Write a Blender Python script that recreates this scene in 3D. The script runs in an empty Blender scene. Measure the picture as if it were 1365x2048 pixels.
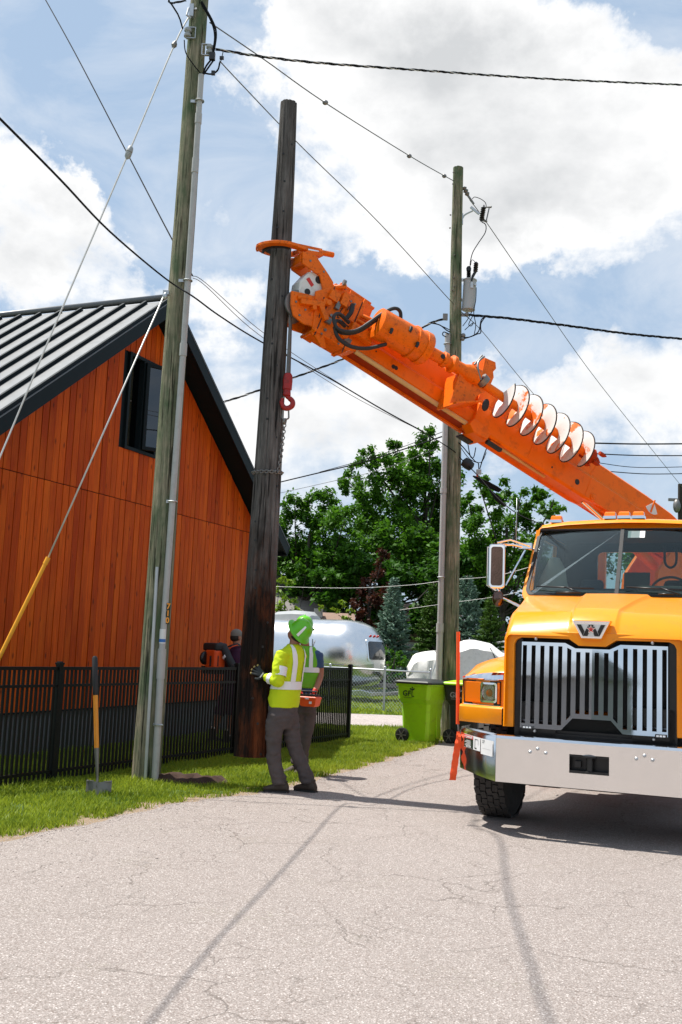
import bpy, bmesh, math, random
import numpy as np
from math import sin, cos, pi, radians, atan, sqrt, exp
from mathutils import Vector, Matrix, noise as mnoise

sc = bpy.context.scene
col = sc.collection
random.seed(7)
RNG = np.random.default_rng(11)

# ------------------------------------------------------------------ camera
FPX, EYE = 2050.0, 1.55
PITCH, ROLL = atan(273 / 2050.0), atan(0.04)
cF = Vector((0, cos(PITCH), sin(PITCH)))
cR0 = Vector((1, 0, 0)); cU0 = Vector((0, -sin(PITCH), cos(PITCH)))
cR = cos(ROLL) * cR0 + sin(ROLL) * cU0
cU = -sin(ROLL) * cR0 + cos(ROLL) * cU0
cam_data = bpy.data.cameras.new('camera')
cam = bpy.data.objects.new('camera', cam_data); col.objects.link(cam)
m = Matrix((cR, cU, -cF)).transposed().to_4x4(); m.translation = (0, 0, EYE)
cam.matrix_world = m
cam_data.sensor_fit = 'VERTICAL'; cam_data.sensor_height = 36; cam_data.lens = 36 * FPX / 2048
cam_data.clip_start = 0.1; cam_data.clip_end = 3000
sc.camera = cam

def ray(x, y): return cF + (x - 682.5) / FPX * cR - (y - 1024) / FPX * cU
def at(x, y, Y):                       # photo point at distance Y -> world point
    d = ray(x, y); return Vector((0, 0, EYE)) + d * (Y / d.y)
def gnd(x, y, z=0.0):
    d = ray(x, y); return Vector((0, 0, EYE)) + d * ((z - EYE) / d.z)
def onplane(x, y, o, n):
    d = ray(x, y); c = Vector((0, 0, EYE)); return c + d * ((Vector(o) - c).dot(n) / d.dot(n))

# ------------------------------------------------------------------ light
SUN_EL = radians(67)
sd = Vector((-0.94, 0.34, 0)).normalized()
SUN = Vector((sd.x * cos(SUN_EL), sd.y * cos(SUN_EL), sin(SUN_EL)))
sl = bpy.data.lights.new('sun', 'SUN'); sl.energy = 4.7; sl.angle = radians(0.5); sl.color = (1.0, 0.955, 0.88)
so = bpy.data.objects.new('sun', sl); col.objects.link(so)
so.rotation_euler = SUN.to_track_quat('Z', 'Y').to_euler(); so.location = SUN * 60
sc.view_settings.view_transform = 'Standard'; sc.view_settings.look = 'None'
sc.view_settings.exposure = 0.62; sc.view_settings.gamma = 1

class NT:
    """small node tree writer"""
    def __init__(s, tree): s.t = tree; s.n = tree.nodes; s.l = tree.links; s.n.clear()
    def node(s, typ, ins=None, **kw):
        nd = s.n.new(typ)
        for k, v in kw.items(): setattr(nd, k, v)
        for k, v in (ins or {}).items():
            sock = nd.inputs[k]
            if isinstance(v, bpy.types.NodeSocket): s.l.new(v, sock)
            else:
                if isinstance(v, tuple) and len(v) == 3 and sock.type == 'RGBA': v = v + (1,)
                sock.default_value = v
        return nd
    def math(s, op, a, b=0.0, c=0.0, clamp=False):
        nd = s.node('ShaderNodeMath', {0: a, 1: b, 2: c}, operation=op); nd.use_clamp = clamp; return nd.outputs[0]
    def mix(s, f, a, b, blend='MIX'):
        nd = s.node('ShaderNodeMix', data_type='RGBA', blend_type=blend)
        for i, v in ((0, f), (6, a), (7, b)):
            if isinstance(v, bpy.types.NodeSocket): s.l.new(v, nd.inputs[i])
            else: nd.inputs[i].default_value = (v + (1,)) if isinstance(v, tuple) and len(v) == 3 else v
        return nd.outputs[2]
    def noise(s, vec, scale, detail=4, rough=0.55, dist=0.0):
        return s.node('ShaderNodeTexNoise', {'Vector': vec, 'Scale': scale, 'Detail': detail, 'Roughness': rough, 'Distortion': dist}).outputs['Fac']
    def ramp(s, v, lo, hi, a=0.0, b=1.0):
        return s.node('ShaderNodeMapRange', {0: v, 1: lo, 2: hi, 3: a, 4: b}).outputs[0]
    def scale(s, vec, sx, sy, sz):
        return s.node('ShaderNodeMapping', {'Vector': vec, 'Scale': (sx, sy, sz)}).outputs[0]

w = bpy.data.worlds.new('World'); sc.world = w; w.use_nodes = True
k = NT(w.node_tree)
geo = k.node('ShaderNodeTexCoord').outputs['Generated']
sky = k.node('ShaderNodeTexSky', sky_type='NISHITA')
sky.sun_disc = False; sky.sun_elevation = SUN_EL; sky.sun_rotation = math.atan2(SUN.x, SUN.y)
sky.air_density = 1.0; sky.dust_density = 2.2; sky.ozone_density = 1.2; sky.altitude = 200
xyz = k.node('ShaderNodeSeparateXYZ', {0: geo}).outputs
ay = k.math('MAXIMUM', k.math('ABSOLUTE', xyz[1]), 0.12)
su = k.math('DIVIDE', xyz[0], ay); sv = k.math('DIVIDE', xyz[2], ay)
wn = k.node('ShaderNodeTexNoise', {'Vector': geo, 'Scale': 6.0, 'Detail': 7.0, 'Roughness': 0.66})
wc = k.node('ShaderNodeSeparateColor', {0: wn.outputs['Color']}).outputs
su2 = k.math('MULTIPLY_ADD', k.math('SUBTRACT', wc[0], 0.5), 0.34, su)
sv2 = k.math('MULTIPLY_ADD', k.math('SUBTRACT', wc[1], 0.5), 0.28, sv)
CL = [(900, 130, 360, 150, 1.1), (1150, 330, 430, 170, 1.25), (1330, 120, 200, 160, .5), (850, 430, 170, 90, .7), (1330, -60, 150, 70, -1.2), (60, 330, 170, 130, 1.05), (180, 400, 90, 90, .6), (60, 560, 120, 80, .8),
      (290, 560, 90, 60, .8), (460, 590, 80, 70, .75), (640, 830, 260, 90, .65), (1150, 800, 330, 110, .75), (450, 1000, 500, 130, .6),
      (300, 330, 110, 200, -.9), (420, 250, 110, 200, -.55), (700, 560, 100, 60, -.5), (1000, 620, 330, 50, -.75), (200, 40, 220, 120, -.7), (620, 100, 60, 90, .35)]
acc = None
for (px, py, rx, ry, amp) in CL:
    d = ray(px, py); uu = d.x / d.y; vv = d.z / d.y
    a = k.math('MULTIPLY', k.math('SUBTRACT', su2, uu), FPX / rx); b = k.math('MULTIPLY', k.math('SUBTRACT', sv2, vv), FPX / ry)
    g = k.math('ADD', k.math('MULTIPLY', a, a), k.math('MULTIPLY', b, b))
    g = k.math('MULTIPLY', k.math('POWER', 2.718, k.math('MULTIPLY', g, -0.8)), amp)
    acc = g if acc is None else k.math('ADD', acc, g)
gs = k.scale(geo, 1, 1, 1.6)
nz = k.noise(gs, 5.5, 9, 0.6, 0.3)
fld = k.math('ADD', k.math('MULTIPLY', k.math('SUBTRACT', nz, 0.5), 2.6), acc)
mask = k.node('ShaderNodeMapRange', {0: fld, 1: 0.08, 2: 0.78}, interpolation_type='SMOOTHSTEP').outputs[0]
wisp = k.math('MULTIPLY', k.ramp(k.noise(k.scale(geo, 2, 2, 4), 3.0, 7, 0.62, 0.6), 0.4, 0.8), 0.55)
mask = k.math('MAXIMUM', mask, wisp)
thick = k.ramp(k.math('ADD', fld, k.math('MULTIPLY', k.math('SUBTRACT', k.noise(gs, 8.0, 6, 0.55), 0.5), 3.6)), 0.7, 2.1)
ccol = k.mix(thick, (9.5, 9.5, 9.5), (6.1, 6.25, 6.4))
blue = k.mix(0.72, k.mix(1.0, sky.outputs[0], (1.0, 1.0, 1.0), 'MULTIPLY'), (4.5, 6.0, 7.9))
skc = k.mix(mask, blue, ccol)
bg = k.node('ShaderNodeBackground', {'Color': skc, 'Strength': 0.073})
k.node('ShaderNodeOutputWorld', {'Surface': bg.outputs[0]})

# ------------------------------------------------------------------ materials
MATS = {}
def newmat(name):
    mt = bpy.data.materials.new(name); mt.use_nodes = True; t = NT(mt.node_tree)
    t.out = t.node('ShaderNodeOutputMaterial'); t.co = t.node('ShaderNodeTexCoord').outputs['Object']; MATS[name] = mt
    return mt, t
def fin(t, base, rough=0.5, metal=0.0, bump=None, bstr=0.3, bdist=0.01, **kw):
    ins = {'Base Color': base, 'Roughness': rough, 'Metallic': metal}; ins.update(kw)
    p = t.node('ShaderNodeBsdfPrincipled', ins)
    if bump is not None:
        bn = t.node('ShaderNodeBump', {'Height': bump, 'Strength': bstr, 'Distance': bdist}); t.l.new(bn.outputs[0], p.inputs['Normal'])
    t.l.new(p.outputs[0], t.out.inputs[0]); return p
def simple(name, c, rough=0.5, metal=0.0, var=0.12, vscale=6.0, bscale=60.0, bstr=0.1, coat=0.0, dirt=None, dirtamt=0.35, spec=0.5):
    mt, t = newmat(name)
    n1 = t.noise(t.co, vscale, 5)
    cc = t.mix(n1, tuple(x * (1 - var) for x in c), tuple(min(1, x * (1 + var)) for x in c))
    if dirt:
        dm = t.math('MULTIPLY', t.ramp(t.noise(t.co, vscale * 1.7, 8, 0.7), 0.52, 0.72), dirtamt)
        cc = t.mix(dm, cc, dirt)
    rg = t.math('ADD', t.math('MULTIPLY', t.noise(t.co, vscale * 3, 4), 0.12), rough - 0.06)
    fin(t, cc, rg, metal, t.noise(t.co, bscale, 4), bstr, 0.004, **{'Coat Weight': coat, 'Coat Roughness': 0.04, 'Specular IOR Level': spec})
    return mt

simple('truck_yellow', (0.90, 0.285, 0.002), 0.30, var=0.04, bstr=0.015, coat=0.35, spec=0.3, dirt=(0.52, 0.20, 0.03), dirtamt=0.35)
simple('boom_orange', (0.86, 0.158, 0.001), 0.42, var=0.10, bstr=0.05, coat=0.0, spec=0.22, dirt=(0.30, 0.06, 0.01), dirtamt=0.5, vscale=4)
simple('boom_greasy', (0.84, 0.150, 0.001), 0.42, var=0.15, bstr=0.1, spec=0.25, dirt=(0.10, 0.022, 0.004), dirtamt=0.7, vscale=13)
simple('chrome_dark_reflection', (0.16, 0.10, 0.08), 0.12, 1.0)  # mirror chrome with a dark brown reflection put into its colour
simple('boom_dark_orange', (0.36, 0.035, 0.003), 0.6, var=0.2, spec=0.15, dirt=(0.08, 0.02, 0.01))  # boom orange deepened to paint the underside shade; also colours the auger teeth
simple('black_steel', (0.012, 0.012, 0.013), 0.35, var=0.3, bstr=0.08)
simple('black_rubber', (0.016, 0.016, 0.017), 0.62, var=0.25, bstr=0.2)
simple('tyre_rubber', (0.035, 0.032, 0.030), 0.85, var=0.35, bstr=0.3, dirt=(0.10, 0.08, 0.065))
simple('chrome', (0.86, 0.86, 0.87), 0.04, 1.0, var=0.02, bstr=0.004, vscale=2)
simple('brushed_steel', (0.86, 0.85, 0.84), 0.13, 1.0, var=0.04, bstr=0.01, vscale=3)
simple('galvanised', (0.50, 0.52, 0.54), 0.42, 0.8, var=0.15, bstr=0.05)
simple('dull_steel', (0.22, 0.21, 0.20), 0.5, 0.7, var=0.3)
simple('conduit_grey', (0.43, 0.425, 0.41), 0.45, var=0.08, bstr=0.03, dirt=(0.2, 0.2, 0.18))
simple('red_paint', (0.34, 0.010, 0.007), 0.45, var=0.3, dirt=(0.03, 0.008, 0.008), dirtamt=0.9, vscale=14)
simple('white_paint', (0.72, 0.71, 0.68), 0.45, var=0.08, dirt=(0.25, 0.2, 0.15))
simple('beige_fibre', (0.62, 0.40, 0.16), 0.5, var=0.2)
simple('cable_black', (0.012, 0.012, 0.013), 0.8, var=0.3, spec=0.1)
simple('cable_grey', (0.13, 0.125, 0.12), 0.5, 0.4, var=0.3)
simple('wire_bright', (0.60, 0.59, 0.57), 0.5, 0.3, var=0.2)
simple('roof_metal', (0.145, 0.152, 0.158), 0.38, 0.3, var=0.06, bstr=0.03, vscale=2)
simple('trim_dark', (0.008, 0.014, 0.017), 0.5, var=0.15, bstr=0.03, spec=0.12)
simple('concrete', (0.11, 0.115, 0.12), 0.8, var=0.15, bstr=0.3)
simple('fence_black', (0.005, 0.006, 0.006), 0.45, var=0.3, bstr=0.03, spec=0.2)
simple('flag_orange', (0.95, 0.09, 0.01), 0.6, var=0.06)
simple('guard_yellow', (0.85, 0.36, 0.01), 0.45, var=0.08, dirt=(0.3, 0.14, 0.03))
simple('shovel_wood', (0.75, 0.27, 0.02), 0.45, var=0.2, vscale=20)
simple('bin_lime', (0.34, 0.70, 0.008), 0.42, var=0.10, bstr=0.06, dirt=(0.20, 0.30, 0.03), dirtamt=0.5)
simple('bin_dark', (0.018, 0.020, 0.018), 0.5, var=0.2)
simple('hivis', (0.56, 0.70, 0.002), 0.8, var=0.05, bstr=0.35, bscale=25)
simple('hivis_lime', (0.16, 0.50, 0.02), 0.75, var=0.05, bstr=0.3, bscale=25)
simple('helmet_green', (0.12, 0.50, 0.01), 0.32, var=0.03, bstr=0.0)
simple('reflective', (0.82, 0.84, 0.86), 0.45, var=0.03)
simple('trouser_grey', (0.095, 0.080, 0.078), 0.9, var=0.35, bstr=0.9, bscale=14, vscale=9, spec=0.15)
simple('boot', (0.05, 0.035, 0.025), 0.7, var=0.4)
simple('skin', (0.36, 0.15, 0.085), 0.5, var=0.1, bstr=0.08)
simple('hair', (0.02, 0.014, 0.01), 0.8)
simple('glove_black', (0.02, 0.024, 0.025), 0.7, var=0.3, bstr=0.3)
simple('fingertip', (0.45, 0.33, 0.10), 0.7)
simple('glove_red', (0.62, 0.03, 0.015), 0.6, var=0.2, bstr=0.3)
simple('shirt_blue', (0.035, 0.085, 0.19), 0.8, bstr=0.4, bscale=25)
simple('shirt_purple', (0.055, 0.012, 0.045), 0.8, bstr=0.4)
simple('cap_grey', (0.19, 0.185, 0.16), 0.85)
simple('blower_orange', (0.80, 0.09, 0.01), 0.45)
simple('tarp', (0.66, 0.65, 0.62), 0.6, var=0.1, bstr=0.5, bscale=8, dirt=(0.35, 0.34, 0.3), dirtamt=0.5)
simple('rv_white', (0.70, 0.69, 0.66), 0.4)
simple('alu', (0.80, 0.80, 0.80), 0.24, 1.0, var=0.05, bstr=0.02, vscale=1.5)
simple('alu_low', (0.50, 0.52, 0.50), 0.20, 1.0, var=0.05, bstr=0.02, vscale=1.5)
simple('shingle', (0.22, 0.20, 0.185), 0.9, var=0.3, vscale=9, bscale=12, bstr=0.5)
simple('shingle_brown', (0.24, 0.16, 0.12), 0.9, var=0.3, vscale=9, bscale=12, bstr=0.5)
simple('house_wall', (0.33, 0.33, 0.33), 0.8)
simple('brick', (0.30, 0.20, 0.17), 0.9, var=0.3, vscale=14)
simple('bark', (0.035, 0.028, 0.022), 0.9, var=0.4, vscale=12, bstr=0.8, bscale=20)
simple('soil', (0.040, 0.018, 0.010), 0.95, var=0.6, vscale=18, bstr=1.0, bscale=40)
simple('dash', (0.05, 0.065, 0.06), 0.7)
simple('interior', (0.018, 0.022, 0.028), 0.8)
simple('seat_cloth', (0.03, 0.035, 0.045), 0.9)
simple('cover_cloth', (0.30, 0.29, 0.26), 0.9)
simple('porcelain_grey', (0.35, 0.36, 0.36), 0.35)
simple('paper', (0.75, 0.75, 0.74), 0.6, var=0.02)
simple('label_red', (0.60, 0.03, 0.02), 0.5, var=0.02)
simple('label_blue', (0.03, 0.15, 0.45), 0.5, var=0.02)
simple('logo_black', (0.012, 0.03, 0.012), 0.5, var=0.02)
simple('logo_grey', (0.30, 0.30, 0.30), 0.5, var=0.02)
simple('digit_orange', (0.9, 0.36, 0.04), 0.4, var=0.02)
simple('warehouse', (0.22, 0.22, 0.225), 0.7, var=0.1, vscale=1)

def glassmat(name, tint, refl, rough=0.02):
    mt, t = newmat(name)
    lw = t.node('ShaderNodeFresnel', {'IOR': 1.5}).outputs[0]
    tr = t.node('ShaderNodeBsdfTransparent', {'Color': tint}); gl = t.node('ShaderNodeBsdfGlossy', {'Color': (1, 1, 1), 'Roughness': rough})
    mx = t.node('ShaderNodeMixShader', {0: t.math('MULTIPLY_ADD', lw, 0.75, refl, True), 1: tr.outputs[0], 2: gl.outputs[0]})
    t.l.new(mx.outputs[0], t.out.inputs[0])
glassmat('window_glass', (0.80, 0.87, 0.85), -0.015)
glassmat('dark_glass', (0.06, 0.07, 0.075), 0.06)
glassmat('lamp_glass', (0.85, 0.85, 0.82), 0.05)

def amber(name, c):
    mt, t = newmat(name)
    wv = t.node('ShaderNodeTexWave', {'Vector': t.co, 'Scale': 28.0, 'Distortion': 0.5}).outputs['Fac']
    cc = t.mix(wv, tuple(x * 0.55 for x in c), c)
    fin(t, cc, 0.18, 0.0, wv, 0.4, 0.004, **{'Coat Weight': 0.25, 'Specular IOR Level': 0.3})
amber('amber_lens', (1.0, 0.22, 0.004)); amber('red_lens', (0.6, 0.02, 0.01))

# asphalt
mt, t = newmat('asphalt')
big = t.noise(t.co, 0.35, 6, 0.6); mid = t.noise(t.co, 3.0, 6, 0.65)
vo = t.node('ShaderNodeTexVoronoi', {'Vector': t.co, 'Scale': 130.0})
vcs = t.node('ShaderNodeSeparateColor', {0: vo.outputs['Color']}).outputs
base = t.mix(t.ramp(t.math('ADD', t.math('MULTIPLY', big, 0.6), t.math('MULTIPLY', mid, 0.4)), 0.32, 0.68), (0.233, 0.203, 0.186), (0.298, 0.262, 0.242))
base = t.mix(t.math('POWER', vcs[0], 2.0), base, (0.39, 0.34, 0.315))
base = t.mix(t.ramp(vcs[1], 0.76, 0.97, 0, 0.7), base, (0.16, 0.12, 0.10))
base = t.mix(t.ramp(vcs[2], 0.92, 0.99, 0, 0.8), base, (0.60, 0.55, 0.52))
base = t.mix(t.ramp(vo.outputs['Distance'], 0.35, 0.75, 0, 0.5), base, (0.11, 0.085, 0.072))
wob = t.node('ShaderNodeTexNoise', {'Vector': t.co, 'Scale': 2.2, 'Detail': 6.0, 'Roughness': 0.6})
wv = t.node('ShaderNodeVectorMath', {0: t.co, 1: t.node('ShaderNodeVectorMath', {0: wob.outputs['Color'], 'Scale': 0.45}, operation='SCALE').outputs[0]}, operation='ADD').outputs[0]
def crack(vec, scale, w0, w1):
    e = t.node('ShaderNodeTexVoronoi', {'Vector': vec, 'Scale': scale}, feature='DISTANCE_TO_EDGE').outputs['Distance']
    return t.ramp(e, w0, w1, 1, 0)
c1 = t.math('MULTIPLY', crack(wv, 0.9, 0.0, 0.008), t.ramp(t.noise(t.co, 0.8, 3), 0.42, 0.54, 0, 1))
c2 = t.math('MULTIPLY', crack(wv, 3.4, 0.002, 0.020), t.ramp(t.noise(t.scale(t.co, 1, 1, 1), 1.3, 4), 0.48, 0.62, 0, .75))
ck = t.math('MAXIMUM', c1, c2)
sp = t.node('ShaderNodeSeparateXYZ', {0: t.co}).outputs
base = t.mix(t.ramp(t.noise(t.co, 0.55, 5, 0.6), 0.55, 0.75, 0, 0.35), base, (0.20, 0.165, 0.145))
spot = t.math('MULTIPLY', t.ramp(t.noise(t.co, 3.1, 7, 0.7), 0.66, 0.74), 0.5)
base = t.mix(spot, base, (0.07, 0.055, 0.045))
base = t.mix(t.math('MULTIPLY', ck, 0.65), base, (0.08, 0.062, 0.05))
gr = t.math('MULTIPLY', t.ramp(t.noise(t.co, 1.1, 5, 0.7), 0.56, 0.72), t.ramp(t.noise(t.co, 30, 5, 0.7), 0.5, 0.7, 0, 0.55))
base = t.mix(t.math('MULTIPLY', gr, 0.5), base, (0.14, 0.17, 0.04))
hb = t.math('ADD', t.math('MULTIPLY', vo.outputs['Distance'], 0.6), t.math('MULTIPLY', ck, -1.2))
fin(t, base, 0.86, 0, hb, 0.55, 0.006)

mt, t = newmat('gravel')
vo = t.node('ShaderNodeTexVoronoi', {'Vector': t.co, 'Scale': 30.0}); vcs = t.node('ShaderNodeSeparateColor', {0: vo.outputs['Color']}).outputs
fin(t, t.mix(vcs[0], (0.26, 0.22, 0.20), (0.46, 0.40, 0.37)), 0.9, 0, vo.outputs['Distance'], 0.6, 0.01)

mt, t = newmat('lawn_ground')
n1 = t.noise(t.co, 1.2, 6, 0.65); n2 = t.noise(t.co, 22, 6, 0.7)
b1 = t.mix(n2, (0.022, 0.055, 0.008), (0.10, 0.16, 0.02))
b1 = t.mix(t.ramp(n1, 0.55, 0.75, 0, 0.6), b1, (0.16, 0.115, 0.06))
fin(t, b1, 0.95, 0, n2, 1.0, 0.03)
mt, t = newmat('verge_soil')
n2 = t.noise(t.co, 26, 7, 0.7)
fin(t, t.mix(n2, (0.13, 0.085, 0.05), (0.40, 0.30, 0.20)), 0.95, 0, n2, 1.0, 0.02)

def leafmat(name, dark, light, trans=0.35):
    mt, t = newmat(name)
    r = t.node('ShaderNodeNewGeometry').outputs['Random Per Island']
    n = t.noise(t.co, 0.7, 4, 0.6)
    c = t.mix(t.math('ADD', t.math('MULTIPLY', r, 0.6), t.math('MULTIPLY', t.ramp(n, 0.35, 0.65), 0.4)), dark, light)
    p = t.node('ShaderNodeBsdfPrincipled', {'Base Color': c, 'Roughness': 0.55, 'Specular IOR Level': 0.3})
    tl = t.node('ShaderNodeBsdfTranslucent', {'Color': t.mix(0.5, c, light)})
    mx = t.node('ShaderNodeMixShader', {0: trans, 1: p.outputs[0], 2: tl.outputs[0]})
    t.l.new(mx.outputs[0], t.out.inputs[0])
leafmat('leaf_green', (0.012, 0.062, 0.005), (0.10, 0.25, 0.013))
leafmat('leaf_dark', (0.010, 0.050, 0.006), (0.06, 0.17, 0.012))
leafmat('leaf_bright', (0.06, 0.15, 0.008), (0.26, 0.38, 0.02))
leafmat('leaf_red', (0.020, 0.010, 0.008), (0.10, 0.028, 0.014), 0.2)
leafmat('needle_blue', (0.040, 0.10, 0.070), (0.27, 0.40, 0.30), 0.1)
leafmat('needle_green', (0.018, 0.065, 0.010), (0.11, 0.21, 0.02), 0.1)
leafmat('grass_blade', (0.030, 0.105, 0.004), (0.42, 0.50, 0.04), 0.4)

# treated pole wood
def polemat(name, pale, dark, green, stain=None):
    mt, t = newmat(name)
    st = t.scale(t.co, 1, 1, 0.05)
    n = t.noise(st, 30, 8, 0.75); n3 = t.noise(t.co, 2.0, 5, 0.6); n4 = t.noise(t.scale(t.co, 1, 1, 0.2), 9, 6, 0.7)
    c = t.mix(t.ramp(n, 0.38, 0.62), dark, pale)
    c = t.mix(t.ramp(t.math('ADD', t.math('MULTIPLY', n3, 0.5), t.math('MULTIPLY', n4, 0.5)), 0.42, 0.6), c, green)
    ckk = t.ramp(t.noise(t.scale(t.co, 1, 1, 0.035), 26, 6, 0.6), 0.36, 0.41, 1, 0)
    c = t.mix(t.math('MULTIPLY', ckk, 0.8), c, tuple(x * 0.25 for x in dark))
    if stain:
        z = t.node('ShaderNodeSeparateXYZ', {0: t.co}).outputs[2]
        zz = t.math('ADD', z, t.math('MULTIPLY', t.math('SUBTRACT', t.noise(t.scale(t.co, 1, 1, 0.35), 3.2, 5, 0.6), 0.5), 3.6))
        sm = t.ramp(zz, 1.7, 2.5, 1, 0)
        sc2 = t.mix(t.ramp(t.noise(t.scale(t.co, 1, 1, 0.3), 3.5, 7, 0.7), 0.46, 0.66), stain[0], stain[1])
        c = t.mix(sm, c, sc2)
    hh = t.math('SUBTRACT', t.math('ADD', t.math('MULTIPLY', n, 0.6), t.math('MULTIPLY', n4, 0.4)), t.math('MULTIPLY', ckk, 0.8))
    fin(t, c, 0.9, 0, hh, 1.0, 0.03, **{'Specular IOR Level': 0.15})
polemat('pole_green', (0.42, 0.37, 0.26), (0.12, 0.108, 0.072), (0.10, 0.138, 0.075))
polemat('pole_old', (0.21, 0.19, 0.178), (0.055, 0.050, 0.048), (0.085, 0.076, 0.070), ((0.016, 0.011, 0.009), (0.15, 0.042, 0.014)))

# cedar siding
mt, t = newmat('cedar')
r = t.node('ShaderNodeNewGeometry').outputs['Random Per Island']
off = t.node('ShaderNodeVectorMath', {0: t.co, 1: t.node('ShaderNodeCombineXYZ', {0: 0.0, 1: 0.0, 2: t.math('MULTIPLY', r, 37.0)}).outputs[0]}, operation='ADD').outputs[0]
g1 = t.noise(t.scale(off, 1, 1, 0.06), 38, 7, 0.65); g2 = t.noise(t.scale(off, 1, 1, 0.3), 2.6, 5, 0.6)
c = t.mix(t.ramp(r, 0, 1), (0.42, 0.047, 0.002), (0.72, 0.112, 0.005))
c = t.mix(t.ramp(g1, 0.35, 0.7, 0, 0.55), c, (0.22, 0.024, 0.002))
c = t.mix(t.ramp(g2, 0.45, 0.7, 0, 0.4), c, (0.80, 0.17, 0.008))
kn = t.node('ShaderNodeTexVoronoi', {'Vector': t.scale(off, 6.5, 6.5, 3.0), 'Scale': 1.0, 'Randomness': 1.0}).outputs['Distance']
c = t.mix(t.ramp(kn, 0.05, 0.17, 0.75, 0), c, (0.09, 0.018, 0.004))
fin(t, c, 0.6, 0, g1, 0.3, 0.006, **{'Specular IOR Level': 0.12})

mt, t = newmat('auger_paint')
n = t.noise(t.co, 3.4, 6, 0.65)
c = t.mix(t.ramp(n, 0.56, 0.60), (0.74, 0.74, 0.72), (0.80, 0.16, 0.01))
c = t.mix(t.ramp(t.noise(t.co, 14, 7, 0.7), 0.64, 0.70), c, (0.10, 0.06, 0.04))
fin(t, c, 0.5, 0.0, t.noise(t.co, 40, 4), 0.1, 0.004)
mt, t = newmat('radiator')
wv = t.node('ShaderNodeTexWave', {'Vector': t.co, 'Scale': 40.0}, bands_direction='X').outputs['Fac']
fin(t, t.mix(wv, (0.004, 0.004, 0.005), (0.02, 0.022, 0.022)), 0.5, 0, wv, 0.6, 0.004)
# ------------------------------------------------------------------ mesh helpers
FR = {}
I4 = Matrix.Identity(4)
def tag(o, label=None, cat=None, group=None, kind=None):
    if label: o['label'] = label
    if cat: o['category'] = cat
    if group: o['group'] = group
    if kind: o['kind'] = kind
    return o
def thing(name, label, cat, loc=(0, 0, 0), rz=0.0, group=None):
    o = bpy.data.objects.new(name, None); col.objects.link(o); o.empty_display_size = 0.2
    o.location = loc; o.rotation_euler = (0, 0, rz)
    FR[o.name] = (Matrix.Translation(Vector(loc)) @ Matrix.Rotation(rz, 4, 'Z')).inverted()
    return tag(o, label, cat, group)
def frame_of(a, b):                     # matrix with z axis from a to b, origin a
    z = (Vector(b) - Vector(a)); L = z.length; q = z.to_track_quat('Z', 'Y').to_matrix().to_4x4(); q.translation = Vector(a); return q, L

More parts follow.
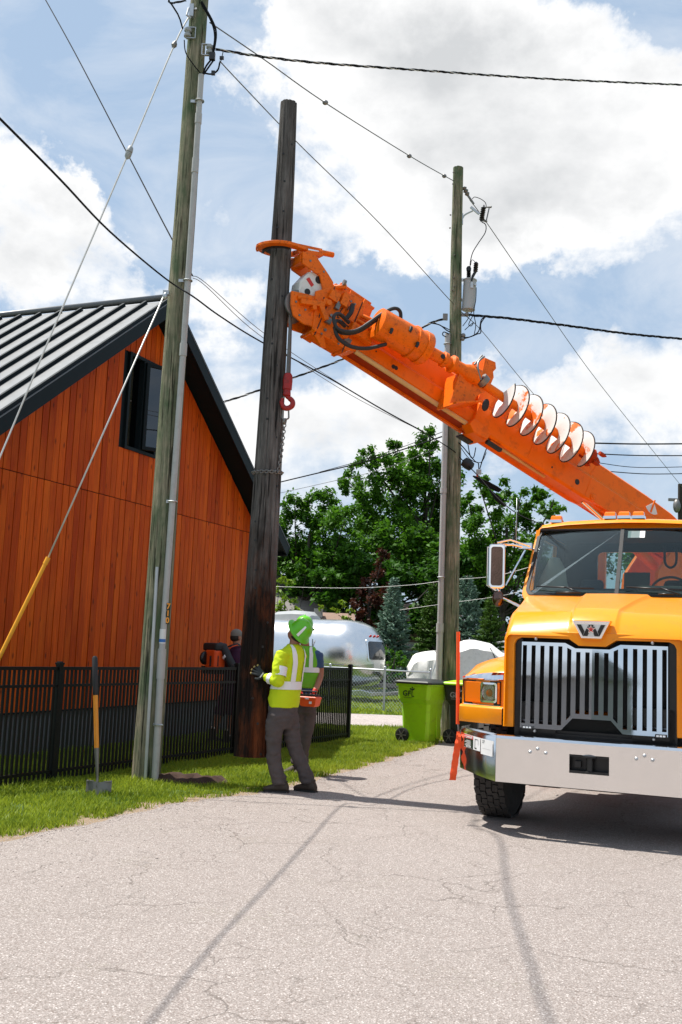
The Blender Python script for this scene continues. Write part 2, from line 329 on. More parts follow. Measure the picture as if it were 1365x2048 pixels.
class MB:
    def __init__(s, M=None): s.v = []; s.f = []; s.mi = []; s.sm = []; s.M = M or I4; s.cur = 0
    def add(s, vs, fs, smooth=False):
        b = len(s.v); M = s.M
        s.v += [tuple(M @ Vector(p)) for p in vs]
        for f in fs: s.f.append(tuple(b + i for i in f)); s.mi.append(s.cur); s.sm.append(smooth)
        return s
    def box(s, c, size, R=None):
        hx, hy, hz = size[0] / 2, size[1] / 2, size[2] / 2; c = Vector(c)
        vs = [Vector((x, y, z)) for x in (-hx, hx) for y in (-hy, hy) for z in (-hz, hz)]
        vs = [c + (R @ p if R else p) for p in vs]
        return s.add(vs, [(0, 1, 3, 2), (4, 6, 7, 5), (0, 4, 5, 1), (2, 3, 7, 6), (0, 2, 6, 4), (1, 5, 7, 3)])
    def bar(s, a, b, w_, h_, up=(0, 0, 1)):          # rectangular bar from a to b
        a = Vector(a); b = Vector(b); d = (b - a).normalized(); up = Vector(up)
        x = d.cross(up).normalized(); y = x.cross(d).normalized()
        vs = [p + x * (w_ / 2 * i) + y * (h_ / 2 * j) for p in (a, b) for i, j in ((-1, -1), (1, -1), (1, 1), (-1, 1))]
        return s.add(vs, [(0, 1, 2, 3), (7, 6, 5, 4), (0, 4, 5, 1), (1, 5, 6, 2), (2, 6, 7, 3), (3, 7, 4, 0)])
    def rings(s, rs, caps=True, smooth=True, closed=True, loop=False):
        n = len(rs[0]); vs = [p for r_ in rs for p in r_]; fs = []
        m_ = len(rs)
        for i in range(m_ if loop else m_ - 1):
            i2 = (i + 1) % m_
            for j in range(n if closed else n - 1):
                j2 = (j + 1) % n; fs.append((i * n + j, i * n + j2, i2 * n + j2, i2 * n + j))
        s.add(vs, fs, smooth)
        if caps and not loop: s.add(list(rs[0]), [tuple(range(n))[::-1]]); s.add(list(rs[-1]), [tuple(range(n))])
        return s
    def tube(s, path, r_, n=8, caps=True, loop=False, flat=1.0):
        P_ = [Vector(p) for p in path]; rs = r_ if isinstance(r_, (list, tuple)) else [r_] * len(P_)
        out = []; prev = None
        for i, p in enumerate(P_):
            if loop: d = P_[(i + 1) % len(P_)] - P_[i - 1]
            else: d = P_[min(i + 1, len(P_) - 1)] - P_[max(i - 1, 0)]
            d.normalize()
            if prev is None: prev = d.orthogonal().normalized()
            x = (prev - d * prev.dot(d)); x = x.normalized() if x.length > 1e-6 else d.orthogonal().normalized(); prev = x; y = d.cross(x)
            out.append([p + x * (cos(2 * pi * j / n) * rs[i]) + y * (sin(2 * pi * j / n) * rs[i] * flat) for j in range(n)])
        return s.rings(out, caps and not loop, loop=loop)
    def cyl(s, a, b, r0, r1=None, n=16): return s.tube([a, b], [r0, r0 if r1 is None else r1], n)
    def lathe(s, a, b, prof, n=20, smooth=True):      # prof (radius, fraction a->b)
        q, L = frame_of(a, b)
        return s.rings([[q @ Vector((cos(2 * pi * j / n) * r_, sin(2 * pi * j / n) * r_, h * L)) for j in range(n)] for r_, h in prof], True, smooth)
    def ell(s, c, r_, n=14, m_=9, R=None):
        c = Vector(c); rs = (r_, r_, r_) if not isinstance(r_, (tuple, list)) else r_
        out = []
        for i in range(m_ + 1):
            th = pi * (i + .02 if i == 0 else (i - .02 if i == m_ else i)) / m_
            out.append([])
            for j in range(n):
                ph = 2 * pi * j / n; p = Vector((rs[0] * sin(th) * cos(ph), rs[1] * sin(th) * sin(ph), -rs[2] * cos(th)))
                out[-1].append(c + (R @ p if R else p))
        return s.rings(out)
    def prism(s, poly, f0, f1, smooth=False):          # poly: 2D pts, f0/f1 map (x,y)->3D
        a = [Vector(f0(*p)) for p in poly]; b = [Vector(f1(*p)) for p in poly]; n = len(poly)
        s.add(a, [tuple(range(n))[::-1]]); s.add(b, [tuple(range(n))])
        return s.add(a + b, [(j, (j + 1) % n, n + (j + 1) % n, n + j) for j in range(n)], smooth)
    def ringface(s, outer, inner, f0, f1):             # plate with a hole, same number of points
        n = len(outer); O0 = [f0(*p) for p in outer]; I0 = [f0(*p) for p in inner]; O1 = [f1(*p) for p in outer]; I1 = [f1(*p) for p in inner]
        fs = []
        for j in range(n):
            q = (j + 1) % n
            fs += [(j, q, n + q, n + j), (2 * n + j, 3 * n + j, 3 * n + q, 2 * n + q), (j, 2 * n + j, 2 * n + q, q), (n + j, n + q, 3 * n + q, 3 * n + j)]
        return s.add(O0 + I0 + O1 + I1, fs)
    def split(s, name, mats, parent=None, **kw):
        # every disconnected piece becomes a part of its own
        par = list(range(len(s.v)))
        def root(i):
            while par[i] != i: par[i] = par[par[i]]; i = par[i]
            return i
        key = {}
        for i, p in enumerate(s.v):
            q = (round(p[0], 5), round(p[1], 5), round(p[2], 5))
            if q in key: par[root(i)] = root(key[q])
            else: key[q] = i
        for f in s.f:
            for j in f[1:]: par[root(j)] = root(f[0])
        groups = {}
        for fi, f in enumerate(s.f): groups.setdefault(root(f[0]), []).append(fi)
        out = []
        for fs in groups.values():
            m_ = MB(); mp = {}
            for fi in fs:
                idx = []
                for j in s.f[fi]:
                    if j not in mp: mp[j] = len(m_.v); m_.v.append(s.v[j])
                    idx.append(mp[j])
                m_.f.append(tuple(idx)); m_.mi.append(s.mi[fi]); m_.sm.append(s.sm[fi])
            out.append(m_.build(name, mats, parent, **kw))
        return out
    def build(s, name, mats, parent=None, bevel=0.0, local=False, base=None, seg=2, subdiv=0):
        me = bpy.data.meshes.new(name)
        if parent is not None: Fm = FR[parent.name]
        else: Fm = Matrix.Translation(-Vector(base)) if base is not None else I4
        vs = s.v if local else [tuple(Fm @ Vector(p)) for p in s.v]
        me.from_pydata(vs, [], s.f)
        for mm in (mats if isinstance(mats, (list, tuple)) else [mats]): me.materials.append(MATS[mm])
        me.polygons.foreach_set('material_index', s.mi); me.polygons.foreach_set('use_smooth', s.sm)
        bm = bmesh.new(); bm.from_mesh(me); bmesh.ops.remove_doubles(bm, verts=bm.verts, dist=1e-5); bmesh.ops.recalc_face_normals(bm, faces=bm.faces)
        for e in bm.edges:
            if len(e.link_faces) == 2 and e.calc_face_angle(0) > 0.65: e.smooth = False
        bm.to_mesh(me); bm.free()
        o = bpy.data.objects.new(name, me); col.objects.link(o)
        FR[o.name] = Fm
        if parent is not None: o.parent = parent
        elif base is not None: o.location = base
        if bevel > 0:
            b = o.modifiers.new('bevel', 'BEVEL'); b.width = bevel; b.segments = seg; b.limit_method = 'ANGLE'; b.angle_limit = radians(35); b.harden_normals = False
        if subdiv: sb = o.modifiers.new('sub', 'SUBSURF'); sb.levels = subdiv; sb.render_levels = subdiv
        return o

def npmesh(name, V, Fq, mats, parent=None, base=None, mi=None):
    """fast mesh from numpy arrays; Fq list of (array of faces)"""
    me = bpy.data.meshes.new(name)
    V = np.asarray(V, dtype=np.float32)
    if base is not None: V = V - np.array(base, dtype=np.float32)
    faces = [np.asarray(f) for f in Fq]
    loops = np.concatenate([f.ravel() for f in faces]).astype(np.int32)
    tot = np.concatenate([np.full(len(f), f.shape[1]) for f in faces]).astype(np.int32)
    st = np.concatenate([[0], np.cumsum(tot)[:-1]]).astype(np.int32)
    me.vertices.add(len(V)); me.vertices.foreach_set('co', V.ravel())
    me.loops.add(len(loops)); me.loops.foreach_set('vertex_index', loops)
    me.polygons.add(len(tot)); me.polygons.foreach_set('loop_start', st); me.polygons.foreach_set('loop_total', tot)
    me.update(calc_edges=True); me.validate()
    for mm in (mats if isinstance(mats, (list, tuple)) else [mats]): me.materials.append(MATS[mm])
    o = bpy.data.objects.new(name, me); col.objects.link(o)
    if parent is not None: o.parent = parent
    if base is not None and parent is None: o.location = base
    return o

def text(name, s_, size, M, mat, parent=None, thick=0.001, bold=0.0, sx=1.0):
    cu = bpy.data.curves.new(name, 'FONT'); cu.body = s_; cu.size = size; cu.extrude = thick; cu.align_x = 'CENTER'; cu.align_y = 'CENTER'; cu.offset = bold
    tmp = bpy.data.objects.new(name + '_tmp', cu); col.objects.link(tmp)
    dg = bpy.context.evaluated_depsgraph_get(); dg.update()
    me = bpy.data.meshes.new_from_object(tmp.evaluated_get(dg)); bpy.data.objects.remove(tmp)
    Fm = FR[parent.name] if parent is not None else I4
    me.transform(Fm @ M @ Matrix.Diagonal((sx, 1, 1, 1))); me.name = name
    me.materials.clear(); me.materials.append(MATS[mat])
    o = bpy.data.objects.new(name, me); col.objects.link(o); FR[o.name] = Fm
    if parent is not None: o.parent = parent
    return o

def fuse(mb, name, mat, parent, voxel=0.012, smooth=4, local=False):
    """union of overlapping volumes into one continuous skin (voxel remesh + smoothing)"""
    tmp = mb.build(name + '_raw', mat, parent, local=local)
    r_ = tmp.modifiers.new('r', 'REMESH'); r_.mode = 'VOXEL'; r_.voxel_size = voxel; r_.use_smooth_shade = True
    s_ = tmp.modifiers.new('s', 'SMOOTH'); s_.factor = 0.6; s_.iterations = smooth
    dg = bpy.context.evaluated_depsgraph_get(); dg.update()
    me = bpy.data.meshes.new_from_object(tmp.evaluated_get(dg)); me.name = name
    fm = FR[tmp.name]; bpy.data.objects.remove(tmp)
    me.materials.clear(); me.materials.append(MATS[mat])
    o = bpy.data.objects.new(name, me); col.objects.link(o); o.parent = parent; FR[o.name] = fm
    return o
def rrect(x0, z0, x1, z1, r_, n=4):
    out = []
    for cx, cz, a0 in ((x1 - r_, z0 + r_, -90), (x1 - r_, z1 - r_, 0), (x0 + r_, z1 - r_, 90), (x0 + r_, z0 + r_, 180)):
        for i in range(n + 1):
            a = radians(a0 + 90 * i / n); out.append((cx + r_ * cos(a), cz + r_ * sin(a)))
    return out
def catmull(pts, n=6):
    P_ = [Vector(p) for p in pts]; out = []
    for i in range(len(P_) - 1):
        p0 = P_[max(i - 1, 0)]; p1 = P_[i]; p2 = P_[i + 1]; p3 = P_[min(i + 2, len(P_) - 1)]
        for j in range(n):
            t_ = j / n; out.append(0.5 * ((2 * p1) + (p2 - p0) * t_ + (2 * p0 - 5 * p1 + 4 * p2 - p3) * t_ ** 2 + (3 * p1 - p0 - 3 * p2 + p3) * t_ ** 3))
    out.append(P_[-1]); return out

# ------------------------------------------------------------------ ground, road
def sheet(name, poly, z, mat, kind='structure', sub=False):
    b = MB(); b.add([(x, y, z) for x, y in poly], [tuple(range(len(poly)))])
    return tag(b.build(name, mat), kind=kind)
b = MB()
b.add([(-900, -700, 0), (900, -700, 0), (900, 1600, 0), (-900, 1600, 0)], [(0, 1, 2, 3)])
tag(b.build('ground', 'lawn_ground'), kind='structure')
E0 = [(-4.6, 2.0), (-3.4, 5.3), (-2.453, 7.948), (-1.95, 9.05), (-1.54, 10.1), (-1.2, 10.55), (-0.827, 10.92), (-0.3, 12.0), (0.243, 13.305), (0.85, 14.9), (1.488, 16.712), (2.2, 19.0), (2.6, 21.2)]
def jag(pl, amp, step=0.12):
    out = []
    for (x0, y0), (x1, y1) in zip(pl[:-1], pl[1:]):
        L = math.hypot(x1 - x0, y1 - y0); n = max(1, int(L / step))
        for i in range(n):
            f = i / n; x = x0 + (x1 - x0) * f; y = y0 + (y1 - y0) * f
            q = mnoise.noise(Vector((x * 1.7, y * 1.7, 3))) + 0.6 * mnoise.noise(Vector((x * 7, y * 7, 5)))
            out.append((x + amp * q, y + amp * q * 0.3))
    out.append(pl[-1]); return out
edge = jag(E0, 0.10)
road_poly = [(-40, -21), (-40, -3), (-7.5, -1.5), (-5.6, .5)] + edge + [(4.2, 40), (12, 40), (9.5, 18), (8.5, 0), (12, -3), (40, -5), (40, -21)]
sheet('road', road_poly, 0.008, 'asphalt')
verge = [(x - 0.05, y) for x, y in jag(E0, 0.16)]
sheet('verge', [(x + 0.3, y) for x, y in E0] + [(x - 0.28 + 0.0, y + 0.05) for x, y in reversed(jag(E0, 0.22))], 0.004, 'verge_soil')
sheet('driveway', [(-9, 21.2), (2.5, 21.4), (3.6, 25.4), (-9, 24.6)], 0.004, 'gravel')

def in_poly(x, y, poly):
    ins = np.zeros(len(x), bool); n = len(poly)
    for i in range(n):
        x0, y0 = poly[i]; x1, y1 = poly[(i + 1) % n]
        if y0 == y1: continue
        c = ((y0 > y) != (y1 > y)) & (x < (x1 - x0) * (y - y0) / (y1 - y0) + x0); ins ^= c
    return ins
def grass(name, poly, dens, h0, h1, w0, excl=(), edge_line=None):
    xs = [p[0] for p in poly]; ys = [p[1] for p in poly]
    A = (max(xs) - min(xs)) * (max(ys) - min(ys)); n = int(A * dens)
    x = RNG.uniform(min(xs), max(xs), n); y = RNG.uniform(min(ys), max(ys), n)
    ok = in_poly(x, y, poly)
    for e in excl: ok &= ~in_poly(x, y, e)
    # ragged patches
    q = np.sin(x * 5.1 + 2 * np.sin(y * 3.3)) + np.sin(y * 6.7 + 1.5 * np.sin(x * 4.1)) + RNG.normal(0, 0.8, n)
    pn = np.sin(x * 2.3 + 1.7 * np.sin(y * 1.9)) * np.sin(y * 2.9 + 1.3 * np.sin(x * 3.1)) + .5 * np.sin(x * 11 + 3 * np.sin(y * 9))
    ok &= (q > -2.0) & ((pn > -.75) | (RNG.uniform(0, 1, n) < .25))
    if edge_line is not None:
        ex = np.interp(y, [p[1] for p in edge_line], [p[0] for p in edge_line]); dd = (ex - x) + .10 * np.sin(x * 9 + y * 4) + .08 * np.sin(y * 13) + RNG.normal(0, .05, n)
        ok &= dd > .10
    # camera wedge only
    ok &= (x > -0.36 * y - 0.6) & (x < 0.36 * y + 0.6)
    x = x[ok]; y = y[ok]; q = q[ok]; pn = pn[ok]; n = len(x)
    h = RNG.uniform(h0, h1, n) * (0.80 + 0.10 * q.clip(-1, 2) + .22 * pn.clip(-1, 1.2)); a = RNG.uniform(0, 2 * pi, n); wd = w0 * RNG.uniform(0.7, 1.3, n)
    lx = RNG.normal(0, 0.42, n) * h; ly = RNG.normal(0, 0.42, n) * h
    dx = np.cos(a) * wd / 2; dy = np.sin(a) * wd / 2; z0 = np.zeros(n)
    V = np.stack([np.stack([x - dx, y - dy, z0], 1), np.stack([x + dx, y + dy, z0], 1),
                  np.stack([x + dx * .8 + lx * .35, y + dy * .8 + ly * .35, h * .55], 1), np.stack([x - dx * .8 + lx * .35, y - dy * .8 + ly * .35, h * .55], 1),
                  np.stack([x + lx, y + ly, h], 1)], 1).reshape(-1, 3)
    i = np.arange(n)[:, None] * 5
    o = npmesh(name, V, [i + np.array([[0, 1, 2, 3]]), i + np.array([[3, 2, 4]])], 'grass_blade')
    return tag(o, kind='stuff')
near_poly = [(-4.2, 6.5)] + [(x - 0.03, y) for x, y in jag(E0, 0.15)[20:]][:0] + [(x - 0.04, y) for x, y in edge if 6.5 < y < 17.0] + [(-0.2, 18.5), (-6.5, 14.0)]
hole_poly = [(-1.62 + .46 * cos(i), 11.75 + .26 * sin(i)) for i in np.linspace(0, 6.28, 20)]
o = grass('grass', near_poly, 4200, 0.035, 0.085, 0.009, (hole_poly,), edge); tag(o, 'short green grass of the verge between the fence and the road', 'grass')
o = grass('grass', [(-7, 13.5), (-.4, 16.8), (1.45, 16.7), (2.2, 19), (2.6, 21.2), (-8, 21)], 1300, 0.04, 0.09, 0.015); tag(o, 'green grass of the yard behind the black fence', 'grass')
o = grass('grass', [(-6, 24.7), (3.6, 25.4), (4.2, 42), (-6, 42)], 260, 0.05, 0.11, 0.035); tag(o, 'sunlit lawn beyond the gravel driveway by the silver trailer', 'grass')

# loose grit along the ragged edge of the road
ng = 5200; gy_ = RNG.uniform(6.5, 17, ng); gx_ = np.interp(gy_, [p[1] for p in edge], [p[0] for p in edge]) + RNG.normal(-.02, .10, ng); far_ = RNG.uniform(0, 1, ng) < .22; gx_ = np.where(far_, gx_ + RNG.uniform(0, 1.6, ng), gx_)
gs0 = RNG.uniform(.003, .009, ng); pz = np.where(gx_ > np.interp(gy_, [p[1] for p in edge], [p[0] for p in edge]), .008, .003)
oc = np.array([[1, 0, 0], [0, 1, 0], [-1, 0, 0], [0, -1, 0], [0, 0, 1.0], [0, 0, -.3]]); jt = RNG.uniform(.6, 1.3, (ng, 6, 1))
Vg = (oc[None] * jt * gs0[:, None, None]) + np.stack([gx_, gy_, pz], 1)[:, None]
ig = np.arange(ng)[:, None, None] * 6; fg = (ig + np.array([[0, 1, 4], [1, 2, 4], [2, 3, 4], [3, 0, 4], [1, 0, 5], [2, 1, 5], [3, 2, 5], [0, 3, 5]])[None]).reshape(-1, 3)
tag(npmesh('grit', Vg.reshape(-1, 3), [fg], 'gravel'), 'loose grit scattered along the edge of the road', 'grit', kind='stuff')

# dug soil by the standing pole
R_ = []; 
for i in range(7):
    f = i / 6; rr = 1 - f
    R_.append([Vector((-1.62 + (.52 * rr) * cos(a) * (1 + .12 * mnoise.noise(Vector((cos(a) * 2, sin(a) * 2, 1)))), 11.75 + (.30 * rr) * sin(a) * (1 + .2 * mnoise.noise(Vector((cos(a) * 3, sin(a) * 3, 5)))),
               0.004 + (0.07 * sin(pi * min(1, f * 1.6)) if f < .62 else -.0 + .02) + .06 * mnoise.noise(Vector((cos(a) * 5 * rr, sin(a) * 3 * rr, 9))) * (1 if 0 < i else 0))) for a in np.linspace(0, 2 * pi, 28, endpoint=False)])
tag(MB().rings(R_, caps=False).build('soil_heap', 'soil', base=(-1.55, 11.72, 0)), 'low heap of dug brown soil in the grass beside the green utility pole', 'soil heap')

# ------------------------------------------------------------------ cedar barn
WA = at(0, 935, 12.8); WB = at(495, 1065, 12.8 / 0.67)
wt = Vector((WB.x - WA.x, WB.y - WA.y, 0)).normalized()          # along the gable wall, away from the camera
wn_ = Vector((wt.y, -wt.x, 0))                                    # outward normal of the gable wall
AP = onplane(307, 634, WA, wn_)                                   # wall apex
SLOPE = 0.74
O = Vector((AP.x, AP.y, 0))
def BW(t_, z, out=0.0): return O + wt * t_ + wn_ * out + Vector((0, 0, z))
def wpx(x, y):
    q = onplane(x, y, WA, wn_); return ((q - O).dot(wt), q.z)
AZ = AP.z; HALF = 4.15; EZ = AZ - SLOPE * HALF
barn = thing('barn', 'tall gabled barn clad in orange cedar boards under a grey standing seam metal roof', 'barn', (O.x, O.y, 0))
wl0, wl1 = wpx(258, 703)[0], wpx(319, 725)[0]
wz0, wz1 = wpx(243, 893)[1] - .02, wpx(258, 703)[1]
W0, W1, Z0, Z1 = wl0, wl1, wz0, wz1
b = MB(); bw = 0.137; SEAM = 3.64
tpos = -HALF
while tpos < HALF:
    a0, a1 = tpos + 0.006, min(tpos + bw - 0.006, HALF)
    top0 = AZ - SLOPE * abs(a0); top1 = AZ - SLOPE * abs(a1)
    segs = [(0.56, SEAM - .006)]
    if a1 > W0 and a0 < W1: segs += [(SEAM + .006, Z0), (Z1, None)]
    else: segs += [(SEAM + .006, None)]
    jo = random.uniform(0, 0.009)
    for (s0, s1) in segs:
        t0 = top0 if s1 is None else min(s1, top0); t1 = top1 if s1 is None else min(s1, top1)
        if min(t0, t1) <= s0: continue
        vs = [BW(a0, s0, .02 + jo), BW(a1, s0, .02 + jo), BW(a1, t1, .02 + jo), BW(a0, t0, .02 + jo), BW(a0, s0, 0), BW(a1, s0, 0), BW(a1, t1, 0), BW(a0, t0, 0)]
        b.add(vs, [(0, 1, 2, 3), (7, 6, 5, 4), (0, 4, 5, 1), (1, 5, 6, 2), (2, 6, 7, 3), (3, 7, 4, 0)])
    tpos += bw
b.build('cedar_boards', 'cedar', barn)
b = MB()   # backing wall with window hole, and the other walls
bk = [(-HALF + .02, 0.30), (HALF - .02, 0.30), (HALF - .02, EZ - .02), (0, AZ - .03), (-HALF + .02, EZ - .02)]
def wf(o): return lambda t_, z: BW(t_, z, o)
b.prism([(-HALF + .02, .3), (W0, .3), (W0, AZ - SLOPE * abs(W0) - .03), (-HALF + .02, EZ - .02)], wf(-.15), wf(-.004))
b.prism([(W0, .3), (W1, .3), (W1, Z0), (W0, Z0)], wf(-.15), wf(-.004))
b.prism([(W0, Z1), (W1, Z1), (W1, AZ - SLOPE * abs(W1) - .03), (0, AZ - .03), (W0, AZ - SLOPE * abs(W0) - .03)], wf(-.15), wf(-.004)) if W0 < 0 < W1 else b.prism([(W0, Z1), (W1, Z1), (W1, AZ - SLOPE * abs(W1) - .03), (W0, AZ - SLOPE * abs(W0) - .03)], wf(-.15), wf(-.004))
b.prism([(W1, .3), (HALF - .02, .3), (HALF - .02, EZ - .02)] + ([(0, AZ - .03)] if W1 < 0 else []) + [(W1, AZ - SLOPE * abs(W1) - .03)], wf(-.15), wf(-.004))
LEN = 11.0
for s_ in (-1, 1):
    c_ = O + wt * (s_ * (HALF - .09)) + wn_ * (-LEN / 2 - .1) + Vector((0, 0, EZ / 2 + .2))
    b.bar(O + wt * (s_ * (HALF - .09)) + wn_ * (-.16) + Vector((0, 0, (EZ + .3) / 2)), O + wt * (s_ * (HALF - .09)) + wn_ * (-LEN) + Vector((0, 0, (EZ + .3) / 2)), .12, EZ - .3)
b.build('wall', 'trim_dark', barn)
b = MB(); b.prism([(-HALF + .01, -.1), (HALF - .01, -.1), (HALF - .01, .552), (-HALF + .01, .552)], wf(-.14), wf(.0)); b.build('foundation', 'concrete', barn)
b = MB(); b.prism([(-HALF, .553), (HALF, .553), (HALF, .575), (-HALF, .575)], wf(.0), wf(.045)); b.build('drip_flashing', 'trim_dark', barn)
# roof
OVE, OVG = 0.42, 0.38                     # eave and gable overhang
RT = 0.16
rf = MB()
for s_ in (-1, 1):
    def rp(u, h, out, s_=s_):            # u: distance from ridge horizontally
        nx, nz = SLOPE / sqrt(1 + SLOPE ** 2), 1 / sqrt(1 + SLOPE ** 2)
        return BW(s_ * (u + h * nx), AZ + .06 - SLOPE * u + h * nz, out)
    U = HALF + OVE
    rf.cur = 0; rf.prism([(0, 0), (U, 0), (U, .012), (0, .012)], lambda u, h: rp(u, h + RT, -LEN), lambda u, h: rp(u, h + RT, OVG + .012))
    seam_b = 0.41; q = OVG - .01
    while q > -LEN:
        rf.cur = 1; rf.prism([(0.02, .012), (U, .012), (U, .062), (0.02, .062)], lambda u, h, q=q: rp(u, h + RT, q - .042), lambda u, h, q=q: rp(u, h + RT, q))  # ribs coloured dark to stand for their unlit sides and shadow
        q -= seam_b
roof = rf.build('roof', ['roof_metal', 'trim_dark'], barn)
b = MB()
b.tube([BW(0, AZ + .06 + RT * 1.24 + .045, OVG + .02), BW(0, AZ + .06 + RT * 1.24 + .045, -LEN)], .055, 8)
b.build('ridge_cap', 'roof_metal', roof)
b = MB()
for s_ in (-1, 1):
    def rp(u, h, out, s_=s_):
        nx, nz = SLOPE / sqrt(1 + SLOPE ** 2), 1 / sqrt(1 + SLOPE ** 2)
        return BW(s_ * (u + h * nx), AZ + .06 - SLOPE * u + h * nz, out)
    U = HALF + OVE
    b.prism([(0, -.03), (U, -.03), (U, RT - .003), (0, RT - .003)], lambda u, h: rp(u, h, OVG - .02), lambda u, h: rp(u, h, OVG + .006))
    b.prism([(0, -.0), (U, -.0), (U, RT - .003), (0, RT - .003)], lambda u, h: rp(u, h, -LEN + .02), lambda u, h: rp(u, h, OVG - .021))
    b.prism([(U, -.05), (U + .02, -.05), (U + .02, RT + .01), (U, RT + .01)], lambda u, h: rp(u, h, -LEN), lambda u, h: rp(u, h, OVG + .01))
b.build('fascia', 'trim_dark', roof)
# window with a casement standing open
win = MB(); fr_ = .05
win.ringface([(W0, Z0), (W1, Z0), (W1, Z1), (W0, Z1)], [(W0 + fr_, Z0 + fr_), (W1 - fr_, Z0 + fr_), (W1 - fr_, Z1 - fr_), (W0 + fr_, Z1 - fr_)], wf(-.14), wf(.045))
mid = W0 + (W1 - W0) * .46
win.prism([(mid, Z0 + fr_), (mid + .05, Z0 + fr_), (mid + .05, Z1 - fr_), (mid, Z1 - fr_)], wf(-.1), wf(.04))
wo = win.build('window', 'trim_dark', barn)
b = MB(); b.prism([(W0 + fr_, Z0 + fr_), (mid, Z0 + fr_), (mid, Z1 - fr_), (W0 + fr_, Z1 - fr_)], wf(-.06), wf(-.05)); b.build('pane', 'dark_glass', wo)
b = MB(); b.prism([(mid + .05, Z0 + fr_), (W1 - fr_, Z0 + fr_), (W1 - fr_, Z1 - fr_), (mid + .05, Z1 - fr_)], wf(-.13), wf(-.12)); b.build('insect_screen', 'trim_dark', wo)
sashL = (W1 - mid) - .08
def sf(off): 
    dr = (wt * cos(radians(28)) + wn_ * sin(radians(28))); nn = Vector((dr.y, -dr.x, 0))
    return lambda x, z: BW(mid + .05, z, .03) + dr * x + nn * off
b = MB(); b.ringface([(0, Z0 + .06), (sashL, Z0 + .06), (sashL, Z1 - .06), (0, Z1 - .06)], [(.06, Z0 + .12), (sashL - .06, Z0 + .12), (sashL - .06, Z1 - .12), (.06, Z1 - .12)], sf(0), sf(.05))
sash = b.build('casement', 'trim_dark', wo, bevel=.006)
b = MB(); b.prism([(.06, Z0 + .12), (sashL - .06, Z0 + .12), (sashL - .06, Z1 - .12), (.06, Z1 - .12)], sf(.02), sf(.028)); b.build('pane', 'dark_glass', wo)

# ------------------------------------------------------------------ black picket fence
fd = Vector((0.4503, 0.8929, 0)); fp0 = Vector((-3.0, 11.33, 0)); fnm = Vector((fd.y, -fd.x, 0))
fence = thing('picket_fence', 'black metal picket fence running from the left edge toward the silver trailer', 'fence', fp0)
BAY = 1.815
for i in range(-2, 5):
    p = fp0 + fd * (BAY * i); b = MB(); R_ = Matrix.Rotation(math.atan2(fd.y, fd.x), 3, 'Z')
    b.box(p + Vector((0, 0, .62)), (.062, .062, 1.28), R_); b.box(p + Vector((0, 0, 1.267)), (.074, .074, .022), R_); b.box(p + Vector((0, 0, 1.284)), (.05, .05, .014), R_)
    b.build('post', 'fence_black', fence, bevel=.003)
    if i == 4: break
    b = MB(); q0 = p + fd * .035; q1 = p + fd * (BAY - .035)
    for z, hh in ((1.215, .036), (1.03, .03), (0.12, .03)): b.bar(q0 + Vector((0, 0, z)), q1 + Vector((0, 0, z)), .030, hh)
    n = 26
    for j in range(n):
        c_ = p + fd * (.035 + (BAY - .07) * (j + .5) / n); b.box(c_ + Vector((0, 0, (1.198 + .03) / 2 + .0)), (.026, .018, 1.165), R_)
    b.build('picket_panel', 'fence_black', fence)

# ------------------------------------------------------------------ poles
def wood_pole(name, label, base, top, r0, r1, mat, z0=-.1, seed=1, group=None, knots=0, square_top=False, segs=72, rings=90):
    base = Vector(base); top = Vector(top)
    t_ = thing(name, label, 'utility pole', (base.x, base.y, 0) if z0 < 0 else tuple(base), 0, group)
    L = (top - base).length; rs = []
    for i in range(rings + 1):
        f = i / rings; c_ = base.lerp(top, f); r_ = r0 + (r1 - r0) * f; row = []
        c_ = c_ + Vector((mnoise.noise(Vector((f * 3, seed, 0))) * .02, 0, 0))
        for j in range(segs):
            a = 2 * pi * j / segs
            g_ = mnoise.noise(Vector((cos(a) * 5.5, sin(a) * 5.5, f * L * .35 + seed))) * .035 + mnoise.noise(Vector((cos(a) * 15, sin(a) * 15, f * L * .5 + seed * 3))) * .03
            ck = mnoise.noise(Vector((cos(a) * 7, sin(a) * 7, f * L * .12 + seed * 7)))
            g_ -= .09 * max(0, 1 - abs(ck) * 14) if mat == 'pole_old' else .03 * max(0, 1 - abs(ck) * 16)
            row.append(c_ + Vector((cos(a), sin(a), 0)) * r_ * (1 + g_) + (Vector((0, 0, .012 * mnoise.noise(Vector((a * 3, 0, seed))))) if i == rings else Vector((0, 0, 0))))
        rs.append(row)
    MB().rings(rs, True, True).build('shaft', mat, t_)
    return t_
PB = gnd(292, 1562); PT = at(401, -14, PB.y)
pole1 = wood_pole('utility_pole', 'tall green treated utility pole nearest the left, with a grey conduit up its side', (PB.x, PB.y, -.1), (PT.x, PT.y, PT.z), .158, .108, 'pole_green', seed=3)
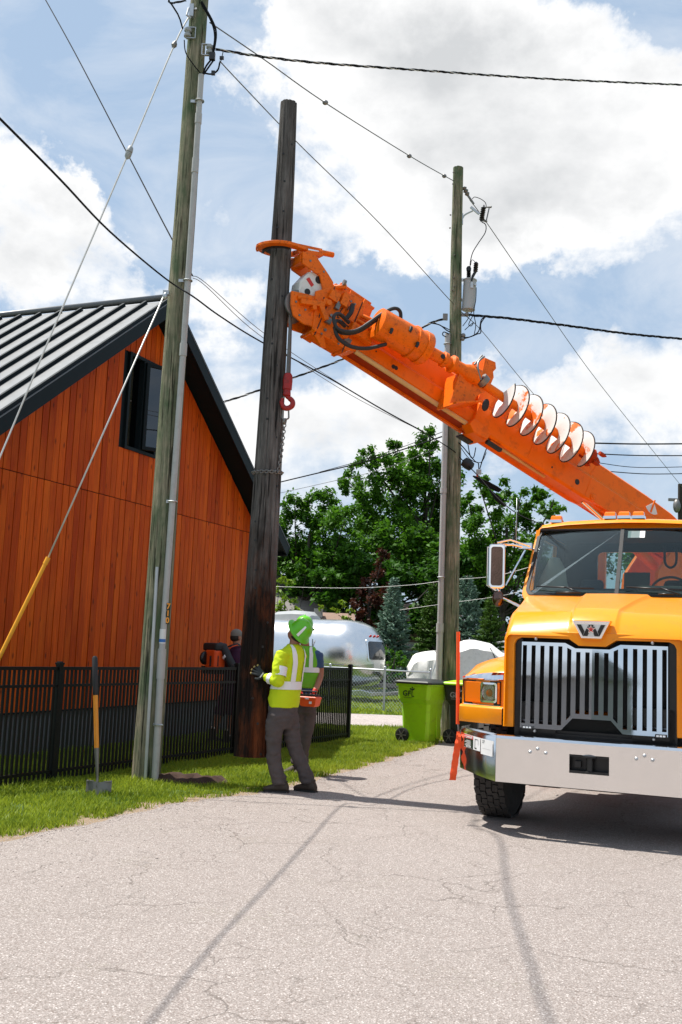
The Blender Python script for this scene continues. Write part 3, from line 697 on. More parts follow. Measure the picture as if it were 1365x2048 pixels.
# conduit on the near pole
cb, ct = gnd(311, 1566), at(403, 150, PB.y - .14); cb = Vector((cb.x + .0, PB.y - .15, 0)); cb = at(310, 1565, PB.y - .15)
cb.z = max(cb.z, 0)
def clp(f):
    p = cb.lerp(ct, f); p.x -= .022 * max(0, 1 - abs(f - .22) / .22); return p
cond = MB()
cond.tube([clp(0), clp(.135)], .040, 16); cond.tube([clp(.135), clp(.175)], .047, 16); cond.tube([clp(.175), clp(.58)], .036, 16); cond.tube([clp(.58), clp(.598)], .044, 16)
cond.tube([clp(.598), clp(.85)], .036, 16); cond.tube([clp(.85), clp(.872)], .043, 16); cond.tube([clp(.872), clp(.925)], .036, 16); cond.tube([clp(.925), clp(.94)], .042, 16); cond.tube([clp(.94), clp(1)], .035, 16)
co = cond.build('conduit', 'conduit_grey', pole1)
for f in (.075, .375, .69, .96):
    b = MB(); p = clp(f); b.tube([p + Vector((cos(a) * .048, sin(a) * .048, 0)) for a in np.linspace(0, 2 * pi, 16, endpoint=False)], .007, 6, loop=True, flat=2.0)
    b.box(p + Vector((-.075, .02, 0)), (.07, .02, .035)); b.build('strap', 'galvanised', co)
b = MB(); m0 = at(291, 1560, PB.y - .17); m1 = at(315, 1134, PB.y - .17)
b.bar(m0, m1, .032, .03, (0, 1, 0)); b.bar(m0 + Vector((.0, -.018, 0)), m1 + Vector((0, -.018, 0)), .014, .012, (0, 1, 0)); b.build('cable_guard', 'galvanised', pole1)
for ch, yy in (('7', 1213), ('1', 1227), ('0', 1241)):
    q = at(337.5 - (yy - 1213) * .08, yy, PB.y - .165); M_ = Matrix.Translation(q) @ Matrix.Rotation(radians(35), 4, 'Z') @ Matrix.Rotation(radians(90), 4, 'X')
    b = MB(); b.M = M_; b.box((0, 0, -.004), (.05, .078, .003)); pl = b.build('number_plate', 'logo_black', pole1)
    text('digit', ch, .085, M_, 'digit_orange', pole1, bold=.003)
q = at(324.5, 1270, PB.y - .188)
M_ = Matrix.Translation(q) @ Matrix.Rotation(radians(90), 4, 'X'); b = MB(); b.M = M_
def arc_label(z0, z1, a0, a1, rr, cx):
    v = []; n = 8
    for j in range(n + 1):
        a = a0 + (a1 - a0) * j / n
        v += [(cx.x + rr * cos(a), cx.y + rr * sin(a), z0), (cx.x + rr * cos(a), cx.y + rr * sin(a), z1)]
    return v, [(2 * j, 2 * j + 2, 2 * j + 3, 2 * j + 1) for j in range(n)]
zl = at(324, 1287, PB.y - .18).z; zh = at(325, 1258, PB.y - .18).z
fz = lambda z: clp((z - cb.z) / (ct.z - cb.z))
v, f_ = arc_label(zl, zh, -2.6, -.3, .0385, fz((zl + zh) / 2)); MB().add(v, f_).build('label', 'paper', co)
v, f_ = arc_label(zl + .015, zl + .05, -2.65, -.32, .0395, fz((zl + zh) / 2)); MB().add(v, f_).build('label', 'label_blue', co)
# top hardware
def P1(x, y, dy=0.0): return at(x, y, PB.y + dy)
b = MB(); c_ = P1(384, 22, -.12); b.box(c_, (.05, .06, .16)); b.tube([c_ + Vector((-.05, 0, .03)), c_ + Vector((.06, 0, .03))], .012, 8); b.tube([P1(378, 16, -.14), P1(374, 30, -.16), P1(382, 36, -.14)], .014, 8); b.build('pole_band', 'galvanised', pole1)
for (x, y, s_) in ((376, 66, -1), (420, 100, 1)):
    c_ = P1(x, y, -.12); b = MB(); b.lathe(c_ + Vector((0, 0, -.055)), c_ + Vector((0, 0, .055)), [(.03, 0), (.045, .05), (.045, .3), (.026, .42), (.026, .58), (.045, .7), (.045, .95), (.03, 1)], 18); b.build('spool_insulator', 'porcelain_grey', pole1)
    b = MB(); b.box(c_ + Vector((.04 * -s_, 0, .07)), (.11, .035, .008)); b.box(c_ + Vector((.04 * -s_, 0, -.07)), (.11, .035, .008)); b.box(c_ + Vector((.095 * -s_, 0, 0)), (.008, .035, .145)); b.build('clevis', 'galvanised', pole1)
def wire(name, label, pts, r_, mat='cable_black', n=6, parent=None, twist=0, cat='wire', group=None, smooth=6):
    path = catmull(pts, smooth) if len(pts) > 2 else [Vector(p) for p in pts]
    b = MB(); base = tuple(path[0])
    if twist:
        # resample and braid
        L = [0]
        for a_, c2 in zip(path[:-1], path[1:]): L.append(L[-1] + (c2 - a_).length)
        nn = int(L[-1] / (twist / 10)); res = []; i_ = 0
        for q in range(nn + 1):
            s0 = L[-1] * q / nn
            while i_ < len(L) - 2 and L[i_ + 1] < s0: i_ += 1
            f = (s0 - L[i_]) / max(1e-6, L[i_ + 1] - L[i_]); res.append((path[i_].lerp(path[i_ + 1], f), s0))
        for kk in range(3):
            pp = []
            for i_, (p, s0) in enumerate(res):
                d = (res[min(i_ + 1, nn)][0] - res[max(i_ - 1, 0)][0]).normalized(); x = d.cross(Vector((0, 0, 1))).normalized(); y = d.cross(x)
                a = 2 * pi * (s0 / twist + kk / 3); pp.append(p + x * cos(a) * r_ * 1.1 + y * sin(a) * r_ * 1.1)
            b.cur = 1 if (kk == 2 and isinstance(mat, (list, tuple))) else 0
            b.tube(pp, r_ * (0.95 if kk < 2 else .6), 5)
    else: b.tube(path, r_, n)
    if parent is None: return tag(b.build(name, mat, base=base), label, cat, group)
    return b.build(name, mat, parent)
for pts in ([(404, 3, -.1), (427, 45, -.16), (433, 70, -.16), (428, 105, -.15)], [(402, 5, -.1), (424, 45, -.14), (430, 75, -.14), (425, 106, -.14)], [(424, 118, -.15), (413, 132, -.15), (406, 148, -.14)], [(428, 120, -.15), (418, 134, -.15), (407, 150, -.14)],
            [(369, 80, -.15), (372, 105, -.15), (388, 130, -.16), (402, 147, -.14)], [(440, 125, -.15), (436, 140, -.15), (424, 148, -.15), (408, 146, -.14)]):
    wire('jumper_wire', None, [P1(*p) for p in pts], .011 if pts[0][0] > 395 else .007, 'cable_black', parent=pole1)
b = MB(); b.box(P1(425, 113, -.16), (.07, .05, .09)); b.box(P1(427, 146, -.15), (.045, .03, .05)); b.box(P1(444, 116, -.15), (.05, .03, .035)); b.tube([P1(444, 116, -.15), P1(447, 102, -.12)], .006, 6); b.tube([P1(444, 117, -.15), P1(440, 128, -.15)], .006, 6); b.split('splice_block', 'black_steel', pole1)
wire('service_cable', 'twisted black cable passing over the top edge beside the near pole top', [P1(372, 1, -.4), P1(357, 4, -.5), P1(342, 6, -.7), P1(338, -6, -1.0), Vector((-2.02, 10.2, 8.7)), Vector((-1.9932, 8.155, 8.0)), Vector((-2.103, 6.54, 7.9)), Vector((-2.176, 5.74, 7.9)), Vector((-2.343, 3.655, 8.0)), Vector((-3.0, -6, 9.2))], .0068, 'cable_black', twist=.5)
b = MB(); b.tube([P1(342, 6, -.7), P1(356, 28, -.4), P1(361, 40, -.2), P1(366, 58, -.15)], .010, 6); b.build('service_drop_end', 'cable_black', pole1)

# hanging pole
hb, ht = at(503, 1512, 11.4), at(578, 207, 11.4)
pole2 = wood_pole('old_utility_pole', 'dark weathered old pole hanging from the boom with a reddish brown butt end', hb, ht, .192, .097, 'pole_old', z0=1, seed=9, segs=96, rings=110)
b = MB(); random.seed(4)
for i in range(26):
    f = (i + random.uniform(0, .6)) / 27; a = radians(random.choice([-60, -75, -100, -120, -45]) + random.uniform(-12, 12)); c_ = hb.lerp(ht, f); r_ = .192 + (.097 - .192) * f
    p = c_ + Vector((cos(a), sin(a), 0)) * r_ * .985; b.tube([p - Vector((cos(a), sin(a), 0)) * .03, p + Vector((cos(a), sin(a), 0)) * .006], [.017, .013], 10)
b.split('bolt_hole', 'black_rubber', pole2)

# far pole
QB = Vector((2.13, 19.0, 0)); QT = at(917, 336, 19.0)
pole3 = wood_pole('utility_pole', 'green treated utility pole carrying the grey transformer beyond the lime bin', (QB.x, QB.y, -.1), tuple(QT), .155, .098, 'pole_green', seed=14)
def P3(x, y, dy=0.0): return at(x, y, 19.0 + dy)
b = MB(); a0 = P3(878, 1362, -.05); a1 = P3(896, 668, -.05)
def l3(f): return a0.lerp(a1, f)
b.tube([l3(0), l3(.135)], .062, 14); b.tube([l3(.135), l3(.16)], .072, 14); b.tube([l3(.16), l3(.53)], .055, 14); b.tube([l3(.53), l3(.545)], .065, 14); b.tube([l3(.545), l3(1)], .055, 14)
c3 = b.build('conduit', 'conduit_grey', pole3)
for f in (.29, .97):
    b = MB(); b.tube([l3(f) + Vector((cos(a) * .066, sin(a) * .066, 0)) for a in np.linspace(0, 2 * pi, 14, endpoint=False)], .008, 6, loop=True, flat=2); b.box(l3(f) + Vector((.09, .02, 0)), (.09, .02, .04)); b.build('strap', 'galvanised', c3)
# transformer
tc0, tc1 = P3(937, 621, -.02), P3(941, 558, -.02); tc1.x = tc0.x + .02
tf = MB(); tf.lathe(tc0, tc1, [(.112, 0), (.128, .015), (.128, .05), (.124, .07), (.124, .93), (.134, .935), (.134, .965), (.11, .99), (.03, 1.02)], 28)
trf = tf.build('transformer', 'conduit_grey', pole3)
b = MB(); b.lathe(P3(938, 556, -.04), P3(938, 533, -.04), [(.03, 0)] + [(.045 if i % 2 else .024, .05 + i * .05) for i in range(12)] + [(.045, .62), (.05, .85), (.03, 1)], 14); b.build('bushing', 'black_steel', trf)
b = MB(); b.lathe(P3(945, 556, -.16), P3(952, 542, -.16), [(.02, 0), (.03, 1)], 10); b.lathe(P3(951, 546, -.16), P3(953, 524, -.16), [(.02, 0)] + [(.05 if i % 2 else .03, .1 + i * .08) for i in range(10)] + [(.02, 1)], 14); b.tube([P3(944, 562, -.16), P3(945, 552, -.16), P3(950, 543, -.16)], .016, 8); b.build('surge_arrester', 'black_steel', trf)
b = MB(); b.box(P3(944, 570, -.15), (.05, .03, .12)); b.box(P3(951, 570, -.12), (.04, .06, .03)); b.box(P3(929, 560, .0), (.1, .04, .05)); b.box(P3(929, 600, .0), (.1, .04, .05)); b.split('mounting_lug', 'galvanised', trf)
# cutout on its bracket
b = MB(); b.tube(catmull([P3(925, 438), P3(930, 430), P3(941, 424), P3(946, 422)], 4), .016, 8); b.box(P3(925, 438), (.03, .05, .22)); b.bar(P3(942, 414), P3(959, 428), .03, .045); b.build('bracket_arm', 'galvanised', pole3)
b = MB(); b.lathe(P3(963, 443), P3(968, 413), [(.015, 0), (.03, .03)] + [(.052 if i % 2 else .028, .08 + i * .062) for i in range(14)] + [(.02, .97), (.012, 1.1)], 14)
cut = b.build('fuse_cutout', 'black_steel', pole3)
b = MB(); b.tube([P3(966, 415), P3(982, 414)], .014, 6); b.tube([P3(979, 415), P3(973, 442)], .013, 6); b.tube([P3(964, 440), P3(975, 444)], .018, 6); b.ell(P3(982, 414), .022); b.ell(P3(972, 442), .024); b.build('fuse_tube', 'dull_steel', cut)
for pts, r_ in (([(973, 413), (971, 405), (962, 398), (950, 394), (945, 398)], .007), ([(964, 444), (972, 450), (971, 465), (958, 485), (946, 505), (941, 525), (941, 533)], .009), ([(942, 530), (944, 520), (949, 522), (951, 528)], .006),
                ([(953, 575), (952, 600), (948, 625), (952, 650), (949, 668)], .008), ([(945, 622), (935, 640), (926, 652)], .008), ([(947, 630), (938, 648), (943, 652), (947, 645), (930, 660)], .008),
                ([(970, 635), (962, 648), (962, 665), (955, 668), (940, 674), (926, 675)], .011), ([(972, 634), (963, 640), (958, 662), (945, 672), (926, 678)], .011),
                ([(862, 646), (880, 650), (893, 660), (900, 664)], .011), ([(868, 645), (890, 655), (900, 660)], .009), ([(899, 668), (888, 664), (886, 670), (893, 674)], .010),
                ([(918, 885), (930, 898), (950, 922), (957, 926), (958, 938)], .010), ([(935, 880), (941, 912), (948, 914), (952, 895)], .009), ([(960, 938), (968, 912), (975, 893)], .010), ([(922, 895), (940, 918), (962, 925), (973, 905)], .007)):
    wire('jumper_wire', None, [P3(x, y, -.12) for x, y in pts], r_, 'cable_black', parent=pole3, smooth=4)
b = MB(); b.box(P3(891, 634, -.02), (.09, .06, .12)); b.box(P3(930, 630, -.06), (.13, .05, .05)); b.ell(P3(934, 629, -.08), .045); b.ell(P3(927, 671, -.1), .045); b.ell(P3(926, 678, -.1), .04); b.build('clevis', 'dull_steel', pole3)
b = MB()
for x, y in ((902, 430), (901, 456), (909, 510), (908, 555), (909, 573), (905, 580), (908, 345), (907, 368), (898, 762)): b.tube([P3(x, y, -.08), P3(x - 1, y, -.22)], .014, 8)
b.split('bolt', 'dull_steel', pole3)
b = MB(); b.lathe(P3(928, 374), P3(937, 392), [(.02, 0), (.05, .15), (.03, .3), (.055, .45), (.03, .6), (.05, .75), (.02, 1)], 12); b.tube([P3(937, 392), P3(948, 408)], .022, 6); b.build('strain_insulator', 'dull_steel', pole3)
b = MB(); b.lathe(P3(926, 921, -.1), P3(946, 936, -.1), [(.03, 0), (.09, .1), (.10, .5), (.085, .9), (.03, 1)], 14); b.build('splice_closure', 'black_rubber', pole3)
b = MB(); b.box(P3(958, 944, -.1), (.09, .06, .09)); b.cur = 1; b.box(P3(955, 952, -.1), (.035, .03, .1)); b.build('terminal_box', ['conduit_grey', 'flag_orange'], pole3)
b = MB(); 
for k_ in range(4):
    rr = .16 + k_ * .012; b.tube([P3(975, 970, -.3) + Vector((cos(a) * rr * 1.35, sin(a) * rr * .6, -cos(a) * .12 + .012 * k_)) for a in np.linspace(0, 2 * pi, 24, endpoint=False)], .011, 6, loop=True)
for k_ in range(7):
    c_ = P3(990 + k_ * 1.8, 988 + k_ * 3.0, -.3); b.tube([c_ + Vector((cos(a) * .09, sin(a) * .1, sin(a) * .02 - cos(a) * .06)) for a in np.linspace(0, 2 * pi, 16, endpoint=False)], .014, 6, loop=True)
b.build('cable_coil', 'cable_black', pole3)

# ------------------------------------------------------------------ overhead wires
def W(pts): return [at(x, y, Y) for x, y, Y in pts]
wire('service_cable', 'twisted black and silver service cable from the near pole to the upper right', W([(432, 98, 11.6), (470, 105, 11.8), (530, 114, 12.3), (640, 126, 13), (820, 139, 14), (1100, 158, 16), (1420, 172, 18)]), .0095, ['cable_black', 'wire_bright'], twist=.45)
o = wire('overhead_wire', 'grey overhead wire with three small splices joining the tops of the two green poles', W([(420, 45, 11.6), (530, 120, 13), (650, 205, 14.4), (820, 312, 17), (908, 362, 18.9)]), .008, 'cable_grey')
b = MB()
for x, y, Y in ((651, 205, 14.4), (819, 312, 17), (889, 352, 18.5)): b.ell(at(x, y, Y), (.045, .03, .04))
b.split('splice', 'dull_steel', o)
wire('overhead_wire', 'thin dark wire passing behind the old pole top to the grey transformer', W([(440, 122, 11.7), (480, 165, 12.2), (600, 290, 14), (760, 447, 16.5), (900, 600, 18.8), (928, 628, 18.9)]), .007, 'cable_grey')
wire('telecom_cable', 'thick black sagging telecom cable crossing the whole photo in front of the barn', [Vector((-3.6, -6, 6.2)), Vector((-3.02, 2.6, 5.12)), Vector((-2.78, 4.6, 5.08))] + W([(-120, 120, 6.05), (0, 237, 6.95), (120, 358, 8.05), (220, 463, 9.3), (330, 556, 11.33), (388, 594, 11.33), (440, 632, 11.8), (520, 682, 13), (660, 757, 14.5), (770, 822, 16.5), (850, 866, 18), (905, 900, 18.8), (925, 920, 18.9), (960, 955, 18.6), (1000, 1000, 18), (1040, 1030, 17.3), (1100, 1056, 16.5), (1200, 1110, 15.8)]), .0095, 'cable_black', cat='cable')
wire('overhead_wire', 'thin wire from the top left corner passing behind the near green pole', W([(85, -12, 16), (150, 105, 14.8), (250, 297, 13.5), (340, 470, 12.2), (386, 552, 11.9)]), .0085, 'cable_black')
wire('overhead_wire', 'upper thin pale wire of the pair running down from the near pole', W([(386, 552, 11.9), (412, 566, 12.3), (520, 660, 13.5), (640, 742, 15), (760, 815, 16.5), (850, 864, 18)]), .0045, 'cable_grey')
wire('overhead_wire', 'lower thin pale wire of the pair running down from the near pole', W([(386, 556, 11.9), (412, 572, 12.3), (500, 655, 13.3), (600, 726, 14.5), (720, 800, 16), (848, 864, 18)]), .0045, 'cable_grey')
wire('service_cable', 'twisted service cable from the barn roof to the far pole behind the boom', W([(430, 810, 20.5), (500, 787, 20.4), (600, 751, 20), (690, 717, 19.7), (780, 680, 19.4), (835, 660, 19.2), (862, 646, 19.1), (888, 638, 19)]), .012, ['cable_black', 'wire_bright'], twist=.5)
wire('service_cable', 'dark double cable rising from behind the old pole to the far green pole', W([(545, 968, 24), (620, 950, 23), (720, 926, 22), (800, 901, 21), (885, 873, 19.2)]), .014, 'cable_black')
wire('overhead_wire', 'thinner wire just above the double cable by the tree top', W([(640, 944, 23), (720, 922, 22), (800, 896, 21), (885, 864, 19.2)]), .007, 'cable_black')
wire('overhead_wire', 'very thin wire low across the sky left of the big tree', W([(552, 988, 26), (650, 966, 25), (760, 940, 23), (885, 893, 19.2)]), .006, 'cable_grey')
wire('service_cable', 'sagging black cable from the far pole to the right edge above the boom', W([(935, 629, 19), (960, 632, 19), (1020, 637, 19.3), (1140, 652, 20), (1260, 668, 20.8), (1400, 681, 21.6)]), .014, 'cable_black', twist=.5)
wire('overhead_wire', 'thin wire falling from the fuse cutout to the far lower right', W([(940, 400, 19), (975, 447, 19.6), (1080, 600, 23), (1200, 768, 28), (1360, 968, 36), (1420, 1040, 40)]), .008, 'cable_grey')
wire('overhead_wire', 'thin wire from below the transformer toward the auger', W([(930, 630, 18.9), (965, 663, 19.3), (1040, 755, 21), (1120, 850, 23), (1200, 945, 25)]), .007, 'cable_grey')
for i, (pts, r_, lb) in enumerate([([(1180, 886, 40), (1280, 888, 41), (1420, 887, 42)], .03, 'topmost straight wire at the right edge behind the boom'), ([(1185, 907, 40), (1280, 911, 41), (1420, 911, 42)], .022, 'second straight wire at the right edge behind the boom'),
                          ([(1200, 926, 40), (1280, 935, 41), (1420, 932, 42)], .014, 'faint third wire at the right edge behind the boom'), ([(1220, 943, 40), (1300, 948, 41), (1420, 946, 42)], .018, 'lowest straight wire at the right edge behind the boom')]):
    wire('overhead_wire', lb, W(pts), r_, 'cable_black')
wire('overhead_wire', 'pale wire crossing low in front of the dark trees', W([(545, 1173, 30), (700, 1176, 30), (820, 1170, 30), (900, 1160, 30), (990, 1152, 30), (1060, 1134, 30)]), .0065, 'wire_bright')
wire('overhead_wire', 'second pale wire in front of the trees by the blue spruce', W([(800, 1220, 31), (900, 1206, 31), (1000, 1192, 31), (1050, 1180, 31)]), .0055, 'wire_bright')
# guy wires
GA = gnd(-135, 1600)
g1 = wire('guy_wire', 'long silver guy wire with strain insulator, from near pole top to lower left', W([(381, 30, 11.65), (350, 88, 11.6), (258, 305, 11.45), (100, 675, 11.2), (0, 915, 11.05), (-290, 1600, 10.3)]), .0105, 'wire_bright', cat='guy wire')
b = MB(); b.lathe(at(263, 292, 11.45), at(254, 318, 11.44), [(.012, 0), (.035, .15), (.04, .45), (.03, .5), (.04, .55), (.035, .85), (.012, 1)], 12); b.build('strain_insulator', 'porcelain_grey', g1)
b = MB(); b.lathe(at(352, 82, 11.6), at(346, 97, 11.6), [(.01, 0), (.03, .3), (.035, .6), (.01, 1)], 10); b.build('guy_grip', 'dull_steel', g1)
g2 = wire('guy_wire', 'shorter guy wire ending in a yellow plastic guard at the left edge', W([(330, 588, 11.6), (97, 1115, 11.2)]), .0105, 'wire_bright', cat='guy wire')
b = MB(); ga, gb = at(97, 1115, 11.2), at(-140, 1600, 10.8); b.tube([ga, ga.lerp(gb, .03), ga.lerp(gb, .031), gb], [.026, .026, .021, .024], 12); b.build('guard', 'guard_yellow', g2)
b = MB(); b.box(at(333, 586, 11.6), (.07, .06, .05)); b.ell(at(331, 592, 11.58), (.03, .03, .045)); b.build('guy_clamp', 'galvanised', g2)

# ------------------------------------------------------------------ shovel
sb = gnd(196, 1590); st_ = at(190, 1312, sb.y + .03)
shovel = thing('shovel', 'square shovel with orange handle and black grip standing upright in the grass', 'shovel', (sb.x, sb.y, 0))
def sl_(f): return Vector((sb.x, sb.y, 0.0)).lerp(st_, f)
MB().tube([sl_(.30), sl_(.72)], [.023, .024], 12).build('handle', 'shovel_wood', shovel)
MB().tube([sl_(.715), sl_(.73), sl_(.985), sl_(1)], [.025, .028, .028, .016], 12).build('grip', 'black_rubber', shovel)
MB().tube([sl_(.10), sl_(.2), sl_(.31), sl_(.335)], [.012, .017, .024, .025], 12).build('socket', 'dull_steel', shovel)
bl = MB(); rows = []
for i in range(5):
    f = i / 4; row = []
    for j in range(9):
        u = (j - 4) / 4; row.append(Vector((sb.x + u * .128, sb.y - .02 + .045 * u * u - .02 * f, .135 * (1 - f) + (.02 * abs(u) if f == 0 else 0) - .01)))
    rows.append(row)
rows2 = [[p + Vector((0, .006, 0)) for p in r_] for r_ in rows]
for R2, fl in ((rows, 0), (rows2, 1)):
    bl.rings(R2, caps=False, closed=False)
for j in range(8): bl.add([rows[0][j], rows[0][j + 1], rows2[0][j + 1], rows2[0][j]], [(0, 1, 2, 3)])
for s_ in (-1, 1): bl.box((sb.x + s_ * .088, sb.y + .005, .135), (.07, .035, .005))
bl.tube([sl_(.02) + Vector((0, -.012, .0)), sl_(.06) + Vector((0, -.016, 0)), sl_(.12)], [.006, .016, .012], 10)
bl.build('blade', 'dull_steel', shovel)

# ------------------------------------------------------------------ wheeled bins
def text_leaf(parent, M, mat):
    b = MB(); b.M = M
    def leaf(cx, cy, ang, L, w_):
        pts = []
        for i in range(13):
            t_ = i / 12; pts.append((t_ * L, w_ * sin(pi * t_) ** .8))
        for i in range(11, 0, -1):
            t_ = i / 12; pts.append((t_ * L, -w_ * sin(pi * t_) ** .8))
        ca, sa = cos(ang), sin(ang)
        b.prism([(cx + x * ca - y * sa, cy + x * sa + y * ca) for x, y in pts], lambda x, y: (x, y, 0), lambda x, y: (x, y, .001))
    leaf(.0, .062, radians(90), .045, .011); leaf(-.004, .045, radians(150), .042, .011); leaf(.004, .045, radians(30), .042, .011)
    b.prism([(-.005, -.045), (.005, -.045), (.005, .065), (-.005, .065)], lambda x, y: (x, y, 0), lambda x, y: (x, y, .001))
    b.prism([(.0051, -.045), (.036, -.045), (.036, -.034), (.0051, -.034)], lambda x, y: (x, y, 0), lambda x, y: (x, y, .001))
    b.build('emblem', mat, parent)
def make_bin(label, loc, rz, body, lid, ink):
    t_ = thing('wheeled_bin', label, 'bin', loc, rz, 'wheeled bins beside the far pole'); M0 = Matrix.Translation(Vector(loc)) @ Matrix.Rotation(rz, 4, 'Z')
    def ring(x0, x1, y0, y1, z, c=.05): return [M0 @ Vector(p) for p in [(x0 + c, y0, z), (x1 - c, y0, z), (x1, y0 + c, z), (x1, y1 - c, z), (x1 - c, y1, z), (x0 + c, y1, z), (x0, y1 - c, z), (x0, y0 + c, z)]]
    b = MB(); b.rings([ring(-.22, .25, -.23, .25, 0.0), ring(-.225, .262, -.245, .262, .10), ring(-.262, .30, -.275, .28, .66), ring(-.33, .33, -.30, .31, .74), ring(-.345, .355, -.325, .335, .97), ring(-.365, .375, -.345, .355, .975), ring(-.37, .38, -.35, .36, 1.0)], True, False)
    bd = b.build('body', body, t_, bevel=.008)
    b = MB(); b.rings([ring(-.385, .395, -.365, .375, 1.004), ring(-.385, .395, -.365, .375, 1.03), ring(-.36, .36, -.33, .34, 1.05), ring(-.20, .20, -.18, .20, 1.085)], True, False); b.build('lid', lid, t_, bevel=.006)
    b = MB(); b.M = M0; b.tube([(-.20, .40, .96), (.20, .40, .96)], .016, 8); b.box((-.2, .37, .96), (.03, .07, .03)); b.box((.2, .37, .96), (.03, .07, .03)); b.build('handle', body, t_)
    # ribs and recess panels on the front
    b = MB(); b.M = M0; b.box((.13, -.262, .34), (.16, .02, .54)); b.box((-.1, -.255, .2), (.12, .012, .1)); b.build('front_rib', body, t_, bevel=.008)
    for s_ in (-1, 1):
        b = MB(); b.M = M0; xx = s_ * .30 if s_ > 0 else -.295
        b.lathe((xx - .03, .21, .125), (xx + .03, .21, .125), [(.10, 0), (.123, .1), (.125, .5), (.123, .9), (.10, 1)], 24); wh = b.build('wheel', 'black_rubber', t_)
        b = MB(); b.M = M0; xo = xx + s_ * .034
        b.lathe((xo - .004, .21, .125), (xo + .004, .21, .125), [(.03, 0), (.03, 1)], 16)
        for q in range(6):
            a = q * pi / 3; b.bar((xo, .21 + .02 * cos(a), .125 + .02 * sin(a)), (xo, .21 + .095 * cos(a), .125 + .095 * sin(a)), .012, .014, (1, 0, 0))
        b.build('rim', 'dull_steel', wh)
    MF = M0 @ Matrix.Translation((-.02, -.352, .83)) @ Matrix.Rotation(radians(90 - 4), 4, 'X')
    MF = M0 @ Matrix.Translation((-.346, .03, .84)) @ Matrix.Rotation(radians(-90), 4, 'Z') @ Matrix.Rotation(radians(86), 4, 'X') @ Matrix.Translation((0, 0, .004))
    text('lettering', 'GF', .125, MF @ Matrix.Translation((-.085, -.008, 0)), ink, t_, bold=.0025, sx=1.05)
    text_leaf(t_, MF @ Matrix.Translation((.018, .0, 0)) @ Matrix.Scale(1.25, 4), ink)
    text('lettering', 'ENVIRONMENTAL', .022, MF @ Matrix.Translation((-.045, -.075, 0)), ink, t_)
    return t_
bl_ = gnd(860, 1487)
make_bin('lime green wheeled bin with a black lid and dark lettering', (1.54, 18.1, 0), radians(57), 'bin_lime', 'bin_dark', 'logo_black')
make_bin('black wheeled bin with a lime lid, half hidden by the truck', (2.36, 18.15, 0), radians(57), 'bin_dark', 'bin_lime', 'logo_grey')

# ------------------------------------------------------------------ chain link fence
clf = thing('chain_link_fence', 'low galvanised chain link fence in front of the silver trailer', 'fence', (.4, 27, 0))
ca, cb2 = at(560, 1329, 28.6), at(862, 1343, 25.6); CH = 1.05
ca.z = cb2.z = 0; cd = (cb2 - ca).normalized(); CLn = (cb2 - ca).length
b = MB(); b.tube([ca + Vector((0, 0, CH)), cb2 + Vector((0, 0, CH))], .022, 8); b.build('top_rail', 'galvanised', clf)
for f in (0, .36, .72, 1.0):
    p = ca.lerp(cb2, f); b = MB(); b.tube([p, p + Vector((0, 0, CH + .05))], .028, 8); b.ell(p + Vector((0, 0, CH + .07)), .035, 8, 6); b.build('post', 'galvanised', clf)
b = MB(); st = .10; q = -CH
while q < CLn:
    for s_ in (1, -1):
        x0, x1 = q, q + CH; z0, z1 = (0.03, CH - .01) if s_ > 0 else (CH - .01, .03)
        if x0 < 0: z0 = z0 + (z1 - z0) * (-x0 / CH); x0 = 0
        if x1 > CLn: z1 = z0 + (z1 - z0) * ((CLn - x0) / (x1 - x0)); x1 = CLn
        if x1 - x0 > .02: b.tube([ca + cd * x0 + Vector((0, .004 * s_, z0)), ca + cd * x1 + Vector((0, .004 * s_, z1))], .0021, 3, False)
    q += st
b.build('wire_mesh', 'galvanised', clf)

# ------------------------------------------------------------------ digger derrick truck (local frame: x across, y backwards, z up)
TA = radians(23.5); TL = Vector(((1187 - 682.5) / FPX * 8.8, 8.8, 0))
truck = thing('utility_truck', 'orange truck with chrome grille and bumper, its boom and auger raised to the old pole', 'truck', tuple(TL), -TA)
def part(b, name, mat, parent=truck, bevel=0.0, **kw): return b.build(name, mat, parent, bevel=bevel, local=True, **kw)
MX = lambda pts: [(-x, z) for x, z in pts][::-1]
# hood: rings across
def hood_ring(y, wl, zl, ws, zs, wt_, zt, wb, zb, wc, zc):
    pts = [(-wl, zl), (-ws, zs), (-(ws * .6 + wt_ * .4), zs + (zt - zs) * .75), (-wt_, zt), (-(wb + .02), zb - .0), (-wb, zb + (zc - zb) * .2), (-wc, zc)]
    full = pts + [(0, zc + .004)] + [(-x, z) for x, z in pts[::-1]]
    return [Vector((x, y, z)) for x, z in full]
H = MB()
hr = [hood_ring(.115, .76, .93, .755, 1.69, .72, 1.735, .22, 1.735, .20, 1.735), hood_ring(.13, .775, .93, .765, 1.70, .715, 1.765, .21, 1.768, .19, 1.785),
      hood_ring(.20, .79, .93, .775, 1.76, .71, 1.83, .21, 1.86, .185, 1.885), hood_ring(.34, .80, .95, .785, 1.87, .72, 1.935, .21, 1.955, .19, 1.985), hood_ring(.40, .81, .97, .795, 1.89, .73, 1.955, .215, 1.97, .195, 2.0),
      hood_ring(.95, .87, 1.1, .85, 2.0, .79, 2.065, .27, 2.075, .245, 2.105), hood_ring(1.5, .95, 1.3, .93, 2.10, .87, 2.165, .33, 2.165, .30, 2.195)]
H.rings(hr, caps=False, closed=False)
part(H, 'hood', 'truck_yellow', bevel=.006)
def surf(b_in, k_): return 0
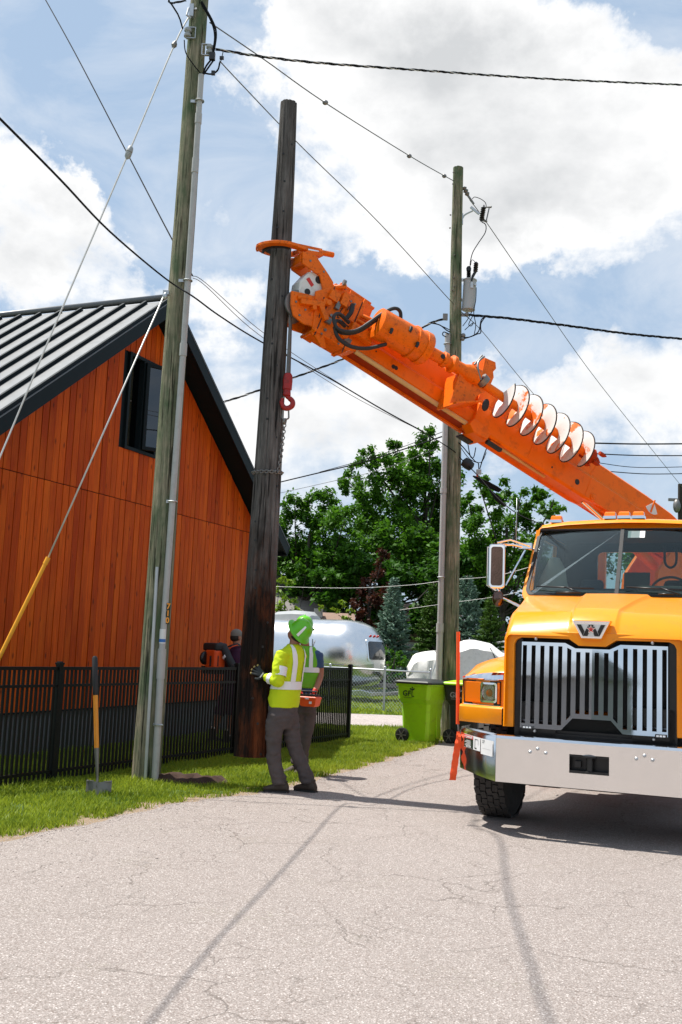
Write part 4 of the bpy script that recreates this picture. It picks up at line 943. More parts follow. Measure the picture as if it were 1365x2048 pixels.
# grille surround (orange) with rounded inner corners
def vb(x, o): return .10 + .055 * abs(x) / .7 + o
outer = rrect(-.775, .925, .775, 1.755, .03, 5)
inner = rrect(-.69, .86, .69, 1.715, .07, 5)
S = MB()
fo0 = lambda x, z: (x, vb(x, .0), z); fo1 = lambda x, z: (x, vb(x, .12), z)
top = [(-.775, .925), (-.775, 1.73), (-.75, 1.76), (-.13, 1.768), (.13, 1.768), (.75, 1.76), (.775, 1.73), (.775, .925), (.69, .925), (.69, 1.645)]
arc = [(.69 - .07 + .07 * cos(radians(a)), 1.645 + .07 * sin(radians(a))) for a in (15, 30, 45, 60, 75, 90)]
notch = [(.22, 1.712), (.15, 1.70), (.115, 1.66), (-.115, 1.66), (-.15, 1.70), (-.22, 1.712)]
allp = top + arc + notch + [(-x, z) for x, z in arc[::-1]] + [(-.69, 1.645), (-.69, .925)]
# build as quads between outer and inner chains
oc = [(-.785, .925), (-.785, 1.70), (-.77, 1.745), (-.74, 1.765), (-.4, 1.768), (-.2, 1.77), (-.13, 1.77), (.13, 1.77), (.2, 1.77), (.4, 1.768), (.74, 1.765), (.77, 1.745), (.785, 1.70), (.785, .925)]
ic = [(-.69, .925), (-.69, 1.655), (-.672, 1.693), (-.63, 1.713), (-.4, 1.713), (-.2, 1.71), (-.115, 1.655), (.115, 1.655), (.2, 1.71), (.4, 1.713), (.63, 1.713), (.672, 1.693), (.69, 1.655), (.69, .925)]
n_ = len(oc)
vs = [fo0(*p) for p in oc] + [fo0(*p) for p in ic] + [fo1(*p) for p in ic]
fs = [(j, j + 1, n_ + j + 1, n_ + j) for j in range(n_ - 1)] + [(n_ + j, n_ + j + 1, 2 * n_ + j + 1, 2 * n_ + j) for j in range(n_ - 1)] + [(0, n_, 2 * n_), (n_ - 1, 2 * n_ - 1, 3 * n_ - 1)]
S.add(vs, fs)
# outer side return to hood
vs = [fo0(*p) for p in oc] + [(x * 1.0, .20, z + (.02 if z > 1.7 else 0)) for x, z in oc]
S.add(vs, [(j, j + 1, n_ + j + 1, n_ + j) for j in range(n_ - 1)])
part(S, 'grille_surround', 'truck_yellow', bevel=.008)
R = MB(); R.box((0, .35, 1.27), (1.40, .03, .95)); part(R, 'radiator', 'radiator')
R = MB(); R.box((0, .25, .885), (1.3, .02, .06)); 
for x in (-1, 1): R.box((x * .658, .215, 1.29), (.062, .03, .86))
part(R, 'grille_backing', 'black_steel')
# chrome grille
def gt(x): x = abs(x); return 1.676 if x > .235 else (1.632 if x < .145 else 1.632 + .044 * (x - .145) / .09)
def gb(x): x = abs(x); return .928 if x > .26 else (1.035 if x < .16 else 1.035 - .107 * (x - .16) / .10)
gw = .622; pitch = .0792; xs_ = [i * pitch for i in range(-8, 9)]
g = MB()
def gy(x, o): return .088 + .06 * abs(x) + o
def ln(z): return .038 * (z - .93)
def gq(x0, x1, za, zb_, zc, zd, d=.045):       # column between x0..x1 ; bottom z at x0,x1 ; top z at x1,x0
    vs = [(x0, gy(x0, ln(za)), za), (x1, gy(x1, ln(zb_)), zb_), (x1, gy(x1, ln(zc)), zc), (x0, gy(x0, ln(zd)), zd), (x0, gy(x0, d + ln(za)), za), (x1, gy(x1, d + ln(zb_)), zb_), (x1, gy(x1, d + ln(zc)), zc), (x0, gy(x0, d + ln(zd)), zd)]
    g.add(vs, [(0, 1, 2, 3), (7, 6, 5, 4), (0, 4, 5, 1), (1, 5, 6, 2), (2, 6, 7, 3), (3, 7, 4, 0)])
slots = [((i + .5) * pitch - .0185, (i + .5) * pitch + .0185) for i in range(-8, 8)]
slots = [(a, b_) for a, b_ in slots if abs((a + b_) / 2) < gw - .02]
cuts = [-gw] + [v_ for sl2 in slots for v_ in sl2] + [gw]
for i in range(len(cuts) - 1):
    a, b_ = cuts[i], cuts[i + 1]
    if i % 2 == 0:
        sub = [a] + [c_ for c_ in (-.26, -.235, -.16, -.145, 0.0, .145, .16, .235, .26) if a + .003 < c_ < b_ - .003] + [b_]
        for p, q in zip(sub[:-1], sub[1:]): gq(p, q, gb(p), gb(q), gt(q), gt(p))
    else:
        m_ = .030
        gq(a, b_, gt(a) - m_, gt(b_) - m_, gt(b_), gt(a)); gq(a, b_, gb(a), gb(b_), gb(b_) + m_ + .01, gb(a) + m_ + .01)
        # sloped chrome returns inside the slot ends
        g.add([(a, gy(a, .032), gt(a) - m_), (b_, gy(b_, .032), gt(b_) - m_), (b_, gy(b_, .074), gt(b_) - m_ - .022), (a, gy(a, .074), gt(a) - m_ - .022)], [(0, 1, 2, 3)])
        g.add([(a, gy(a, .002), gb(a) + m_ + .01), (b_, gy(b_, .002), gb(b_) + m_ + .01), (b_, gy(b_, .045), gb(b_) + m_ + .04), (a, gy(a, .045), gb(a) + m_ + .04)], [(0, 1, 2, 3)])
gr_o = part(g, 'grille', 'chrome')
for x in (-.55, .57):
    b = MB(); b.box((x, gy(x, -.02), .935), (.095, .03, .028)); l_ = part(b, 'strobe_light', 'black_steel', bevel=.004)
    b = MB(); [b.box((x + d_ , gy(x, -.036), .935), (.02, .004, .014)) for d_ in (-.026, 0, .026)]; b.build('lens', 'reflective', l_, local=True)
b = MB()
for x, z in ((-.49, 1.703), (.50, 1.70), (-.49, .905), (.51, .903)): b.lathe((x, .13, z), (x, .105, z), [(.013, 0), (.013, .6), (.008, 1)], 12)
b.split('screw', 'galvanised', truck, local=True)
# emblem
e0 = lambda o: (lambda x, z: (x, .055 - o + (1.87 - z) * .10, z))
b = MB(); b.prism([(-.165, 1.875), (-.14, 1.835), (-.085, 1.712), (.085, 1.712), (.14, 1.835), (.165, 1.875)], e0(-.11), e0(0.0)); part(b, 'emblem_housing', 'truck_yellow', bevel=.006)
TZ = [(-.160, 1.868), (-.085, 1.722), (.085, 1.722), (.160, 1.868)]; TI = [(-.130, 1.842), (-.070, 1.736), (.070, 1.736), (.130, 1.842)]
b = MB(); b.prism(TZ, e0(.001), e0(.010)); em = part(b, 'emblem', 'chrome', bevel=.003)
b = MB(); b.prism(TI, e0(.0105), e0(.0125)); b.build('emblem_face', 'white_paint', em, local=True)
b = MB(); T_ = lambda pts: b.prism(pts, e0(.013), e0(.0165))
T_([(-.120, 1.838), (-.084, 1.838), (-.056, 1.782), (-.070, 1.742), (-.070, 1.740)]); T_([(.120, 1.838), (.084, 1.838), (.056, 1.782), (.070, 1.742), (.070, 1.740)])
T_([(-.069, 1.741), (-.030, 1.741), (-.008, 1.79), (-.024, 1.828), (-.050, 1.782)]); T_([(.069, 1.741), (.030, 1.741), (.008, 1.79), (.024, 1.828), (.050, 1.782)]); T_([(-.022, 1.838), (.022, 1.838), (.007, 1.80), (-.007, 1.80)])
b.build('letter', 'black_steel', em, local=True)
def star(R_, r2, cz): return [((R_ if i % 2 == 0 else r2) * sin(i * pi / 5), cz + (R_ if i % 2 == 0 else r2) * cos(i * pi / 5)) for i in range(10)]
b = MB(); b.prism(star(.040, .0165, 1.797), e0(.017), e0(.019)); b.build('star_rim', 'chrome', em, local=True)
b = MB(); b.prism(star(.031, .0125, 1.797), e0(.0195), e0(.0215)); b.build('star', 'label_red', em, local=True)
# fenders
def fender(s):
    b = MB(); rows = []
    N = 9
    for i in range(N):
        f = i / (N - 1); x = .80 + .43 * f; sw = .16 * f ** 1.5; dz = .10 * f ** 2
        edge = 0.10 if i == N - 1 else 0.0
        pr = [(.185 + sw, .935), (.175 + sw, .96), (.18 + sw, 1.072), (.20 + sw, 1.088), (.262 + sw, 1.092), (.268 + sw, 1.10), (.272 + sw, 1.315), (.262 + sw, 1.325), (.272 + sw, 1.375 - dz * .4), (.30 + sw, 1.405 - dz * .6), (.42 + sw, 1.47 - dz), (.75 + sw * .6, 1.545 - dz), (1.15, 1.57 - dz), (1.55, 1.50 - dz), (1.85, 1.30 - dz * .5), (1.98, 1.02), (1.98, .95)]
        rows.append([Vector((s * x, y, z)) for y, z in pr])
    # outer lip turns down and in
    last = rows[-1]; rows.append([Vector((p.x + s * .012, p.y, p.z - (.02 if p.z > 1.1 else 0))) for p in last]); rows.append([Vector((p.x + s * .012, p.y + .01, max(.95, p.z - .10) if p.z > 1.0 and p.y > .35 else p.z)) for p in last])
    if s > 0: rows = rows[::-1]
    b.rings(rows, caps=False, closed=False)
    # end plates
    return part(b, 'fender', 'truck_yellow', bevel=.006)
fender(-1); fender(1)
for s in (-1, 1):
    b = MB(); b.box((s * 1.0, .62, 1.0), (.40, .62, .5)); part(b, 'wheel_well_liner', 'black_rubber') if False else None
    b = MB(); rows = []
    for i in range(5):
        f = i / 4; x = .81 + .425 * f; sw = .16 * f ** 1.5; rows.append([Vector((s * x, .255 + sw, 1.318)), Vector((s * x, .243 + sw, 1.33)), Vector((s * x, .250 + sw, 1.372 - .03 * f)), Vector((s * x, .285 + sw, 1.398 - .055 * f * f - .005))])
    b.rings(rows, caps=False, closed=False); part(b, 'fender_trim', 'chrome')
    # headlight
    def hy(x, o=0): f = (abs(x) - .80) / .43; return .268 + .16 * max(0, f) ** 1.5 + o
    def hl(pts, o0, o1): 
        bb = MB(); bb.prism([(s * x, z) for x, z in pts], lambda x, z: (x, hy(x, o0), z), lambda x, z: (x, hy(x, o1), z)); return bb
    hd = part(hl([(.835, 1.098), (1.22, 1.098), (1.235, 1.31), (.835, 1.31)], .0, -.012), 'headlight', 'black_steel')
    hl([(1.03, 1.112), (1.205, 1.112), (1.218, 1.30), (1.03, 1.30)], -.0125, -.028).build('turn_signal', 'amber_lens', hd, local=True, bevel=.006)
    hl([(.842, 1.112), (.862, 1.112), (.862, 1.30), (.842, 1.30)], -.0125, -.026).build('turn_signal', 'amber_lens', hd, local=True)
    b = MB(); o_ = rrect(.865, 1.118, 1.035, 1.298, .025, 4); i_ = rrect(.882, 1.135, 1.018, 1.281, .02, 4)
    b.ringface([(s * x, z) for x, z in o_], [(s * x, z) for x, z in i_], lambda x, z: (x, hy(x, -.0125), z), lambda x, z: (x, hy(x, -.035), z)); b.build('bezel', 'chrome', hd, local=True)
    b = MB()
    rows = [[Vector((s * (.95 + .068 * r_ * cos(a)), hy(.95, -.013 - .012 * 0 + .0) + .0 - .001 + (-.0) , 1.208 + .073 * r_ * sin(a))) for a in np.linspace(0, 2 * pi, 20, endpoint=False)] for r_ in (1, .6, .2)]
    b.rings(rows, caps=True); b.build('reflector', 'brushed_steel', hd, local=True)
    b = MB(); b.ell((s * .945, hy(.95, -.02), 1.205), (.03, .008, .035)); b.build('bulb', 'amber_lens', hd, local=True)
    hl(i_, -.030, -.033).build('lens', 'lamp_glass', hd, local=True)
    b = MB(); b.prism([(s * .835, 1.085), (s * 1.215, 1.085), (s * 1.22, 1.098), (s * .835, 1.098)], lambda x, z: (x, hy(x, -.01), z), lambda x, z: (x, hy(x, -.024), z)); b.build('lower_trim', 'chrome', hd, local=True)
# bumper
b = MB(); zb0, zb1 = .462, .832
holeL, holeR, hz0, hz1 = -.165, .165, .588, .742
cell = [(-.80, holeL, zb0, zb1), (holeL, holeR, zb0, hz0), (holeL, holeR, hz1, zb1), (holeR, .80, zb0, zb1)]
FX = [-.80, holeL, holeR, .80]; FZ = [zb0, hz0, hz1, zb1]
vs = []; idx = {}
for i, x in enumerate(FX):
    for j, z in enumerate(FZ): idx[(i, j)] = len(vs); vs.append((x, 0, z))
fs = [(idx[(i, j)], idx[(i + 1, j)], idx[(i + 1, j + 1)], idx[(i, j + 1)]) for i in range(3) for j in range(3) if (i, j) != (1, 1)]
b.add(vs, fs)
b.add([(holeL, 0, hz0), (holeR, 0, hz0), (holeR, 0, hz1), (holeL, 0, hz1), (holeL, .03, hz0), (holeR, .03, hz0), (holeR, .03, hz1), (holeL, .03, hz1)], [(0, 1, 5, 4), (1, 2, 6, 5), (2, 3, 7, 6), (3, 0, 4, 7)])
prof = [(0, zb1), (.010, zb1 + .022), (.03, zb1 + .03), (.09, zb1 + .03)]
for (x0, x1) in ((-.80, holeL), (holeL, holeR), (holeR, .80)):
    b.rings([[Vector((x, y, z)) for y, z in prof] for x in (x0, x1)], caps=False, closed=False)
    b.add([(x0, 0, zb0), (x1, 0, zb0), (x1, .05, zb0 - .012), (x0, .05, zb0 - .012)], [(0, 1, 2, 3)])
bmp = part(b, 'bumper', 'brushed_steel')
for s in (-1, 1):
    b = MB(); rows = []
    for i in range(6):
        f = i / 5; x = s * (.802 + .425 * f); y = .37 * f ** 1.25; zb_ = zb0 + .050 * f; zt_ = zb1 + .02 * f
        rows.append([Vector((x, y + .06, zb_ - .01)), Vector((x, y, zb_)), Vector((x, y, zt_)), Vector((x, y + .012, zt_ + .022)), Vector((x, y + .08, zt_ + .03))])
    last = rows[-1]; rows.append([p + Vector((s * .015, .03, 0)) for p in last]); rows.append([p + Vector((s * .012, .30, 0)) for p in last])
    b.rings(rows, caps=False, closed=False); b.build('bumper_end', 'brushed_steel', bmp, local=True)
b = MB()
for x, z in ((-.50, .735), (-.435, .765), (-.365, .735), (.385, .745), (.45, .775), (.515, .745)): b.lathe((x, 0, z), (x, -.012, z), [(.015, 0), (.015, .4), (.008, 1)], 14)
b.split('bumper_bolt', 'galvanised', bmp, local=True)
b = MB(); b.box((0, .10, .665), (.36, .02, .18)); b.box((0, .05, .60), (.33, .09, .02)); b.box((0, .05, .73), (.33, .09, .012)); b.lathe((0, .03, .59), (0, .03, .75), [(.05, 0), (.05, .1), (.03, .14), (.03, .8), (.07, .84), (.07, .93), (.03, 1)], 20); b.box((-.10, .06, .66), (.05, .05, .05)); b.build('tow_hook', 'black_steel', bmp, local=True)
# stickers on the left wing
def wingp(f, z): 
    x = -(.802 + .425 * f); y = .37 * f ** 1.25; return Vector((x, y, z))
def sticker(name, f0, f1, z0, z1, mat, off=.003, par=None):
    b = MB(); n = 4; A = []; B_ = []
    for i in range(n + 1):
        f = f0 + (f1 - f0) * i / n; d = Vector((-.37 * 1.25 * f ** .25, -.425, 0)).normalized()
        A.append(wingp(f, z0 + .03 * f) + d * off); B_.append(wingp(f, z1 + .03 * f) + d * off)
    b.add(A + B_, [(i, i + 1, n + 2 + i, n + 1 + i) for i in range(n)]); return b.build(name, mat, par or bmp, local=True)
sticker('warning_label', .40, .885, .682, .80, 'paper', .003)
sticker('warning_label', .605, .88, .685, .765, 'logo_black', .005); sticker('warning_label', .605, .88, .766, .797, 'label_red', .005)
sticker('notice_paper', .07, .38, .665, .80, 'paper', .003)
for i in range(7):
    if i == 6: continue
    sticker('warning_text', .66 + .02 * (i % 2), .86 - .03 * (i % 3), .705 + i * .0085, .7085 + i * .0085, 'paper', .0065)
sticker('warning_drawing', .545, .555, .70, .78, 'logo_black', .005); sticker('warning_drawing', .47, .555, .775, .78, 'logo_black', .005); sticker('warning_drawing', .455, .46, .73, .78, 'logo_black', .005); sticker('warning_drawing', .50, .56, .695, .704, 'logo_black', .005)
sticker('notice_line', .12, .33, .717, .719, 'logo_grey', .0045)
def wing_M(f, z, off):
    d = Vector((-.37 * 1.25 * f ** .25, -.425, 0)).normalized(); xax = Vector((-d.y, d.x, 0)); 
    if xax.x < 0: xax = -xax
    M_ = Matrix((xax, Vector((0, 0, 1)), xax.cross(Vector((0, 0, 1))))).transposed().to_4x4(); M_.translation = wingp(f, z + .03 * f) + d * off; return M_
WT = Matrix.Translation(TL) @ Matrix.Rotation(-TA, 4, 'Z')
text('warning_text', 'DANGER', .030, WT @ wing_M(.72, .781, .0065), 'paper', bmp, thick=.0004, bold=.0006)
text('warning_text', 'KEEP CLEAR', .017, WT @ wing_M(.74, .695, .0065), 'paper', bmp, thick=.0004, bold=.0004)
text('notice_text', '27', .034, WT @ wing_M(.31, .775, .0045), 'logo_black', bmp, thick=.0004)
b = MB(); M_ = wing_M(.865, .776, .0062); b.M = M_; b.prism([(0, 0), (.018, 0), (.009, .017)], lambda x, y: (x, y, 0), lambda x, y: (x, y, .0004)); b.build('warning_triangle', 'paper', bmp, local=True)
# marker whip and ribbon
b = MB(); b.tube([(-1.262, .42, .80), (-1.27, .40, .93)], .010, 8); wp = part(b, 'marker_post', 'dull_steel')
b = MB(); b.tube([(-1.27, .40, .90), (-1.285, .39, 1.75)], [.0175, .0165], 10); b.build('marker_rod', 'flag_orange', wp, local=True)
b = MB(); rb = catmull([(-1.255, .37, .835), (-1.245, .35, .76), (-1.262, .36, .66), (-1.275, .35, .54), (-1.292, .35, .395)], 6); rows = []
for i, p in enumerate(rb):
    a = .5 * sin(i * .9) + .3; wd_ = .014 + .018 * min(1, i / 8); rows.append([p + Vector((-cos(a) * wd_, -sin(a) * wd_, 0)), p + Vector((0, .008 * sin(i * 1.4), 0)), p + Vector((cos(a) * wd_, sin(a) * wd_, 0))])
rows2 = [[p + Vector((0, .003, 0)) for p in r_] for r_ in rows]
b.rings([r_ + s_[::-1] for r_, s_ in zip(rows, rows2)]); b.build('ribbon', 'flag_orange', wp, local=True)
# cab
CW = 1.0
def ws(x, z, o=0): return (x, 1.50 + .42 * (z - 2.19) / .7 + .10 * (abs(x) / .95) ** 2 + o * 1.0, z)
O_ = [(x * 1.0, z) for x, z in rrect(-.985, 2.10, .985, 2.975, .12, 5)]
O_ = [(x * (1 - .075 * (z - 2.1) / .87), z) for x, z in O_]
I_ = [(x * (1 - .055 * (z - 2.1) / .87), z) for x, z in rrect(-.935, 2.185, .935, 2.895, .075, 5)]
b = MB(); b.ringface(O_, I_, lambda x, z: ws(x, z, 0), lambda x, z: ws(x, z, .05)); cab = part(b, 'cab', 'truck_yellow', bevel=.008)
b = MB(); J_ = [(x * .975, 2.545 + (z - 2.545) * .965) for x, z in I_]
b.ringface([(x * 1.012, 2.545 + (z - 2.545) * 1.02) for x, z in I_], J_, lambda x, z: ws(x, z, -.010), lambda x, z: ws(x, z, .012)); b.build('windscreen_seal', 'black_rubber', cab, local=True)
b = MB(); b.prism([(-.020, 2.19), (.020, 2.19), (.018, 2.89), (-.018, 2.89)], lambda x, z: ws(x, z, -.014), lambda x, z: ws(x, z, .03)); b.build('windscreen_divider', 'black_rubber', cab, local=True)
for s in (-1, 1):
    b = MB(); pts = [(x, z) for x, z in J_ if x * s > 0]
    half = [(s * .021, 2.20)] + ([p for p in J_ if p[0] * s > .03]) + [(s * .019, 2.88)]
    half = sorted(half, key=lambda p: math.atan2(p[1] - 2.54, p[0] - s * .45))
    b.prism(half, lambda x, z: ws(x, z, .0), lambda x, z: ws(x, z, .005)); b.build('windscreen', 'window_glass', cab, local=True)
    # wipers
    b = MB(); y_ = lambda x, z: Vector(ws(x, z, -.035))
    x0 = -.50 if s < 0 else .62
    b.tube([y_(-.35 if s < 0 else .60, 2.20), y_(-.52 if s < 0 else .42, 2.262)], .008, 6); b.tube([y_(-.82 if s < 0 else .09, 2.268), y_(-.22 if s < 0 else .62, 2.246)], .007, 6); b.tube([y_(-.60 if s < 0 else .40, 2.20), y_(-.36 if s < 0 else .55, 2.205)], .010, 6); b.build('wiper', 'black_steel', cab, local=True)
# roof, sides, rear
b = MB(); rr_ = []
for y, dz in ((ws(0, 2.94)[1] - .035, -.035), (ws(0, 2.94)[1] + .0, .0), (2.12, .03), (2.7, .045), (3.25, .03), (3.36, .0)):
    rr_.append([Vector((x, y + .08 * abs(x), 2.965 + dz + .035 * (1 - (x / .92) ** 2) - (.07 if abs(x) > .9 else (.012 if abs(x) > .85 else 0)))) for x in (-.925, -.905, -.86, -.6, -.3, 0, .3, .6, .86, .905, .925)])
rf_o = part(MB().rings(rr_, caps=False, closed=False), 'cab_roof', 'truck_yellow', bevel=.004)
for s in (-1, 1):
    b = MB(); so_ = [(1.52, 1.25), (3.36, 1.25), (3.36, 2.90), (1.90, 2.90)]; si_ = [(1.85, 2.22), (2.85, 2.22), (2.85, 2.82), (2.10, 2.82)]
    f0 = lambda y, z, o=0: (s * ((.985 if z > 1.5 else 1.0) - .075 * max(0, z - 2.1) / .87 - o), y + .08, z)
    b.ringface(so_, si_, lambda y, z: f0(y, z), lambda y, z: f0(y, z, .04)); sd_ = b.build('side_panel', 'truck_yellow', cab, local=True)
    b = MB(); b.ringface([(1.62, 1.3), (3.28, 1.3), (3.28, 2.88), (1.95, 2.88)], si_, lambda y, z: f0(y, z, .042), lambda y, z: f0(y, z, .05)); b.build('door_trim', 'interior', cab, local=True)
    b = MB(); b.prism(si_, lambda y, z: f0(y, z, .015), lambda y, z: f0(y, z, .02)); b.build('side_window', 'window_glass', cab, local=True)
b = MB(); ro = [(-.95, 1.25), (.95, 1.25), (.90, 2.93), (-.90, 2.93)]
RO = rrect(-.93, 1.25, .93, 2.93, .06, 4); RI = rrect(-.50, 2.37, .50, 2.80, .07, 4)
b.ringface(RO, RI, lambda x, z: (x, 3.36, z), lambda x, z: (x, 3.40, z)); b.build('rear_panel', 'truck_yellow', cab, local=True)
b = MB(); b.ringface(RO, RI, lambda x, z: (x * .98, 3.33, z), lambda x, z: (x * .98, 3.355, z)); b.build('rear_lining', 'interior', cab, local=True)
b = MB(); b.prism(RI, lambda x, z: (x, 3.375, z), lambda x, z: (x, 3.38, z)); b.build('rear_window', 'window_glass', cab, local=True)
b = MB(); b.box((0, 2.6, 2.90), (1.74, 1.3, .015)); b.box((0, 2.5, 1.6), (1.85, 1.6, .03)); b.build('headlining', 'interior', cab, local=True)
b = MB(); b.prism([(-.90, 2.10), (.90, 2.10), (.90, 2.235), (.3, 2.24), (-.90, 2.235)], lambda x, z: (x, 1.66, z), lambda x, z: (x, 1.98, z - .0)); b.box((.42, 1.86, 2.27), (.5, .22, .06)); b.build('dashboard', 'dash', cab, local=True, bevel=.02)
for x in (-.45, .45):
    b = MB(); b.box((x, 2.75, 1.95), (.5, .14, .72)); b.box((x, 2.75, 2.36), (.26, .10, .14)); b.box((x, 2.5, 1.86), (.5, .5, .14)); b.build('seat', 'seat_cloth', cab, local=True, bevel=.05)
b = MB(); b.tube([Vector((.45 + .21 * cos(a), 2.12 + .05 * sin(a), 2.22 + .20 * sin(a))) for a in np.linspace(0, 2 * pi, 28, endpoint=False)], .014, 8, loop=True); b.bar((.25, 2.12, 2.22), (.65, 2.12, 2.22), .03, .02); b.tube([(.45, 2.12, 2.22), (.45, 1.85, 2.1)], .03, 8); b.build('steering_wheel', 'black_rubber', cab, local=True)
b = MB(); b.box((.12, 2.1, 2.36), (.26, .03, .20), Matrix.Rotation(radians(-12), 3, 'X')); b.tube([(.12, 2.12, 2.28), (.12, 2.2, 1.95)], .02, 8); b.build('laptop', 'black_rubber', cab, local=True)
b = MB(); rows = []
for i in range(7):
    f = i / 6; wd_ = .05 + .14 * f ** .8; rows.append([Vector((-.72 + wd_ * cos(a) * (1 + .12 * sin(3 * a + i)), 1.98 + .07 * sin(a), 2.60 - .38 * f)) for a in np.linspace(0, 2 * pi, 14, endpoint=False)])
b.rings(rows); b.build('hanging_jacket', 'cover_cloth', cab, local=True)
b = MB(); b.prism([(.055, 2.80), (.225, 2.80), (.225, 2.875), (.055, 2.875)], lambda x, z: ws(x, z, .010), lambda x, z: ws(x, z, .012)); b.build('permit_sticker', 'paper', cab, local=True)
b = MB(); b.tube(catmull([(.30, 3.1, 2.86), (.30, 3.1, 2.66), (.36, 3.1, 2.60), (.42, 3.1, 2.66), (.42, 3.1, 2.86)], 6), .014, 8); b.build('coiled_lead', 'black_rubber', cab, local=True)
# roof lamps
for x in (-.72, -.145, .0, .145, .72):
    b = MB(); y0 = 2.03 + .07 * abs(x); z0 = 3.022 - (.028 if abs(x) > .5 else 0); b.box((x, y0, z0 + .008), (.13, .12, .03)); ml = part(b, 'marker_light', 'chrome')
    b = MB(); q0 = [(-.058, -.052), (.058, -.052), (.058, .055), (-.058, .055)]
    b.rings([[Vector((x + p * 1, y0 + q, z0 + .017)) for p, q in q0], [Vector((x + p * .95, y0 + q * .85 + .01, z0 + .055)) for p, q in q0], [Vector((x + p * .85, y0 + q * .6 + .02, z0 + .073)) for p, q in q0]], True, False); b.build('lens', 'amber_lens', ml, local=True, bevel=.006)
# mirrors
for s in (-1, 1):
    b = MB(); R_ = Matrix.Rotation(s * radians(-14), 3, 'Z'); c_ = Vector((s * 1.25, 1.62, 2.475))
    outl = rrect(-.085, -.235, .085, .235, .035, 4)
    b.prism(outl, lambda x, z: c_ + R_ @ Vector((x, -.03, z)), lambda x, z: c_ + R_ @ Vector((x, .03, z))); mr = part(b, 'mirror', 'chrome', bevel=.012); b = MB(); b.prism(rrect(-.062, -.205, .062, .205, .03, 4), lambda x, z: c_ + R_ @ Vector((x, -.036, z)), lambda x, z: c_ + R_ @ Vector((x, -.0305, z))); b.build('mirror_back', 'chrome_dark_reflection', mr, local=True)  # back panel wears the painted dark reflection
    b = MB(); b.tube([c_ + Vector((s * -.08 * 0, 0, .235)) + R_ @ Vector((-.095 * s * -1 * -1, -.0, -.02)), c_ + R_ @ Vector((s * .1, 0, .2)), c_ + R_ @ Vector((s * .1, 0, -.2)), c_ + Vector((0, 0, -.255))], .010, 8)
    b.tube([c_ + Vector((0, 0, .25)), (s * 1.12, 1.66, 2.76), (s * .93, 1.80, 2.70)], .011, 8); b.tube([c_ + Vector((0, 0, .235)), (s * 1.1, 1.72, 2.71), (s * .92, 1.9, 2.68)], .013, 8)
    b.tube([c_ + Vector((0, 0, -.22)), c_ + Vector((s * -.06, .0, -.33)), (s * 1.0, 1.62, 2.06)], .014, 8); b.tube([c_ + Vector((s * -.1, 0, -.20)), (s * .98, 1.75, 2.66)], .011, 8); b.build('mirror_arm', 'chrome', mr, local=True)
    b = MB(); b.box((s * .99, 1.82, 2.71), (.14, .07, .06)); b.build('mirror_bracket', 'chrome', mr, local=True)
    b = MB(); b.ell(c_ + Vector((s * -.02, -.0, -.34)), (.062, .035, .085)); b.build('spot_mirror', 'chrome_dark_reflection', mr, local=True)
b = MB(); b.tube([(-1.08, 1.75, 2.72), (-1.08, 1.75, 3.22)], .004, 6); part(b, 'aerial', 'galvanised')
# chassis and wheels
b = MB()
for s in (-1, 1): b.box((s * .43, 5.0, .88), (.08, 9.2, .28))
b.box((0, 1.05, .55), (1.7, .14, .14)); b.box((0, .5, .62), (.9, .4, .3)); b.box((0, .35, .85), (1.3, .3, .08)); b.tube([(.1, 1.3, .75), (.1, 3.0, .7)], .2, 12); b.box((-.5, 1.0, .9), (.35, 1.6, .5)); b.box((.5, 1.0, .9), (.35, 1.6, .5))
part(b, 'chassis', 'black_steel')
b = MB(); b.box((0, 2.4, 1.2), (1.9, 1.9, .12)); part(b, 'cab_floor', 'black_steel')
for s in (-1, 1):
    b = MB(); b.cyl((s * 1.2, 2.9, .82), (s * 1.2, 3.0, .82), .01); b.tube([(s * .85, 2.1, .8), (s * .85, 3.3, .8)], .28, 20); part(b, 'fuel_tank', 'brushed_steel')
RW = .515
def wheel(x, y, dual=False):
    s = 1 if x > 0 else -1; w_ = .29
    b = MB(); c_ = Vector((x, y, RW))
    prof = [(.30, -.5), (.36, -.52), (.44, -.5), (.485, -.44), (.497, -.40), (.497, .40), (.485, .44), (.44, .5), (.36, .52), (.30, .5)]
    b.lathe(c_ - Vector((w_ / 2, 0, 0)), c_ + Vector((w_ / 2, 0, 0)), [(r_ , .5 + h) for r_, h in prof], 56)
    rows_ = [(-.115, .0), (-.058, .5), (0, 0), (.058, .5), (.115, .0)]; NB = 40
    for u, ph in rows_:
        for i in range(NB):
            a = 2 * pi * (i + ph) / NB; Ra = Matrix.Rotation(a, 3, 'X') @ Matrix.Rotation(radians(10 if i % 2 else -6), 3, 'Z')
            b.box(c_ + Vector((u, 0, 0)) + Matrix.Rotation(a, 3, 'X') @ Vector((0, 0, .500)), (.050, .066, .030), Ra)
    t_ = part(b, 'wheel', 'tyre_rubber')
    b = MB(); b.lathe(c_ - Vector((w_ * .4 * s, 0, 0)), c_ + Vector((w_ * .42 * s, 0, 0)), [(.28, 0), (.30, .02), (.26, .1), (.26, .6), (.10, .62), (.10, .95), (.30, .98), (.29, 1)], 28); b.build('rim', 'white_paint', t_, local=True)
wheel(-1.03, 1.12); wheel(1.03, 1.12)
for y in (6.4, 7.75):
    for s in (-1, 1): wheel(s * 1.08, y)
